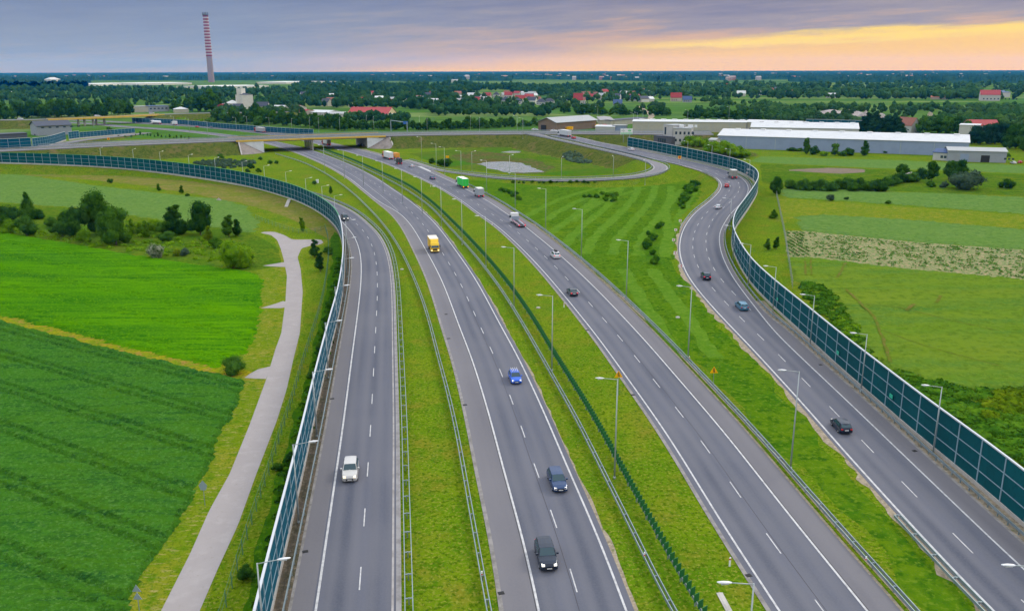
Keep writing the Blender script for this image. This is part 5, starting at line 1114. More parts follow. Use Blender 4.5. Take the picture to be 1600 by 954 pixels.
building((957,204.4), (977,204.8), 8, 4.2, 0, WMt['blue'], RMt['pale'], 'pale blue grey container right of the white tent roof', 'container')
building((938,196.2), (960,196.2), 60, 4.4, .6, WMt['cream'], RMt['grey'], 'long low cream shed with dark roof behind the tent', 'shed', ridge='y')
building((954,196.6), (1012,191.5), 14, 4.2, .3, WMt['cream'], RMt['dark'], 'cream storage building with dark flat roof above the yard', 'shed')
building((543,184.5), (606,184.8), 34, 4.2, 6.2, WMt['sandy'], RMt['red'], 'long building with bright red roof beyond the row of trees', 'hall')
building((606,184.5), (625,185), 10, 3.0, 1.2, WMt['white'], RMt['white'], 'low white annex at the right end of the red roofed building', 'annex')
building((481,180.5), (512,181.5), 22, 3.6, 2.0, WMt['white'], RMt['white'], 'white shed left of the red roofed building', 'shed')
building((512,182.5), (541,182.5), 20, 3.0, 1.6, WMt['white'], RMt['pale'], 'pale shed joined to the left end of the red roofed building', 'shed')
building((462,180), (474,181), 16, 4, 2.4, WMt['tan'], RMt['red'], 'small red roofed house left of the white sheds', 'house')
building((443,173), (462,173.5), 20, 4, 2.4, WMt['white'], RMt['terracotta'], 'house with brownish red roof left of the white sheds', 'house')
# storage building at the left with a dark roof
building((59.5,212.5), (113,210), 20, 7.4, 3.2, WMt['grey'], RMt['dark'], 'grey storage shed with dark gable roof at the left', 'storage_shed', windows=[('f', 3, 2.0, 5.6, 1.0, 6, 5.2)], doors=[('l', 7, 4, 1.0, MT['black'])], over=.8)
building((-10,217.5), (43,214.5), 14, 3.0, .3, WMt['dark'], RMt['dark'], 'low dark roofed shelter behind the wall at the left edge', 'shelter')
# silo block and domed stores
WMt['bright'] = wallmat('wall_bright', (.62, .60, .54)); RMt['bright'] = wallmat('roof_bright', (.60, .62, .62))
building((372,173.5), (379.5,173.5), 14, 27, 0, WMt['bright'], RMt['pale'], 'tallest cream tower of the white factory left of centre', 'silo_tower', over=.05)
building((380,173.8), (397,173.2), 18, 19.5, 2.0, WMt['bright'], RMt['dark'], 'cream factory block with dark roof beside the tall tower', 'factory_block', hip=True, windows=[('f', 3, 1.4, 3, 1.4, 4, 4)])
building((351,173.5), (369.5,173.5), 16, 9.0, 4.0, WMt['bright'], RMt['bright'], 'white store with bright hipped roof left of the cream tower', 'store', hip=True)
building((341,173.8), (351,174.2), 14, 7, 2, WMt['white'], RMt['grey'], 'smallest white store at the left end of the factory', 'store')
building((209,175.6), (232,175), 16, 6.5, 0, WMt['cream'], RMt['pale'], 'cream flat roofed block behind the distant bridge', 'flat_block')
building((232,175), (265,174), 20, 6.5, 0, WMt['grey'], RMt['blue'], 'grey building with blue banded roof right of the cream block', 'flat_block', windows=[('f', 2, 2.4, 3.0, 1.6, 8, 4.6)])
building((273,176.5), (295,176), 14, 4.2, 2.4, WMt['cream'], RMt['white'], 'low pale building with peaked roof left of the big dark trees', 'bungalow', hip=True)
building((30,178), (38,178), 10, 5.0, 3, WMt['sandy'], mat('roof_orange', (.6, .30, .03), .7), 'yellow orange house half hidden by trees at the left edge', 'house')
# glasshouses in the far left
for (a, b, d, l_) in (((151,134.5),(213,132.5),150,'pale glasshouse roof, leftmost of the distant row'), ((213,133.5),(300,132),260,'wide pale glasshouse left of the chimney foot'), ((300,138.5),(350,138.8),180,'pale glasshouse right in front of the chimney'), ((350,138.8),(420,137),190,'bluish glasshouse right of the chimney foot'), ((400,131),(447,131.3),300,'long white glasshouse farthest right of the row'), ((0,149.5),(35,149.3),60,'low white glasshouse at the far left edge')):
    building(a, b, d, 6, 1.2, WMt['bright'], RMt['bright'], l_, 'glasshouse')
building((70,130.5), (80,130.5), 60, 16, 8, WMt['white'], RMt['white'], 'far white domed hall above the left woods', 'hall', hip=True)
building((1264,197), (1300,197.5), 10, 3.0, 0, WMt['white'], RMt['white'], 'white trailer left of the dark noise wall', 'trailer') if False else None
building((1423,208.5), (1436,208.0), 16, 6.0, 5.5, WMt['white'], RMt['terracotta'], 'house with white gable and brown roof among the firs', 'house', ridge='y')
building((1400,206), (1420,206.5), 14, 5.5, 5, WMt['tan'], RMt['terracotta'], 'house with brown roof half hidden left of the white gable', 'house')
building((1497,214), (1528,215), 18, 8.5, 0, WMt['white'], RMt['white'], 'white flat roofed block behind the right end of the warehouse', 'flat_block')
building((1513,206.5), (1560,207), 18, 5, 4, WMt['tan'], RMt['red'], 'long dull red roof behind the white flat roofed block', 'hall')
building((1573,221.5), (1590,222), 10, 8, 0, WMt['white'], RMt['white'], 'white house at the right edge behind the dark trees', 'house')
building((1531,157.5), (1562,157.8), 22, 9, 7, WMt['white'], RMt['red'], 'wide white farmhouse with red roof far right', 'farmhouse', windows=[('f', 4, 2, 2, 2, 10, 5)])
building((1552,152.5), (1578,152), 26, 8, 3, WMt['white'], RMt['blue'], 'long pale barn behind the wide red roofed farmhouse', 'barn')
building((1454,155.5), (1482,155.8), 14, 3.5, 2.0, WMt['tan'], mat('roof_orange2', (.45, .14, .05), .7), 'low orange roofed shed in the far right fields', 'shed')
# village houses: px, py(foot), width px, wall h, rise, roof, wall, label
for (x, y, wd, h_, rs, rf, wl, lb) in [
    (730,155,16,6,4.5,'white','white','leftmost village house, white roof with a red one before it'),(735,156.5,11,4,4,'red','white','low house with a red roof in front of the white roofed one'),
    (754,154,12,5,5,'red','white','village house with a bluish red roof, second group from the left'),(770,152.5,10,5,5,'dark','white','white gable house with dark roof near the red bluish one'),
    (788,153,12,5,5,'red','white','village house with magenta roof above the dark roofed ones'),(783,162.5,13,5,5,'dark','white','white house with steep dark roof, right of centre'),
    (748,158,16,4,4,'dark','grey','grey dark roofed house below the village row'),(803,163,12,4,5,'dark','white','white house with dark hipped roof beside a round tree'),
    (838,164,14,4,4.5,'dark','white','wide white house with two dark roof slopes, left part'),(850,163,16,4,4.5,'dark','white','wide white house with two dark roof slopes, right part'),
    (870,158,12,4,3,'green','white','house with pale green roof left of the red roofed house'),(883,157,9,4,4,'grey','white','grey roofed house next to the pale green roof'),
    (896,164,14,7,9,'red','white','tall house with steep bright red roof in the middle of the village'),(909,162,5,5,4,'terracotta','white','little annex right of the steep red roofed house'),
    (1048,158.5,17,6,7,'red','tan','tan farmhouse with broad red roof by the farm track'),(1067,160,14,4,5,'blue','grey','low blue roofed barn right of the tan farmhouse'),
    (993,149,30,6,6,'terracotta','tan','long brownish red roof left of the farm track village'),(980,157.5,14,4,5,'blue','grey','blue roofed house left of the farm track'),
    (958,165,14,3,5,'blue','grey','dark blue roof among trees above the yard'),(645,158.5,12,5,4,'terracotta','tan','small house with orange roof left of the village'),
    (597,164,14,4,4,'red','cream','low house with dull red roof among the woods'),(630,165,9,4,2,'white','white','small white house right of the dull red roofed one'),
    (660,166,22,3,2,'white','white','long low white roofed shed left of the village'),(706,163,18,4,3,'grey','white','grey roofed shed at the left end of the village'),
    (588,165,5,4,3,'pale','sandy','tiny yellow gable among the woods'),(545,168,12,3,2,'white','white','low white roofs above the red roofed hall'),
    (802,147,28,5,3,'green','white','long green roofed hall at the upper edge of the village'),(1135,137,10,6,5,'red','white','far house with red roof in the right woods'),
    (925,152,8,5,4,'terracotta','white','small white house right of the steep red roof'),(1240,125,14,10,6,'white','white','far white house group in the right woods'),
    (1000,125,22,10,4,'white','white','far long white hall near the horizon'),(705,129,12,8,4,'pale','white','far pale building above the village'),
    (522,126,18,8,4,'white','white','far low white buildings in the blue woods'),(1292,153,14,5,3,'white','white','small white house at the edge of the right woods')]:
    dist = P(x, y)[1]; building((x, y), (x + wd, y + .02), max(9, wd * dist / F * .55), h_, rs, WMt[wl], RMt[rf], lb, 'house', windows=[('f', 1.5, 1.4, 1.2, 1.5, 3, 3.2)] if dist < 1800 else (), hip=(rf == 'dark'))
_h = 0
for (x0, x1, y0, y1, n, lab) in ((700, 830, 148, 163, 26, 'small pale house with pitched roof in the village near the centre'), (470, 690, 150, 172, 16, 'small pale house among the woods left of the village'), (850, 1060, 146, 160, 16, 'small house among trees right of the village'), (1090, 1330, 138, 152, 9, 'tiny pale house in the woods on the right'), (300, 460, 158, 178, 7, 'tiny pale house behind the factory trees')):
    for k_ in range(n):
        x, y = rng.uniform(x0, x1), rng.uniform(y0, y1); dist = P(x, y)[1]; wd = rng.uniform(10, 17) / dist * F
        building((x, y), (x + wd, y + rng.uniform(-.25, .25)), rng.uniform(8, 12), rng.uniform(4, 6.5), rng.uniform(3, 5), WMt[['white', 'bright', 'cream', 'bright'][k_ % 4]], RMt[['red', 'dark', 'pale', 'terracotta', 'bright'][k_ % 5]], lab, 'house', group='houses: ' + lab, over=.5)
# chimney
c0 = P(330.5, 128.6); ch = empty('chimney', (c0[0], c0[1], 0), 0, 'very tall factory chimney with red and white bands and a grey foot', 'chimney')
HC = 284; zt = HC * .5
def rad(z): return 13.2 - 2.4 * (z / HC)
m_ = MB(); m_.tube((0, 0, 0), (0, 0, zt * .5), rad(0), rad(zt * .5), 24, caps=False); m_.tube((0, 0, zt * .5), (0, 0, zt), rad(zt * .5), rad(zt), 24, caps=False); m_.build('shaft', mat('chimney_concrete', (.30, .23, .25), .9), ch, smooth=True)
zb0 = HC * .385
ch.children[0].data.transform(Matrix.Scale(1, 4))
m_ = MB(); nb = 27; zz = np.linspace(zb0, HC - 6, nb + 1)
cR = mat('chimney_red', (.24, .02, .035), .8); cW = mat('chimney_white', (.48, .42, .46), .8)
for i in range(nb):
    m_ = MB(); m_.tube((0, 0, zz[i]), (0, 0, zz[i + 1]), rad(zz[i]) + .5, rad(zz[i + 1]) + .5, 24, caps=False); m_.build('band', cR if i % 2 == 0 else cW, ch, smooth=True)
m_ = MB(); m_.tube((0, 0, HC - 6), (0, 0, HC), rad(HC) + 2.5, rad(HC) + 2.5, 24); m_.build('crown_ring', MT['dark_deck'], ch)
for k_ in range(4):
    a = k_ * math.pi / 2 + .4; m_ = MB(); m_.tube((9 * math.cos(a), 9 * math.sin(a), HC), (9 * math.cos(a), 9 * math.sin(a), HC + 7), 2.5, n=8); m_.build('flue', MT['dark_deck'], ch)
# billboard
c0 = P(978.5, 221, 4.0); bb = empty('billboard', tuple(c0), R(4), 'white and green roadside billboard on two legs behind the upper ramp', 'billboard')
for x in (-2, 2): m_ = MB(); m_.tube((x, 0, -4.2), (x, 0, 8), .18, n=8); m_.build('leg', MT['galv'], bb)
m_ = MB(); m_.box(-3.9, 3.9, -.15, .15, 4.4, 8.0); m_.build('board', MT['white'], bb)
m_ = MB(); m_.box(-3.8, 3.8, -.17, -.155, 4.5, 5.6); m_.build('lower_band', mat('sign_pale_green', (.35, .62, .42), .6), bb)
m_ = MB(); m_.box(.9, 2.9, -.175, -.16, 6.2, 7.2); m_.build('green_logo', mat('sign_mid_green', (.2, .55, .25), .6), bb)
for x in (-3.3, -2.7, -2.1, -1.5):
    m_ = MB(); m_.box(x, x + .38, -.175, -.16, 6.3, 7.0); m_.build('faint_mark', mat('sign_text_grey', (.40, .41, .45), .6), bb)
# gantry
c0 = P(636.5, 209.5, 7.5); gn = empty('sign_gantry', tuple(c0), R(10), 'pale steel sign gantry standing over the overpass road', 'sign gantry')
m_ = MB(); m_.tube((0, 0, 0), (0, 0, 7.6), .3, n=6); m_.build('post', MT['galv'], gn); m_ = MB(); m_.tube((-9.5, 30, 0), (-9.5, 30, 7.6), .3, n=6); m_.build('post', MT['galv'], gn)
m_ = MB(); m_.tube((0, 0, 7.4), (-9.5, 30, 7.4), .28, n=6); m_.build('beam', MT['galv'], gn)
m_ = MB(); m_.box(-2.4, .6, 1.0, 1.3, 6.3, 8.2); m_.build('sign_panel', MT['blue'], gn)

# ------------------------------------------------------------------ signs and small things
def pole_sign(px, py, z, h, face, label, rz=0, group=None, name='road_sign', cat='road sign'):
    p = P(px, py, z); r_ = empty(name, tuple(p), rz, label, cat, group); m_ = MB(); m_.tube((0, 0, 0), (0, 0, h), .04, n=6); m_.build('post', MT['galv'], r_); face(r_, h); return r_
def tri(m1, m2, up=True, s=.64, sym=True):
    def f(r_, h):
        m_ = MB(); z = h + .1; pts = [(-s, -.05, z - s * .6), (s, -.05, z - s * .6), (0, -.05, z + s * 1.1)]
        m_.add(pts + [(x, -.02, zz) for x, _, zz in pts], [(0, 1, 2), (5, 4, 3), (0, 3, 4, 1), (1, 4, 5, 2), (2, 5, 3, 0)]); a = m_.build('plate', m1, r_)
        if sym:
            m_ = MB(); e = .8; pts = [(-s, z - s * .6), (s, z - s * .6), (0, z + s * 1.1)]; cx = 0; cz = z
            for i in range(3):
                a0, b0 = pts[i], pts[(i + 1) % 3]; ia = (a0[0] * e, cz + (a0[1] - cz) * e); ib = (b0[0] * e, cz + (b0[1] - cz) * e); m_.add([(a0[0], -.056, a0[1]), (b0[0], -.056, b0[1]), (ib[0], -.056, ib[1]), (ia[0], -.056, ia[1])], [(0, 1, 2, 3)])
            m_.build('rim', MT['sign_yellow'], r_)
            m_ = MB(); m_.box(-.13, -.05, -.062, -.055, z - .25, z + .42); m_.add([(.02, -.06, z - .25), (.2, -.06, z - .25), (.08, -.06, z + .1), (.08, -.06, z + .42), (.0, -.06, z + .42), (.0, -.06, z + .1)], [(0, 1, 2, 3, 4, 5)]); m_.build('symbol', MT['black'], r_)
    return f
pole_sign(965.5, 618, 0, 3.3, tri(MT['sign_yellow'], None), 'yellow triangular road narrows sign beside the tall lamp in the median')
pole_sign(1114, 604, 0, 2.6, tri(MT['sign_yellow'], None), 'yellow triangular road narrows sign on the grass right of the motorway')
def two_back(r_, h): tri(MT['sign_back'], None, s=.42, sym=False)(r_, h - .55); tri(MT['sign_back'], None, s=.42, sym=False)(r_, h + .25)
def diamond(r_, h):
    m_ = MB(); s = .48; pts = [(0, -.05, h + .15 + s * 1.3), (s, -.05, h + .15), (.3, -.05, h - .45), (-.3, -.05, h - .45), (-s, -.05, h + .15)]; m_.add(pts + [(x, -.02, z) for x, _, z in pts], [(4, 3, 2, 1, 0), (5, 6, 7, 8, 9)]); m_.build('plate', MT['sign_back'], r_)
pole_sign(320.5, 789, 0, 2.4, diamond, 'grey back of a diamond shaped sign beside the pale path')
pole_sign(219, 962, 0, 2.5, two_back, 'grey backs of two small triangular signs beside the pale path')
def chev(r_, h):
    m_ = MB(); m_.box(-.42, .42, -.05, -.02, h - .75, h); m_.build('plate', MT['white'], r_)
    m_ = MB()
    m_.add([(.28, -.055, h - .05), (.05, -.055, h - .05), (-.22, -.055, h - .375), (.05, -.055, h - .7), (.28, -.055, h - .7), (.02, -.055, h - .375)], [(0, 1, 2, 5), (5, 2, 3, 4)]); m_.build('chevron', MT['red'], r_)
for i, (x, y, z) in enumerate([(1062.5,350,.4),(1055.5,364.5,0),(1052.2,380.5,0),(1054.8,401,0),(1064,422,0)]): pole_sign(x, y, z, 1.5, chev, ['topmost', 'second', 'third', 'fourth', 'lowest'][i] + ' red and white chevron board on the inner bend of the right ramp', 0, 'chevron boards on the inner bend', 'chevron_board', 'chevron board')
for i, (x, y, z) in enumerate([(1119,258.5,3.6),(1138,264,3.3),(1154.5,270,2.9),(1166.5,277.5,2.6)]): pole_sign(x, y, z, 2.4, chev, ['leftmost', 'second from left', 'third from left', 'rightmost'][i] + ' red and white board at the foot of the curved wall', 0, 'boards at the foot of the curved wall', 'chevron_board', 'chevron board')
def ysq(r_, h): m_ = MB(); m_.box(-.75, .75, -.05, -.02, h - 1.1, h + .3); m_.build('plate', MT['sign_yellow'], r_); m_ = MB(); m_.box(-.35, .35, -.058, -.052, h - .8, h); m_.build('symbol', MT['red'], r_)
pole_sign(1061.6, 253, 4.7, 2.6, ysq, 'yellow square sign on the upper ramp, left one'); pole_sign(1104.4, 255.2, 4.0, 3.8, ysq, 'yellow square sign against the curved wall, right one')
def bluesq(r_, h): m_ = MB(); m_.box(-.9, .9, -.05, -.02, h - 2.2, h - .8); m_.build('plate', MT['blue'], r_); m_ = MB(); m_.box(-.8, .8, -.05, -.02, h - .7, h + .6); m_.build('plate', MT['sign_yellow'], r_)
pole_sign(699.4, 259, 0, 4.6, bluesq, 'yellow over blue sign in front of the dark bush near the loop')
pole_sign(122, 222.5, 3, 3, lambda r_, h: (ysq(r_, h)), 'yellow sign on the grass triangle behind the overpass road at the left') if False else None
for (x, y, l_) in ((170,221.8,'orange yellow sign on the far left junction grass'),): pole_sign(x, y, 3.5, 2.4, ysq, l_)
def smallgreen(px, py, label, rz): 
    p = P(px, py, 2.6); o = MB(); o.box(-.45, .45, -.04, .04, -.28, .28); q = o.build('exit_sign', MT['sign_green'], None, p, rz); tag(q, label, 'exit sign')
for (x, y, l_) in ((1302.8,550,'small green emergency exit sign on the right wall, middle one'),(1382.5,617,'small green emergency exit sign on the right wall, nearest one'),(1209.6,467,'small green emergency exit sign on the right wall, third nearest'),(1149.5,392,'small green emergency exit sign on the right wall by the bend')):
    # slide along the ray to just in front of the wall
    q0 = P(x, y, 2.6); i = nearest_i(lWR, q0); n_ = normals(lWR)[i]; 
    w0 = lWR[i, :2] - n_ * .35; z = 2.6
    for _ in range(6): q0 = P(x, y, z); i = nearest_i(lWR, q0); tv = lWR[i, :2] - n_ * .35; dcam = np.hypot(*tv); z = H - (H - z) * dcam / np.hypot(q0[0], q0[1]); z = min(max(z, 1.8), 4.5)
    tn = (lWR[i + 1] - lWR[i - 1])[:2]; o = MB(); o.box(-.45, .45, -.04, .04, -.28, .28); q = o.build('exit_sign', MT['sign_green'], None, (tv[0], tv[1], z), math.atan2(tn[1], tn[0])); tag(q, l_, 'exit sign')
def delineator(px, py, z, label, grp):
    p = P(px, py, z); r_ = empty('delineator', tuple(p), 0, label, 'delineator', grp); m_ = MB(); m_.box(-.07, .07, -.05, .05, 0, .45); m_.build('post', MT['white'], r_); m_ = MB(); m_.box(-.075, .075, -.055, .055, .05, .2); m_.build('reflector', MT['red'], r_)
for x, y, l_ in ((1007,868,'red and white reflector on the median guardrail, near the bottom'),(753,898,'red and white reflector on the guardrail right of the near slip road'),(1353,875,'red and white reflector on the guardrail right of the motorway, near the bottom'),(798,477,'red and white reflector on the median guardrail by a tall lamp'),(975,466,'red and white reflector at the foot of a tall lamp right of the motorway'),(1077,560,'red and white reflector at the foot of the next lamp along the guardrail')): delineator(x, y, .76, l_, 'reflectors on guardrails')
def wpost(px, py, label):
    p = P(px, py); r_ = empty('marker_post', tuple(p), .1, label, 'marker post', 'white marker posts'); m_ = MB(); m_.add([(-.08, -.05, 0), (.08, -.05, 0), (.08, .05, 0), (-.08, .05, 0), (-.08, -.05, .95), (.08, -.05, 1.05), (.08, .05, 1.05), (-.08, .05, .95)], [(3, 2, 1, 0), (4, 5, 6, 7), (0, 1, 5, 4), (1, 2, 6, 5), (2, 3, 7, 6), (3, 0, 4, 7)]); m_.build('post', MT['white'], r_); m_ = MB(); m_.box(-.09, .09, -.06, .06, .75, .88); m_.build('reflector', MT['red'], r_)
for x, y, l_ in ((1140,884,'white marker post on the grass near the bottom lamp'),(881.3,480,'white marker post left of the motorway, below the dark saloon'),(769,352,'white marker post left of the motorway, beside the car transporter'),(673,292,'white marker post left of the motorway, near the small dark saloon')): wpost(x, y, l_)
for x, y, l_ in ((436,289,'pale concrete cabinet on the grass behind the long left wall'),(421,350,'grey pile of stones at the edge of the pale field')) [:1]:
    p = P(x, y); m_ = MB(); m_.box(-.5, .5, -.4, .4, 0, 1.3); m_.box(-.58, .58, -.48, .48, 1.3, 1.42); tag(m_.build('cabinet', MT['pale_concrete'], None, p), l_, 'cabinet')
p = P(496, 286); m_ = MB(); m_.box(-.5, .5, -.4, .4, 0, 1.5); m_.box(-.58, .58, -.48, .48, 1.5, 1.62); tag(m_.build('cabinet', MT['pale_concrete'], None, p), 'white cabinet on the grass between the slip road and the motorway', 'cabinet')
for i, (x, y, l_) in enumerate([(1059,496,'pale concrete cover in the grass between motorway and right ramp'),(628,421,'pale concrete cover between the two guardrails on the left'),(841,481,'small pale cover in the striped grass median')]):
    p = P(x, y); m_ = MB(); m_.tube((0, 0, 0), (0, 0, .18), .45, .42, 12); m_.tube((0, 0, .18), (0, 0, .24), .28, .28, 12); tag(m_.build('manhole_cover', MT['concrete'], None, p), l_, 'manhole cover', 'concrete covers in the grass')
for x, y in ((726.5,632.6),(783,926.6),(701,529),(519,623),(477,861.7),(917.6,516),(989,617),(1169.5,899),(1429,704.5),(1282,570),(697,491),(632,352)):
    p = P(x, y); m_ = MB(); m_.box(-.3, .3, -.25, .25, 0, .075)
    for k_ in range(4): m_.box(-.24 + k_ * .13, -.2 + k_ * .13, -.2, .2, .075, .09)
    tag(m_.build('drain_grate', MT['rubber'], None, p, .3), 'small dark drain grate at the edge of the asphalt', 'drain grate', 'drain grates at the road edges')
# concrete drainage chute near the bottom
a, b = P(1124, 926), P(1150, 975); m_ = MB(); m_.slab(a, b, .3, 0, .08); m_.slab(a, b, .12, .08, .1); tag(m_.build('drain_chute', MT['concrete'], None), 'pale concrete drain chute in the grass by the bottom lamp', 'drain chute')
for (xa, ya, xb, yb, l_) in ((447,323,452,314,'small concrete stair below the long left wall, near its bend'),(72,268,80,258,'small concrete stair below the long left wall at the left')):
    a, b = P(xa, ya), P(xb, yb); m_ = MB()
    for k_ in range(8): t0, t1 = k_ / 8, (k_ + 1) / 8; m_.slab(a + (b - a) * t0, a + (b - a) * t1, .6, 0, .1 + .09 * k_)
    tag(m_.build('steps', MT['concrete'], None), l_, 'steps')

# heaps of rubble and sand
def heap(px, py, wpx, hpx, m, label, seed, name='rubble_heap', cat='heap', ell=.5):
    p = P(px, py); d = p[1]; rw = wpx * d / F / 2; hh = hpx * d / F; n = 34; r_ = np.random.default_rng(seed); g = np.linspace(-1, 1, n); X, Y = np.meshgrid(g, g); rr = np.sqrt(X**2 + Y**2)
    z = np.clip(1 - rr, 0, 1) ** .8 * (.6 + .8 * fnoise(X * 10, Y * 10, 3, seed)) * hh + r_.uniform(0, .06, X.shape) * hh * (rr < 1)
    V = np.stack([X * rw, Y * rw * ell, z], -1).reshape(-1, 3); ii = (np.arange(n - 1)[:, None] * n + np.arange(n - 1)[None]).ravel()
    tag(link(name, fast_mesh(name, V, [np.stack([ii, ii + 1, ii + n + 1, ii + n], 1)], m), None, p), label, cat)
heap(1312, 180.5, 100, 10, MT['rubble'], 'long grey rubble heap above the dark noise wall', 3); heap(1352, 182, 26, 7, MT['rubble'], 'smaller rubble heap right of the long one', 4)
heap(1376, 184, 26, 6, MT['rubble'], 'low pale heap of broken concrete right of the rubble', 5); heap(1454, 190.5, 30, 14, MT['sandpile'], 'pointed sand heap behind the firs', 6, 'sand_heap'); heap(1425, 274.5, 40, 5, MT['rubble'], 'flat grey gravel heap in the right fields', 8)
heap(342, 313.5, 9, 4, MT['rubble'], 'little stone heap at the edge of the pale left field', 9)
# yard: small machines and parked vehicles
for i, (x, y, k_, c_, l_) in enumerate([(1012,191,'hatch','red','red parked car in the yard'),(1020,191.5,'van','white','white parked van in the yard'),(1030,190.8,'sedan','navy','dark blue parked car in the yard'),(1040,190.8,'wagon','black','black parked car in the yard'),(1052,190.6,'sedan','light','silver parked car in the yard'),(1060,190.5,'hatch','steel','blue grey parked car at the right end of the yard'),(994,222.5,'van','white','white parked van behind the right wall, left one'),(1008,223.8,'van','light','pale parked van behind the right wall, right one'),(1594,255,'hatch','red','red parked car at the right edge'),(1583,256,'sedan','light','silver parked car beside the grey workshop')]):
    car(x, y, k_, cp[c_], None, 1, l_, False, lit=False, rz=R(20 + 37 * i % 90), name='parked_car', z=4 if y in (222.5, 223.8) else 0)
for i, (x, y, c_, l_) in enumerate([(925,200,'red','red and yellow machine in the yard, left one'),(934,200.5,'sign_yellow','yellow machine in the yard, middle one'),(944,200.3,'red','red machine in the yard, right one'),(889,204.3,'sign_yellow','orange lorry standing beside the brown barn')]):
    truck(x, y, None, 1, l_, 6.5, 2.4, 3.2, MT[c_], MT['sign_yellow'], MT[c_], cabh=2.8, name='work_lorry', rz=R(10 + 50 * i), lit='red')

# ------------------------------------------------------------------ trees
def ico(sub):
    bm = bmesh.new(); bmesh.ops.create_icosphere(bm, subdivisions=sub, radius=1); V = np.array([v.co[:] for v in bm.verts]); Fc = np.array([[v.index for v in f.verts] for f in bm.faces]); bm.free(); return V, Fc
I1, I2, I3 = ico(1), ico(2), ico(3)
def crown(seed, shape, n, leaf, m, core=.74):
    """unit crown: 1 high, about 1 wide; lobes full of leaf sized faces round a dark lumpy core"""
    r_ = np.random.default_rng(seed); lobes = []
    if shape == 'round':
        for _ in range(22):
            a = r_.uniform(0, 6.28); rr = r_.uniform(0, .36); z = r_.uniform(.14, .84); k_ = 1 - .9 * abs(z - .42); lobes.append((rr * k_ * math.cos(a), rr * k_ * math.sin(a), z, r_.uniform(.13, .25)))
        lobes.append((0, 0, .5, .32))
    elif shape == 'tall':
        for i in range(14): z = .14 + .78 * i / 13; a = r_.uniform(0, 6.28); rr = r_.uniform(.02, .16) * (1 - z * .5); lobes.append((rr * math.cos(a), rr * math.sin(a), z, r_.uniform(.12, .20) * (1.15 - .65 * z)))
    elif shape == 'cone':
        for i in range(16): z = .08 + .84 * i / 15; w_ = .30 * (1 - z) + .03; a = r_.uniform(0, 6.28); lobes.append((w_ * .35 * math.cos(a), w_ * .35 * math.sin(a), z, w_ * .85 + .02))
    else:   # bush
        for _ in range(13): a = r_.uniform(0, 6.28); rr = r_.uniform(.05, .42); lobes.append((rr * math.cos(a), rr * math.sin(a), r_.uniform(.15, .62) * (1.15 - rr), r_.uniform(.16, .28)))
        lobes.append((0, 0, .38, .36))
    Vs = []; Fs = []; b = 0
    for (x, y, z, r0) in lobes:
        V = I2[0] * (1 + .25 * (fnoise(I2[0][:, 0] * 3 + x * 9, I2[0][:, 1] * 3 + I2[0][:, 2] * 2, 1, seed) - .5))[:, None]; Vs.append(V * r0 * core + [x, y, z]); Fs.append(I2[1] + b); b += len(V)
    wts = np.array([l[3] ** 2 for l in lobes]); wts /= wts.sum(); pick = r_.choice(len(lobes), n, p=wts); Lb = np.array(lobes)[pick]
    d = r_.normal(0, 1, (n, 3)); d /= np.linalg.norm(d, axis=1)[:, None]; d[:, 2] = np.where((d[:, 2] < -.3) & (r_.random(n) < .6), -d[:, 2], d[:, 2])
    C = Lb[:, :3] + d * (Lb[:, 3:] * r_.uniform(.70, 1.16, (n, 1))); 
    u = np.cross(d, r_.normal(0, 1, (n, 3))); u /= np.linalg.norm(u, axis=1)[:, None] + 1e-9; v = np.cross(d + r_.normal(0, .5, (n, 3)), u); v /= np.linalg.norm(v, axis=1)[:, None] + 1e-9
    s = leaf * r_.uniform(.6, 1.4, (n, 1)); Q = np.stack([C - u * s - v * s * .5, C + u * s * .3 - v * s * .8, C + u * s + v * s * .4, C - u * s * .2 + v * s * .9], 1).reshape(-1, 3)
    V = np.vstack(Vs + [Q]); V[:, 2] = np.maximum(V[:, 2], 0)
    return fast_mesh('crown', V, [np.concatenate(Fs), np.arange(n * 4).reshape(-1, 4) + b], m)
def trunk(seed, h, r0, shape):
    r_ = np.random.default_rng(seed); m_ = MB(); z = 0; x = y = 0; r = r0; pts = [(0, 0, -.02)]
    for i in range(4): x += r_.uniform(-.02, .02); y += r_.uniform(-.02, .02); z += h / 4; pts.append((x, y, z))
    for i in range(4): m_.tube(pts[i], pts[i + 1], r * (1 - i * .18), r * (1 - (i + 1) * .18), 7, caps=False)
    if shape != 'cone':
        for k_ in range(6): a = r_.uniform(0, 6.28); zz = r_.uniform(.15, .9) * h; q = pts[min(3, int(zz / h * 4))]; m_.tube((q[0], q[1], zz), (q[0] + .22 * math.cos(a), q[1] + .22 * math.sin(a), zz + .22), r * .45, r * .12, 5, caps=False)
    return m_.mesh('trunk', MT['bark'])
PROTO = {}
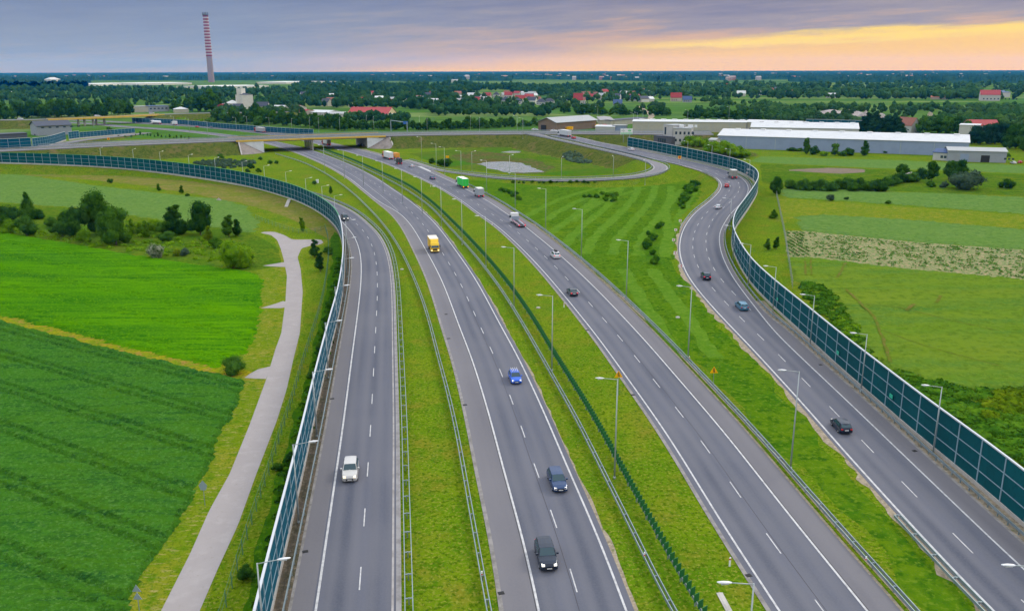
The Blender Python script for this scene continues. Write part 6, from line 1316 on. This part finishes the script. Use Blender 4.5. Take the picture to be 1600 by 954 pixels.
def tree(px, py, hpx, kind, shape, label, group=None, wide=1.0, lod=None, name=None, cat=None):
    p = PG(px, py); d = math.hypot(p[0], p[1]); hm = hpx * d / F * 1.03
    lod = lod if lod is not None else (0 if d < 380 else 1 if d < 700 else 2)
    v = random.randrange(3 if lod else 4); key = (kind, shape, lod, v)
    if key not in PROTO:
        n, lf = {0: (2600, .020), 1: (1100, .032), 2: (420, .055)}[lod]
        PROTO[key] = (crown(hash((shape, v)) % 1000 if False else (ord(shape[0]) * 7 + v * 31 + lod * 5), shape, n, lf, FO[kind]), trunk(v + 3, .62 if shape != 'bush' else .3, .022, shape))
    cm, tm = PROTO[key]; nm = name or ('bush' if shape == 'bush' else 'fir_tree' if shape == 'cone' else 'tree')
    r_ = empty(nm, tuple(p), random.uniform(0, 6.28), label, cat or ('bush' if shape == 'bush' else 'tree'), group)
    lift = .035 if shape in ('round', 'tall') else (.04 if shape == 'cone' else 0)
    c_ = link('crown', cm, r_, (0, 0, lift * hm)); wsc = {'round': 1.0, 'tall': 1.0, 'cone': 1.0, 'bush': 1.0}[shape] * wide
    c_.scale = (hm * wsc, hm * wsc, hm * (1 - lift)); t_ = link('trunk', tm, r_); t_.scale = (hm, hm, hm)
    return r_
# left belt, one by one
for a in [
 (44,336,32,'dark','cone','dark narrow conifer standing among bushes at the left'),(15,349,32,'mid','bush','dark green bush at the left edge behind a lower one',None,1.0),(8,353,18,'dark','bush','small dark bush cut by the left edge',None,1.2),
 (16,364,22,'light','bush','light green bush in front of the dark one at the left edge',None,1.1),(43,369,34,'mid','bush','broad mid green bush in front of the narrow conifer',None,1.0),(61,342,16,'dark','bush','round dark bush right of the narrow conifer',None,1.3),
 (82,355,19,'dark','bush','round dark bush between two light ones, left of the tall trees',None,1.1),(107,349,22,'dark','bush','dark bush highest in the clump left of the tall trees',None,1.2),(98,369,28,'mid','bush','mid green bush at the left foot of the clump',None,1.1),
 (119,373,42,'mid','round','leafy mid green tree left of the tall dark trees',None,.8),(131,378,20,'light','bush','light green bush at the foot of the tall dark trees, left side',None,1.1),
 (157,367,62,'dark','round','tallest dark round tree in the belt on the left',None,.85),(163,378,42,'mid','tall','slender tree just before the tallest dark tree',None,1.1),(182,383,56,'dark','round','tall dark tree right of the tallest one, drooping to the ground',None,.9),(175,383,28,'light','tall','light green young tree in front of the two tall dark ones',None,1.0),
 (196,380,16,'dark','bush','low dark bush at the right foot of the tall dark trees',None,1.4),(208,366,22,'light','tall','first light sapling right of the tall dark trees',None,1.1),(219,368,20,'light','tall','second light sapling right of the tall dark trees',None,1.1),(228,371,24,'light','tall','third light sapling right of the tall dark trees',None,1.1),(242,362,22,'light','bush','yellow green bush left of the middle tree',None,1.0),
 (239,359,16,'dark','bush','dark bush left of the middle tree',None,1.2),(258,364,22,'mid','bush','mid green bush touching the middle tree',None,1.2),(274,366,42,'dark','tall','pointed dark tree in the middle of the belt',None,1.35),(284,366,26,'dark','bush','dark bush joined to the right of the pointed tree',None,1.0),
 (313,367,52,'dark','round','large round dark tree right of the pointed one',None,.85),(243,404,26,'flower','bush','bush covered with whitish blossom at the edge of the bright field',None,1.15),(262,377,18,'mid','bush','bush with reddish blossom above the white flowering one',None,1.5),
 (277,400,14,'yellow','bush','small yellowish bush right of the white flowering one',None,.9),(290,400,14,'grey','bush','small grey bush right of the yellowish one',None,1.0),(327,380,26,'yellow','tall','yellow green sapling below the large round dark tree',None,1.1),(338,387,18,'dark','bush','dark bush left of the big yellow green bush',None,1.3),
 (358,370,32,'dark','tall','dark upright tree above the big yellow green bush',None,1.2),(371,369,25,'dark','tall','shorter dark tree right of the upright one',None,1.2),(365,419,52,'light','bush','big yellow green bush at the corner of the bright field',None,1.1),(386,412,20,'mid','bush','low green bush right of the big yellow green one',None,1.2),
 (171.5,286,8,'dark','bush','tiny tree in the dry grass below the long left wall, left one'),(248,298,10,'dark','tall','tiny tree in the dry grass below the long left wall, middle one',None,1.3),(284,302.5,12,'dark','tall','tiny tree in the dry grass below the long left wall, right one',None,1.3),(293,307,5,'mid','bush','tiny low bush beside the right tiny tree',None,1.5),
 (492,402,28,'mid','tall','young tree at the dead end of the pale path, left one',None,1.2),(501,424,30,'mid','tall','young tree at the dead end of the pale path, nearer one',None,1.0),(472,362,22,'light','tall','thin sapling beside the green wire fence',None,.9),
 (367,582,32,'mid','bush','wide dark bush at the right corner of the bright field',None,1.35),(77,259,17,'dark','tall','dark tree standing in front of the long left wall',None,1.3),
 (513,397,14,'mid','bush','bush at the foot of the left wall near the fence bend',None,1.2),(500,545,14,'mid','bush','bush between the wire fence and the left wall, upper one',None,1.2),(485,590,14,'mid','bush','bush between the wire fence and the left wall, middle one',None,1.2),(455,720,20,'mid','bush','bush between the wire fence and the left wall, lower one',None,1.0),(434,735,18,'deep' if False else 'mid','bush','low bush leaning on the wire fence, lower left',None,1.1),
 (386,905,34,'mid','bush','green shrub between the fence and wall near the bottom',None,1.0),
 (345,247,9,'dark','bush','small dark bush on the overpass embankment'),(371,258,7,'mid','bush','low bush below the left paved slope, first'),(392,263,10,'mid','bush','low bush behind the long left wall, second'),(404,269,8,'mid','bush','low bush behind the long left wall, third'),(387,269,7,'mid','bush','low bush behind the long left wall, fourth'),
 (422,256,7,'mid','bush','low bush beside the motorway left of the bridge, left one'),(432,256,6,'mid','bush','low bush beside the motorway left of the bridge, right one'),(407,250,6,'mid','bush','small bush under the left paved slope'),(517,303,12,'dark','tall','small dark upright tree between slip road and motorway'),(491,288,7,'mid','bush','small bush beside the white cabinet'),
 (699.6,260,16,'dark','bush','dark round bush behind the yellow and blue sign',None,1.1),(690,258.5,13,'dark','bush','dark bush left of the yellow and blue sign',None,1.0),(675,255.5,10,'mid','bush','lighter bush farther left of the yellow and blue sign',None,1.0),
 (1208.6,341,14,'dark','cone','small conifer beside the grey fence',None,1.5),(1213,389,18,'dark','tall','small dark tree near the grey fence, right one',None,1.2),(1199,391,18,'mid','tall','small tree near the grey fence, left one',None,1.1),
 (1297,314,13,'grey','bush','grey bush in the pale crop strip',None,1.0),(1388,318.5,6,'dark','bush','tiny dark bush at the edge of the pale strip',None,1.5),(1323,312.5,6,'mid','bush','tiny light bush at the edge of the pale strip',None,1.3),
 (1410,273,20,'dark','bush','dark pointed bush left of the gravel heap',None,.9),(1439,279,18,'mid','bush','mid green bush right of the gravel heap',None,1.0),(1455,284,28,'dark','round','dark round tree right of the gravel heap',None,.85),(1454,292,11,'dark','bush','small dark bush under the dark round tree',None,1.1),
 (1482,281,26,'mid','round','grey green tree left of the willow',None,.9),(1500,276,22,'dark','round','dark tree behind the willow',None,1.1),(1515,296,34,'grey','bush','large silvery willow bush in the right fields',None,1.3),(1500,294,16,'grey','bush','lighter low bush in front of the willow',None,1.0),(1475,293,11,'grey','bush','small silvery bush left of the willow',None,1.0),(1573,294,17,'dark','bush','round dark bush near the right edge',None,1.1),(1212,304,27,'dark','round','dark tree at the top end of the grey fence',None,.75),
 (1260,241,23,'mid','tall','upright tree before the blue warehouse wall, left one',None,1.1),(1272,241.5,15,'mid','bush','bush before the blue warehouse wall, right of the left upright tree',None,1.0),(1304,242.5,16,'mid','round','round tree before the middle of the blue warehouse wall',None,1.0),(1351,243,21,'dark','tall','upright dark tree before the blue warehouse wall, right one',None,1.2),(1326,243,13,'mid','bush','bush between the round and the right upright tree',None,1.3),(1318,243.5,10,'mid','bush','low bush touching the round tree',None,1.5),(1286,243.5,9,'light','bush','light low bush before the warehouse wall',None,1.4),(1383,239.5,6,'mid','bush','low bush before the right part of the warehouse wall',None,2.0),(1238,236,7,'mid','bush','low bush before the left part of the warehouse wall',None,2.2),(1250,236.5,6,'mid','bush','low bush left of the left upright tree',None,1.8),
 (1575,245,6,'dark','bush','small dark bush at the end of the grey workshop',None,1.0)]:
    tree(*a)
def row(pts, kind, shape, label, group, wide=1.0):
    n = len(pts)
    for i, p in enumerate(pts): tree(p[0], p[1], p[2], p[3] if len(p) > 3 else kind, shape, f'{label}, number {i + 1} from the left' if False else label, group, wide)
def jit(x0, x1, n, y, h, seed, yv=1.0, hv=.3):
    r_ = np.random.default_rng(seed); xs = np.linspace(x0, x1, n) + r_.uniform(-.3, .3, n) * (x1 - x0) / n
    return [(x, (y if not isinstance(y, tuple) else y[0] + (y[1] - y[0]) * (x - x0) / (x1 - x0)) + r_.uniform(-yv, yv), h * r_.uniform(1 - hv, 1 + hv)) for x in xs]
row(jit(1012, 1024, 4, (364, 412), 12, 31, 1, .3) + jit(1009, 1022, 5, (385, 372), 12, 32, 3), 'scrub', 'bush', 'dark shrub in the narrow clump on the mown grass left of the right ramp', 'shrubs in the narrow clump', 1.2)
row([(1028,357,11),(1034,353,9)], 'scrub', 'bush', 'shrub just above the narrow clump on the mown grass', 'shrubs above the narrow clump', 1.2)
row([(1067,318,13),(1071,312,14),(1076,306,15),(1080,299,15),(1085,292,14),(1074,298,12),(1068,326,8),(1062,322,7)], 'scrub', 'bush', 'shrub in the dense clump beside the inner bend of the right ramp', 'shrubs in the dense clump by the bend', 1.4)
row([(913,309,6),(921,308,7),(931,309,8),(946,314,8),(950,307,8),(957,309,9),(963,306,8),(960,315,9),(940,304,7)], 'scrub', 'bush', 'low shrub on the mown slope below the loop ramp', 'shrubs below the loop ramp', 1.4)
row([(783,298,7),(789,300,8),(796,303,8),(803,307,8),(810,312,8),(806,303,6)], 'scrub', 'bush', 'low shrub in the diagonal strip right of the grey box truck', 'shrubs in the diagonal strip', 1.5)
row(jit(800, 930, 14, 285.5, 4, 41, .6), 'dark', 'bush', 'tiny dark shrub in the line under the loop ramp', 'tiny shrubs under the loop ramp', 1.8)
row(jit(1231, 1380, 24, (297, 298), 18, 51, 2, .25), 'mid', 'bush', 'shrub in the long hedge above the pale crop strip', 'shrubs in the long hedge', 1.1)
row(jit(1385, 1430, 7, (289, 284), 14, 52, 2), 'mid', 'bush', 'lighter shrub at the right end of the long hedge', 'lighter shrubs by the long hedge', 1.3)
row(jit(1078, 1160, 14, (229, 246), 17, 53, 2), 'light', 'bush', 'light green shrub behind the curved right wall', 'shrubs behind the curved wall', 1.1)
row(jit(405, 540, 20, (193, 203), 19, 61, 1.5, .25), 'dark', 'round', 'dark tree in the row left of the overpass lamps', 'trees in the dark row beyond the overpass', 1.0)
row(jit(548, 655, 14, 202.5, 15, 62, 1, .2), 'dark', 'round', 'rounded tree in the open row beyond the bridge', 'trees in the open row beyond the bridge', 1.0)
row(jit(655, 770, 16, (203, 200), 14, 63, 1.5, .3), 'dark', 'round', 'dark tree in the row above the right end of the overpass', 'trees above the right end of the overpass', 1.1)
row(jit(772, 842, 12, (199, 196), 13, 64, 1.5, .3), 'mid', 'round', 'mid green tree left of the brown barn', 'trees left of the brown barn', 1.1)
row(jit(338, 405, 12, (189, 196), 17, 65, 2, .3), 'mid', 'round', 'green tree behind the long blue wall', 'trees behind the long blue wall', 1.0)
row(jit(278, 335, 7, 192, 9, 66, 1.5, .3), 'light', 'bush', 'yellow green shrub on the slope right of the distant bridge', 'yellow green shrubs by the distant bridge', 1.2)
row(jit(28, 162, 19, (185, 182), 22, 67, 1.5, .2), 'dark', 'round', 'dark tree in the long row behind the distant bridge', 'trees behind the distant bridge', .95)
row([(-4,190,26),(5,188,24),(18,186,16)], 'dark', 'round', 'big dark tree at the left edge behind the embankment', 'big trees at the left edge', .9)
row([(174,179,24),(185,181,27,'mid'),(197,180,24),(204,179,16),(273,174,16),(279,175,14),(292,174,18),(301,174,20),(310,175,22),(320,174,24),(331,175,32),(339,174,24)], 'dark', 'round', 'large dark tree near the factory and pale low buildings', 'large trees near the factory', .9)
row([(400,182,20),(408,184,18),(392,181,13),(172,209,11,'dark')], 'dark', 'round', 'dark tree right of the cream factory', 'trees right of the factory', 1.0)
row(jit(1348, 1402, 10, (211, 213), 28, 71, 1.5, .2), 'conifer', 'cone', 'tall dark fir in the group behind the warehouse roof', 'firs behind the warehouse', 1.5)
row(jit(1440, 1510, 9, (207, 211), 20, 72, 2, .3), 'dark', 'round', 'dark tree between the firs and the white flat roofed block', 'trees right of the firs', 1.0)
row(jit(1518, 1578, 9, (225, 227), 24, 73, 1.5, .25), 'conifer', 'round', 'very dark tree behind the grey workshop', 'dark trees behind the grey workshop', .9)
row(jit(1575, 1610, 4, (232, 236), 28, 74, 1.5, .2), 'dark', 'round', 'big dark tree at the right edge above the workshop', 'big trees at the right edge', .9)
row(jit(905, 1040, 18, (178.5, 180.5), 12, 75, 1.2, .35), 'dark', 'round', 'dark tree in the row above the yard', 'trees above the yard', 1.2)
row(jit(1072, 1230, 24, (184.5, 187), 13, 76, 1.2, .25), 'dark', 'round', 'dark tree in the hedge row above the cream warehouse', 'trees above the cream warehouse', 1.3)
row([(822,167,13),(845,176,10),(850,177,12),(880,177,13),(888,176,10),(903,178,16),(912,178,15),(918,177,12),(928,178,14),(808,176,8),(816,177,9),(825,177,7)], 'dark', 'round', 'round dark tree in the fields below the village', 'round trees below the village', 1.0)
row(jit(85, 205, 12, 213.8, 4, 77, .8, .4)[6:], 'mid', 'bush', 'tiny shrub behind the low blue wall', 'tiny shrubs behind the low blue wall', 1.2)
row(jit(212, 300, 16, (211, 217), 3.6, 78, 1.2, .5), 'dark', 'tall', 'tiny young tree on the grass triangle behind the overpass road', 'tiny young trees on the grass triangle', 1.3)

# scrub and reeds nobody could count
def scrub(name, px, n, r0, r1, hh, kinds, label, seed, ell=.8):
    r_ = np.random.default_rng(seed); w_ = np.array([PG(*p) for p in px]); pts = []
    while len(pts) < n:
        x = r_.uniform(w_[:, 0].min(), w_[:, 0].max(), n * 2); y = r_.uniform(w_[:, 1].min(), w_[:, 1].max(), n * 2); k_ = inside(x, y, w_); pts += list(zip(x[k_], y[k_]))
    Vs = []; Fs = []; b = 0
    for (x, y) in pts[:n]:
        R_ = r_.uniform(r0, r1); z0 = float(gz(x, y)); V, Fc = I2; V = V * (1 + r_.uniform(-.22, .22, len(V)))[:, None] * [R_, R_, R_ * hh]; Vs.append(V + [x, y, z0 + R_ * hh * .25]); Fs.append(Fc + b); b += len(V)
        m = 26; d = r_.normal(0, 1, (m, 3)); d /= np.linalg.norm(d, axis=1)[:, None]; d[:, 2] = abs(d[:, 2]); C = d * [R_, R_, R_ * hh] * r_.uniform(.85, 1.25, (m, 1)) + [x, y, z0 + R_ * hh * .25]
        s = r_.uniform(.15, .38, (m, 1)); u = np.cross(d, r_.normal(0, 1, (m, 3))); u /= np.linalg.norm(u, axis=1)[:, None]; v = np.cross(d, u) + d * .5
        Q = np.stack([C - u * s, C + v * s, C + u * s, C - v * s], 1).reshape(-1, 3); Vs.append(Q); Fs.append(np.stack([np.arange(0, 4 * m, 4), np.arange(1, 4 * m, 4), np.arange(2, 4 * m, 4)], 1) + b); Fs.append(np.stack([np.arange(0, 4 * m, 4), np.arange(2, 4 * m, 4), np.arange(3, 4 * m, 4)], 1) + b); b += 4 * m
    return tag(link(name, fast_mesh(name, np.vstack(Vs), [np.concatenate(Fs)], FO[kinds])), label, 'scrub', kind='stuff')
scrub('scrub', [(1250,441),(1290,450),(1320,480),(1338,520),(1350,540),(1380,566),(1352,560),(1320,532),(1290,500),(1256,462),(1243,448)], 120, .4, 1.1, .6, 'scrub', 'dark green scrub behind the right wall below the grey fence', 3)
scrub('scrub', [(1310,492),(1338,512),(1352,545),(1378,566),(1362,562),(1330,535),(1308,505)], 30, .5, 1.0, .6, 'light', 'light yellow green scrub along the right wall', 4)
scrub('scrub', [(1398,580),(1450,596),(1522,612),(1600,608),(1700,615),(1700,790),(1600,722),(1540,690),(1480,646),(1430,610)], 460, .5, 1.5, .42, 'scrub', 'thick green scrub behind the right wall at the right edge', 5)
scrub('scrub', [(1530,640),(1550,622),(1580,612),(1640,612),(1640,650),(1590,648),(1560,655),(1540,656)], 90, .6, 1.3, .7, 'yellow', 'patch of yellow flowering scrub at the right edge', 6)
scrub('scrub', [(0,352),(60,358),(130,372),(200,378),(260,372),(330,372),(395,400),(390,418),(330,410),(250,398),(150,386),(60,372),(0,362)], 240, .3, .9, .6, 'light', 'rough tall weeds among the bushes on the left', 7)
scrub('scrub', [(180,352),(260,358),(300,362),(260,372),(200,370)], 90, .4, 1.0, .8, 'light', 'light green weeds between the tall dark trees', 8)
scrub('scrub', [(405,955),(390,955),(436,760),(470,640),(492,560),(512,470),(528,400),(531,400),(531,470),(515,560),(498,608),(483,676),(474,720),(446,834)], 300, .2, .5, .5, 'scrub', 'dense weeds along the foot of the near left wall', 9)
scrub('reeds', [(300,255),(340,251),(380,250),(400,254),(392,262),(370,264),(330,262)], 120, .6, 1.3, 1.0, 'grey', 'grey green reeds behind the long left wall', 10)
scrub('reeds', [(880,240),(900,237),(912,245),(925,254),(905,256),(885,250)], 50, .6, 1.4, .9, 'grey', 'grey green bushes in the wet ground inside the loop', 11)
# grass clumps on the bank between the cameras' verges: small tufts that give the near turf some relief
def tufts(name, poly, n, s0, s1, m, label, seed):
    r_ = np.random.default_rng(seed); w_ = np.array([PZ(p) for p in poly]); x = r_.uniform(w_[:, 0].min(), w_[:, 0].max(), n * 3); y = r_.uniform(w_[:, 1].min(), w_[:, 1].max(), n * 3); k_ = inside(x, y, w_) & (fnoise(x, y, 2.5, seed) > .38); x, y = x[k_][:n], y[k_][:n]; n = len(x); q = 4
    C = np.repeat(np.stack([x, y, np.zeros(n)], 1), q, 0) + r_.normal(0, .1, (n * q, 3)) * [1, 1, 0]; a = r_.uniform(0, 6.28, n * q); s = r_.uniform(s0, s1, n * q); dx, dy = np.cos(a), np.sin(a); lean = r_.normal(0, .5, (n * q, 2)) * s[:, None]
    V = np.stack([C + np.stack([dx * s * .35, dy * s * .35, s * 0], 1), C - np.stack([dx * s * .35, dy * s * .35, s * 0], 1), C + np.concatenate([lean, s[:, None]], 1)], 1).reshape(-1, 3); V[:, 2] += .01
    tag(link(name, fast_mesh(name, V, [np.arange(len(V)).reshape(-1, 3)], m)), label, 'grass', kind='stuff')
FO['turf'] = foliage('turf_blades', (.05, .10, .008), (.09, .135, .014), (.15, .16, .035), sc=.3)
FO['turf2'] = foliage('turf_blades_green', (.03, .10, .008), (.06, .15, .01), (.10, .19, .015), sc=.3)

# ------------------------------------------------------------------ woods of the middle distance (masses)
def wood(bands, label, seed, m='far', name='wood'):
    """bands: (x0, x1, y0, y1, n, height m) in photo pixels of the tree feet"""
    r_ = np.random.default_rng(seed); Vs = []; Fs = []; b = 0
    V1, F1 = I1
    for (x0, x1, y0, y1, n, hm) in bands:
        xs = r_.uniform(x0, x1, n); ys = r_.uniform(0, 1, n); ys = y0 + (y1 - y0) * ys + .8 * np.sin(xs * .05 + seed)
        for x, y in zip(xs, ys):
            p = P(x, max(y, 114)); h = hm * r_.uniform(.6, 1.3); w_ = h * r_.uniform(.32, .55)
            for l_ in range(3):
                s = r_.uniform(.55, .95); c_ = p + [r_.normal(0, w_ * .35), r_.normal(0, w_ * .35), h * (.45 + .2 * (l_ - 1)) if l_ else h * .5]
                V = V1 * (1 + r_.uniform(-.28, .28, len(V1)))[:, None] * [w_ * s, w_ * s, h * .5 * s] + c_; V[:, 2] = np.maximum(V[:, 2], 0); Vs.append(V); Fs.append(F1 + b); b += len(V)
    return tag(link(name, fast_mesh(name, np.vstack(Vs), [np.concatenate(Fs)], FO[m])), label, 'wood', kind='stuff')
FO['horizon'] = foliage('leaves_horizon', (.006, .030, .024), (.013, .048, .034), (.032, .080, .046), sc=.02, trans=.0)
FO['far2'] = foliage('leaves_far_mid', (.016, .050, .020), (.032, .078, .026), (.065, .125, .035), sc=.05, trans=.1)
wood([(0,150,139,147,90,14),(150,400,143.5,151,160,12),(150,300,137,142,50,9),(455,500,133,150,60,14),(400,470,141,150,60,11),(0,60,150,160,50,12),(60,380,150,157,120,11),(0,420,160,164,45,9),(20,150,165,168,20,9),(395,470,158,172,60,10)], 'dark woods and hedges of the plain behind the left junction', 1)
wood([(470,740,133,150,330,15),(520,700,148,158,130,12),(430,560,152,170,130,12),(560,660,160,170,60,10),(640,740,158,172,70,11),(540,640,186,190,60,8),(660,860,176,182,70,9),(700,800,165,176,60,9),(800,1000,137,150,260,14),(740,800,136,142,60,14)], 'dark woods round the village left of centre', 2)
wood([(860,1010,150,160,100,11),(800,900,166,170,24,8),(1000,1200,143,151,220,13),(1200,1360,143,154,200,12),(1370,1530,146,156,220,13),(1000,1600,133,141,330,14),(1080,1140,157,160,20,8),(1100,1200,163,168,30,8),(1150,1600,170,176,170,8),(1200,1270,178,190,60,8),(1540,1610,180,204,90,10),(1460,1560,190,203,80,9),(1085,1250,173,176,40,7)], 'dark woods and hedges of the plain on the right', 3)
wood([(700,1040,168,174,50,8),(1200,1330,184,192,70,6),(1480,1600,176,186,60,9),(100,400,153,168,50,8),(330,480,172,184,60,9),(740,880,158,164,26,8),(0,460,139,157,120,11),(470,760,134,166,130,11),(800,1600,135,156,220,11),(1150,1600,178,200,60,8)], 'lighter green trees scattered through the plain', 4, 'far2')
# far forest canopy, as a blanket with real height on a polar grid
ra = np.geomspace(3000, 20200, 95); aa = np.linspace(R(-36), R(36), 1150); RR, AA = np.meshgrid(ra, aa, indexing='ij'); X = RR * np.sin(AA); Y = RR * np.cos(AA)
mk = fnoise(X, Y * 1.0, 900, 5) * .55 + fnoise(X, Y, 330, 6) * .45 + np.clip((RR - 3500) / 9000, 0, .25)
hz = np.where(mk > .44 + .3 * np.clip(1 - (RR - 3000) / 700, 0, 1), 11 + 9 * rng.random(X.shape) + 5 * fnoise(X, Y, 60, 8), -3)
for (x0, x1, y0, y1) in ((140, 460, 125.5, 140), (720, 800, 122.5, 125.5), (800, 905, 124.5, 132.5)):
    w_ = [P(x0, y1), P(x1, y1), P(x1, y0), P(x0, y0)]; hz = np.where(inside(X, Y, w_), -3, hz)
V = np.stack([X + rng.normal(0, 3, X.shape), Y, hz], -1).reshape(-1, 3); nA = len(aa); ii = (np.arange(len(ra) - 1)[:, None] * nA + np.arange(nA - 1)[None]).ravel()
tag(link('far_forest', fast_mesh('far_forest', V, [np.stack([ii, ii + 1, ii + nA + 1, ii + nA], 1)], FO['horizon'])), 'continuous dark forest reaching to the horizon', 'forest', kind='stuff')
# flecks of far villages: many small houses nobody could count
Vs = []; Fs = []; b = 0
for _ in range(420):
    y = 113.5 + 13 * rng.random() ** 1.6; x = rng.uniform(380, 1600) if rng.random() < .8 else rng.uniform(0, 400); p = P(x, y); w_ = rng.uniform(6, 16); d = w_ * .7; h = rng.uniform(12, 19)
    V = np.array([(-w_, -d, 0), (w_, -d, 0), (w_, d, 0), (-w_, d, 0), (-w_, -d, h), (w_, -d, h), (w_, d, h), (-w_, d, h), (-w_, 0, h + 4), (w_, 0, h + 4)]) + p
    Vs.append(V); Fs.append(np.array([(0, 1, 5), (0, 5, 4), (2, 3, 7), (2, 7, 6), (1, 2, 6), (1, 6, 5), (3, 0, 4), (3, 4, 7), (4, 5, 9), (4, 9, 8), (6, 7, 8), (6, 8, 9), (5, 6, 9), (7, 4, 8)]) + b); b += 10
tag(link('far_village', fast_mesh('far_village', np.vstack(Vs), [np.concatenate(Fs)], mat('far_house_walls', (.36, .33, .33), .8, noise=[(.004, 2, .45, .5, (.30, .14, .10)), (.006, 3, .5, .55, (.40, .40, .42))]))), 'flecks of distant houses scattered in the forest', 'houses', kind='stuff')

# ------------------------------------------------------------------ haze
hb = MB(); hb.box(-21000, 21000, -21000, 21000, -1.0, 296)
hz_ = bpy.data.materials.new('haze'); hz_.use_nodes = True; t = hz_.node_tree; t.nodes.clear(); pv = N('ShaderNodeVolumePrincipled', t); pv.inputs['Color'].default_value = (.0, .19, .66, 1); pv.inputs['Absorption Color'].default_value = (1, 1, 1, 1); pv.inputs['Density'].default_value = 6.0e-5; pv.inputs['Anisotropy'].default_value = .1
oo = N('ShaderNodeOutputMaterial', t); LK(pv.outputs[0], oo.inputs['Volume'], t)
tag(hb.build('haze', hz_), 'thin blue haze over the plain', 'haze', kind='stuff')
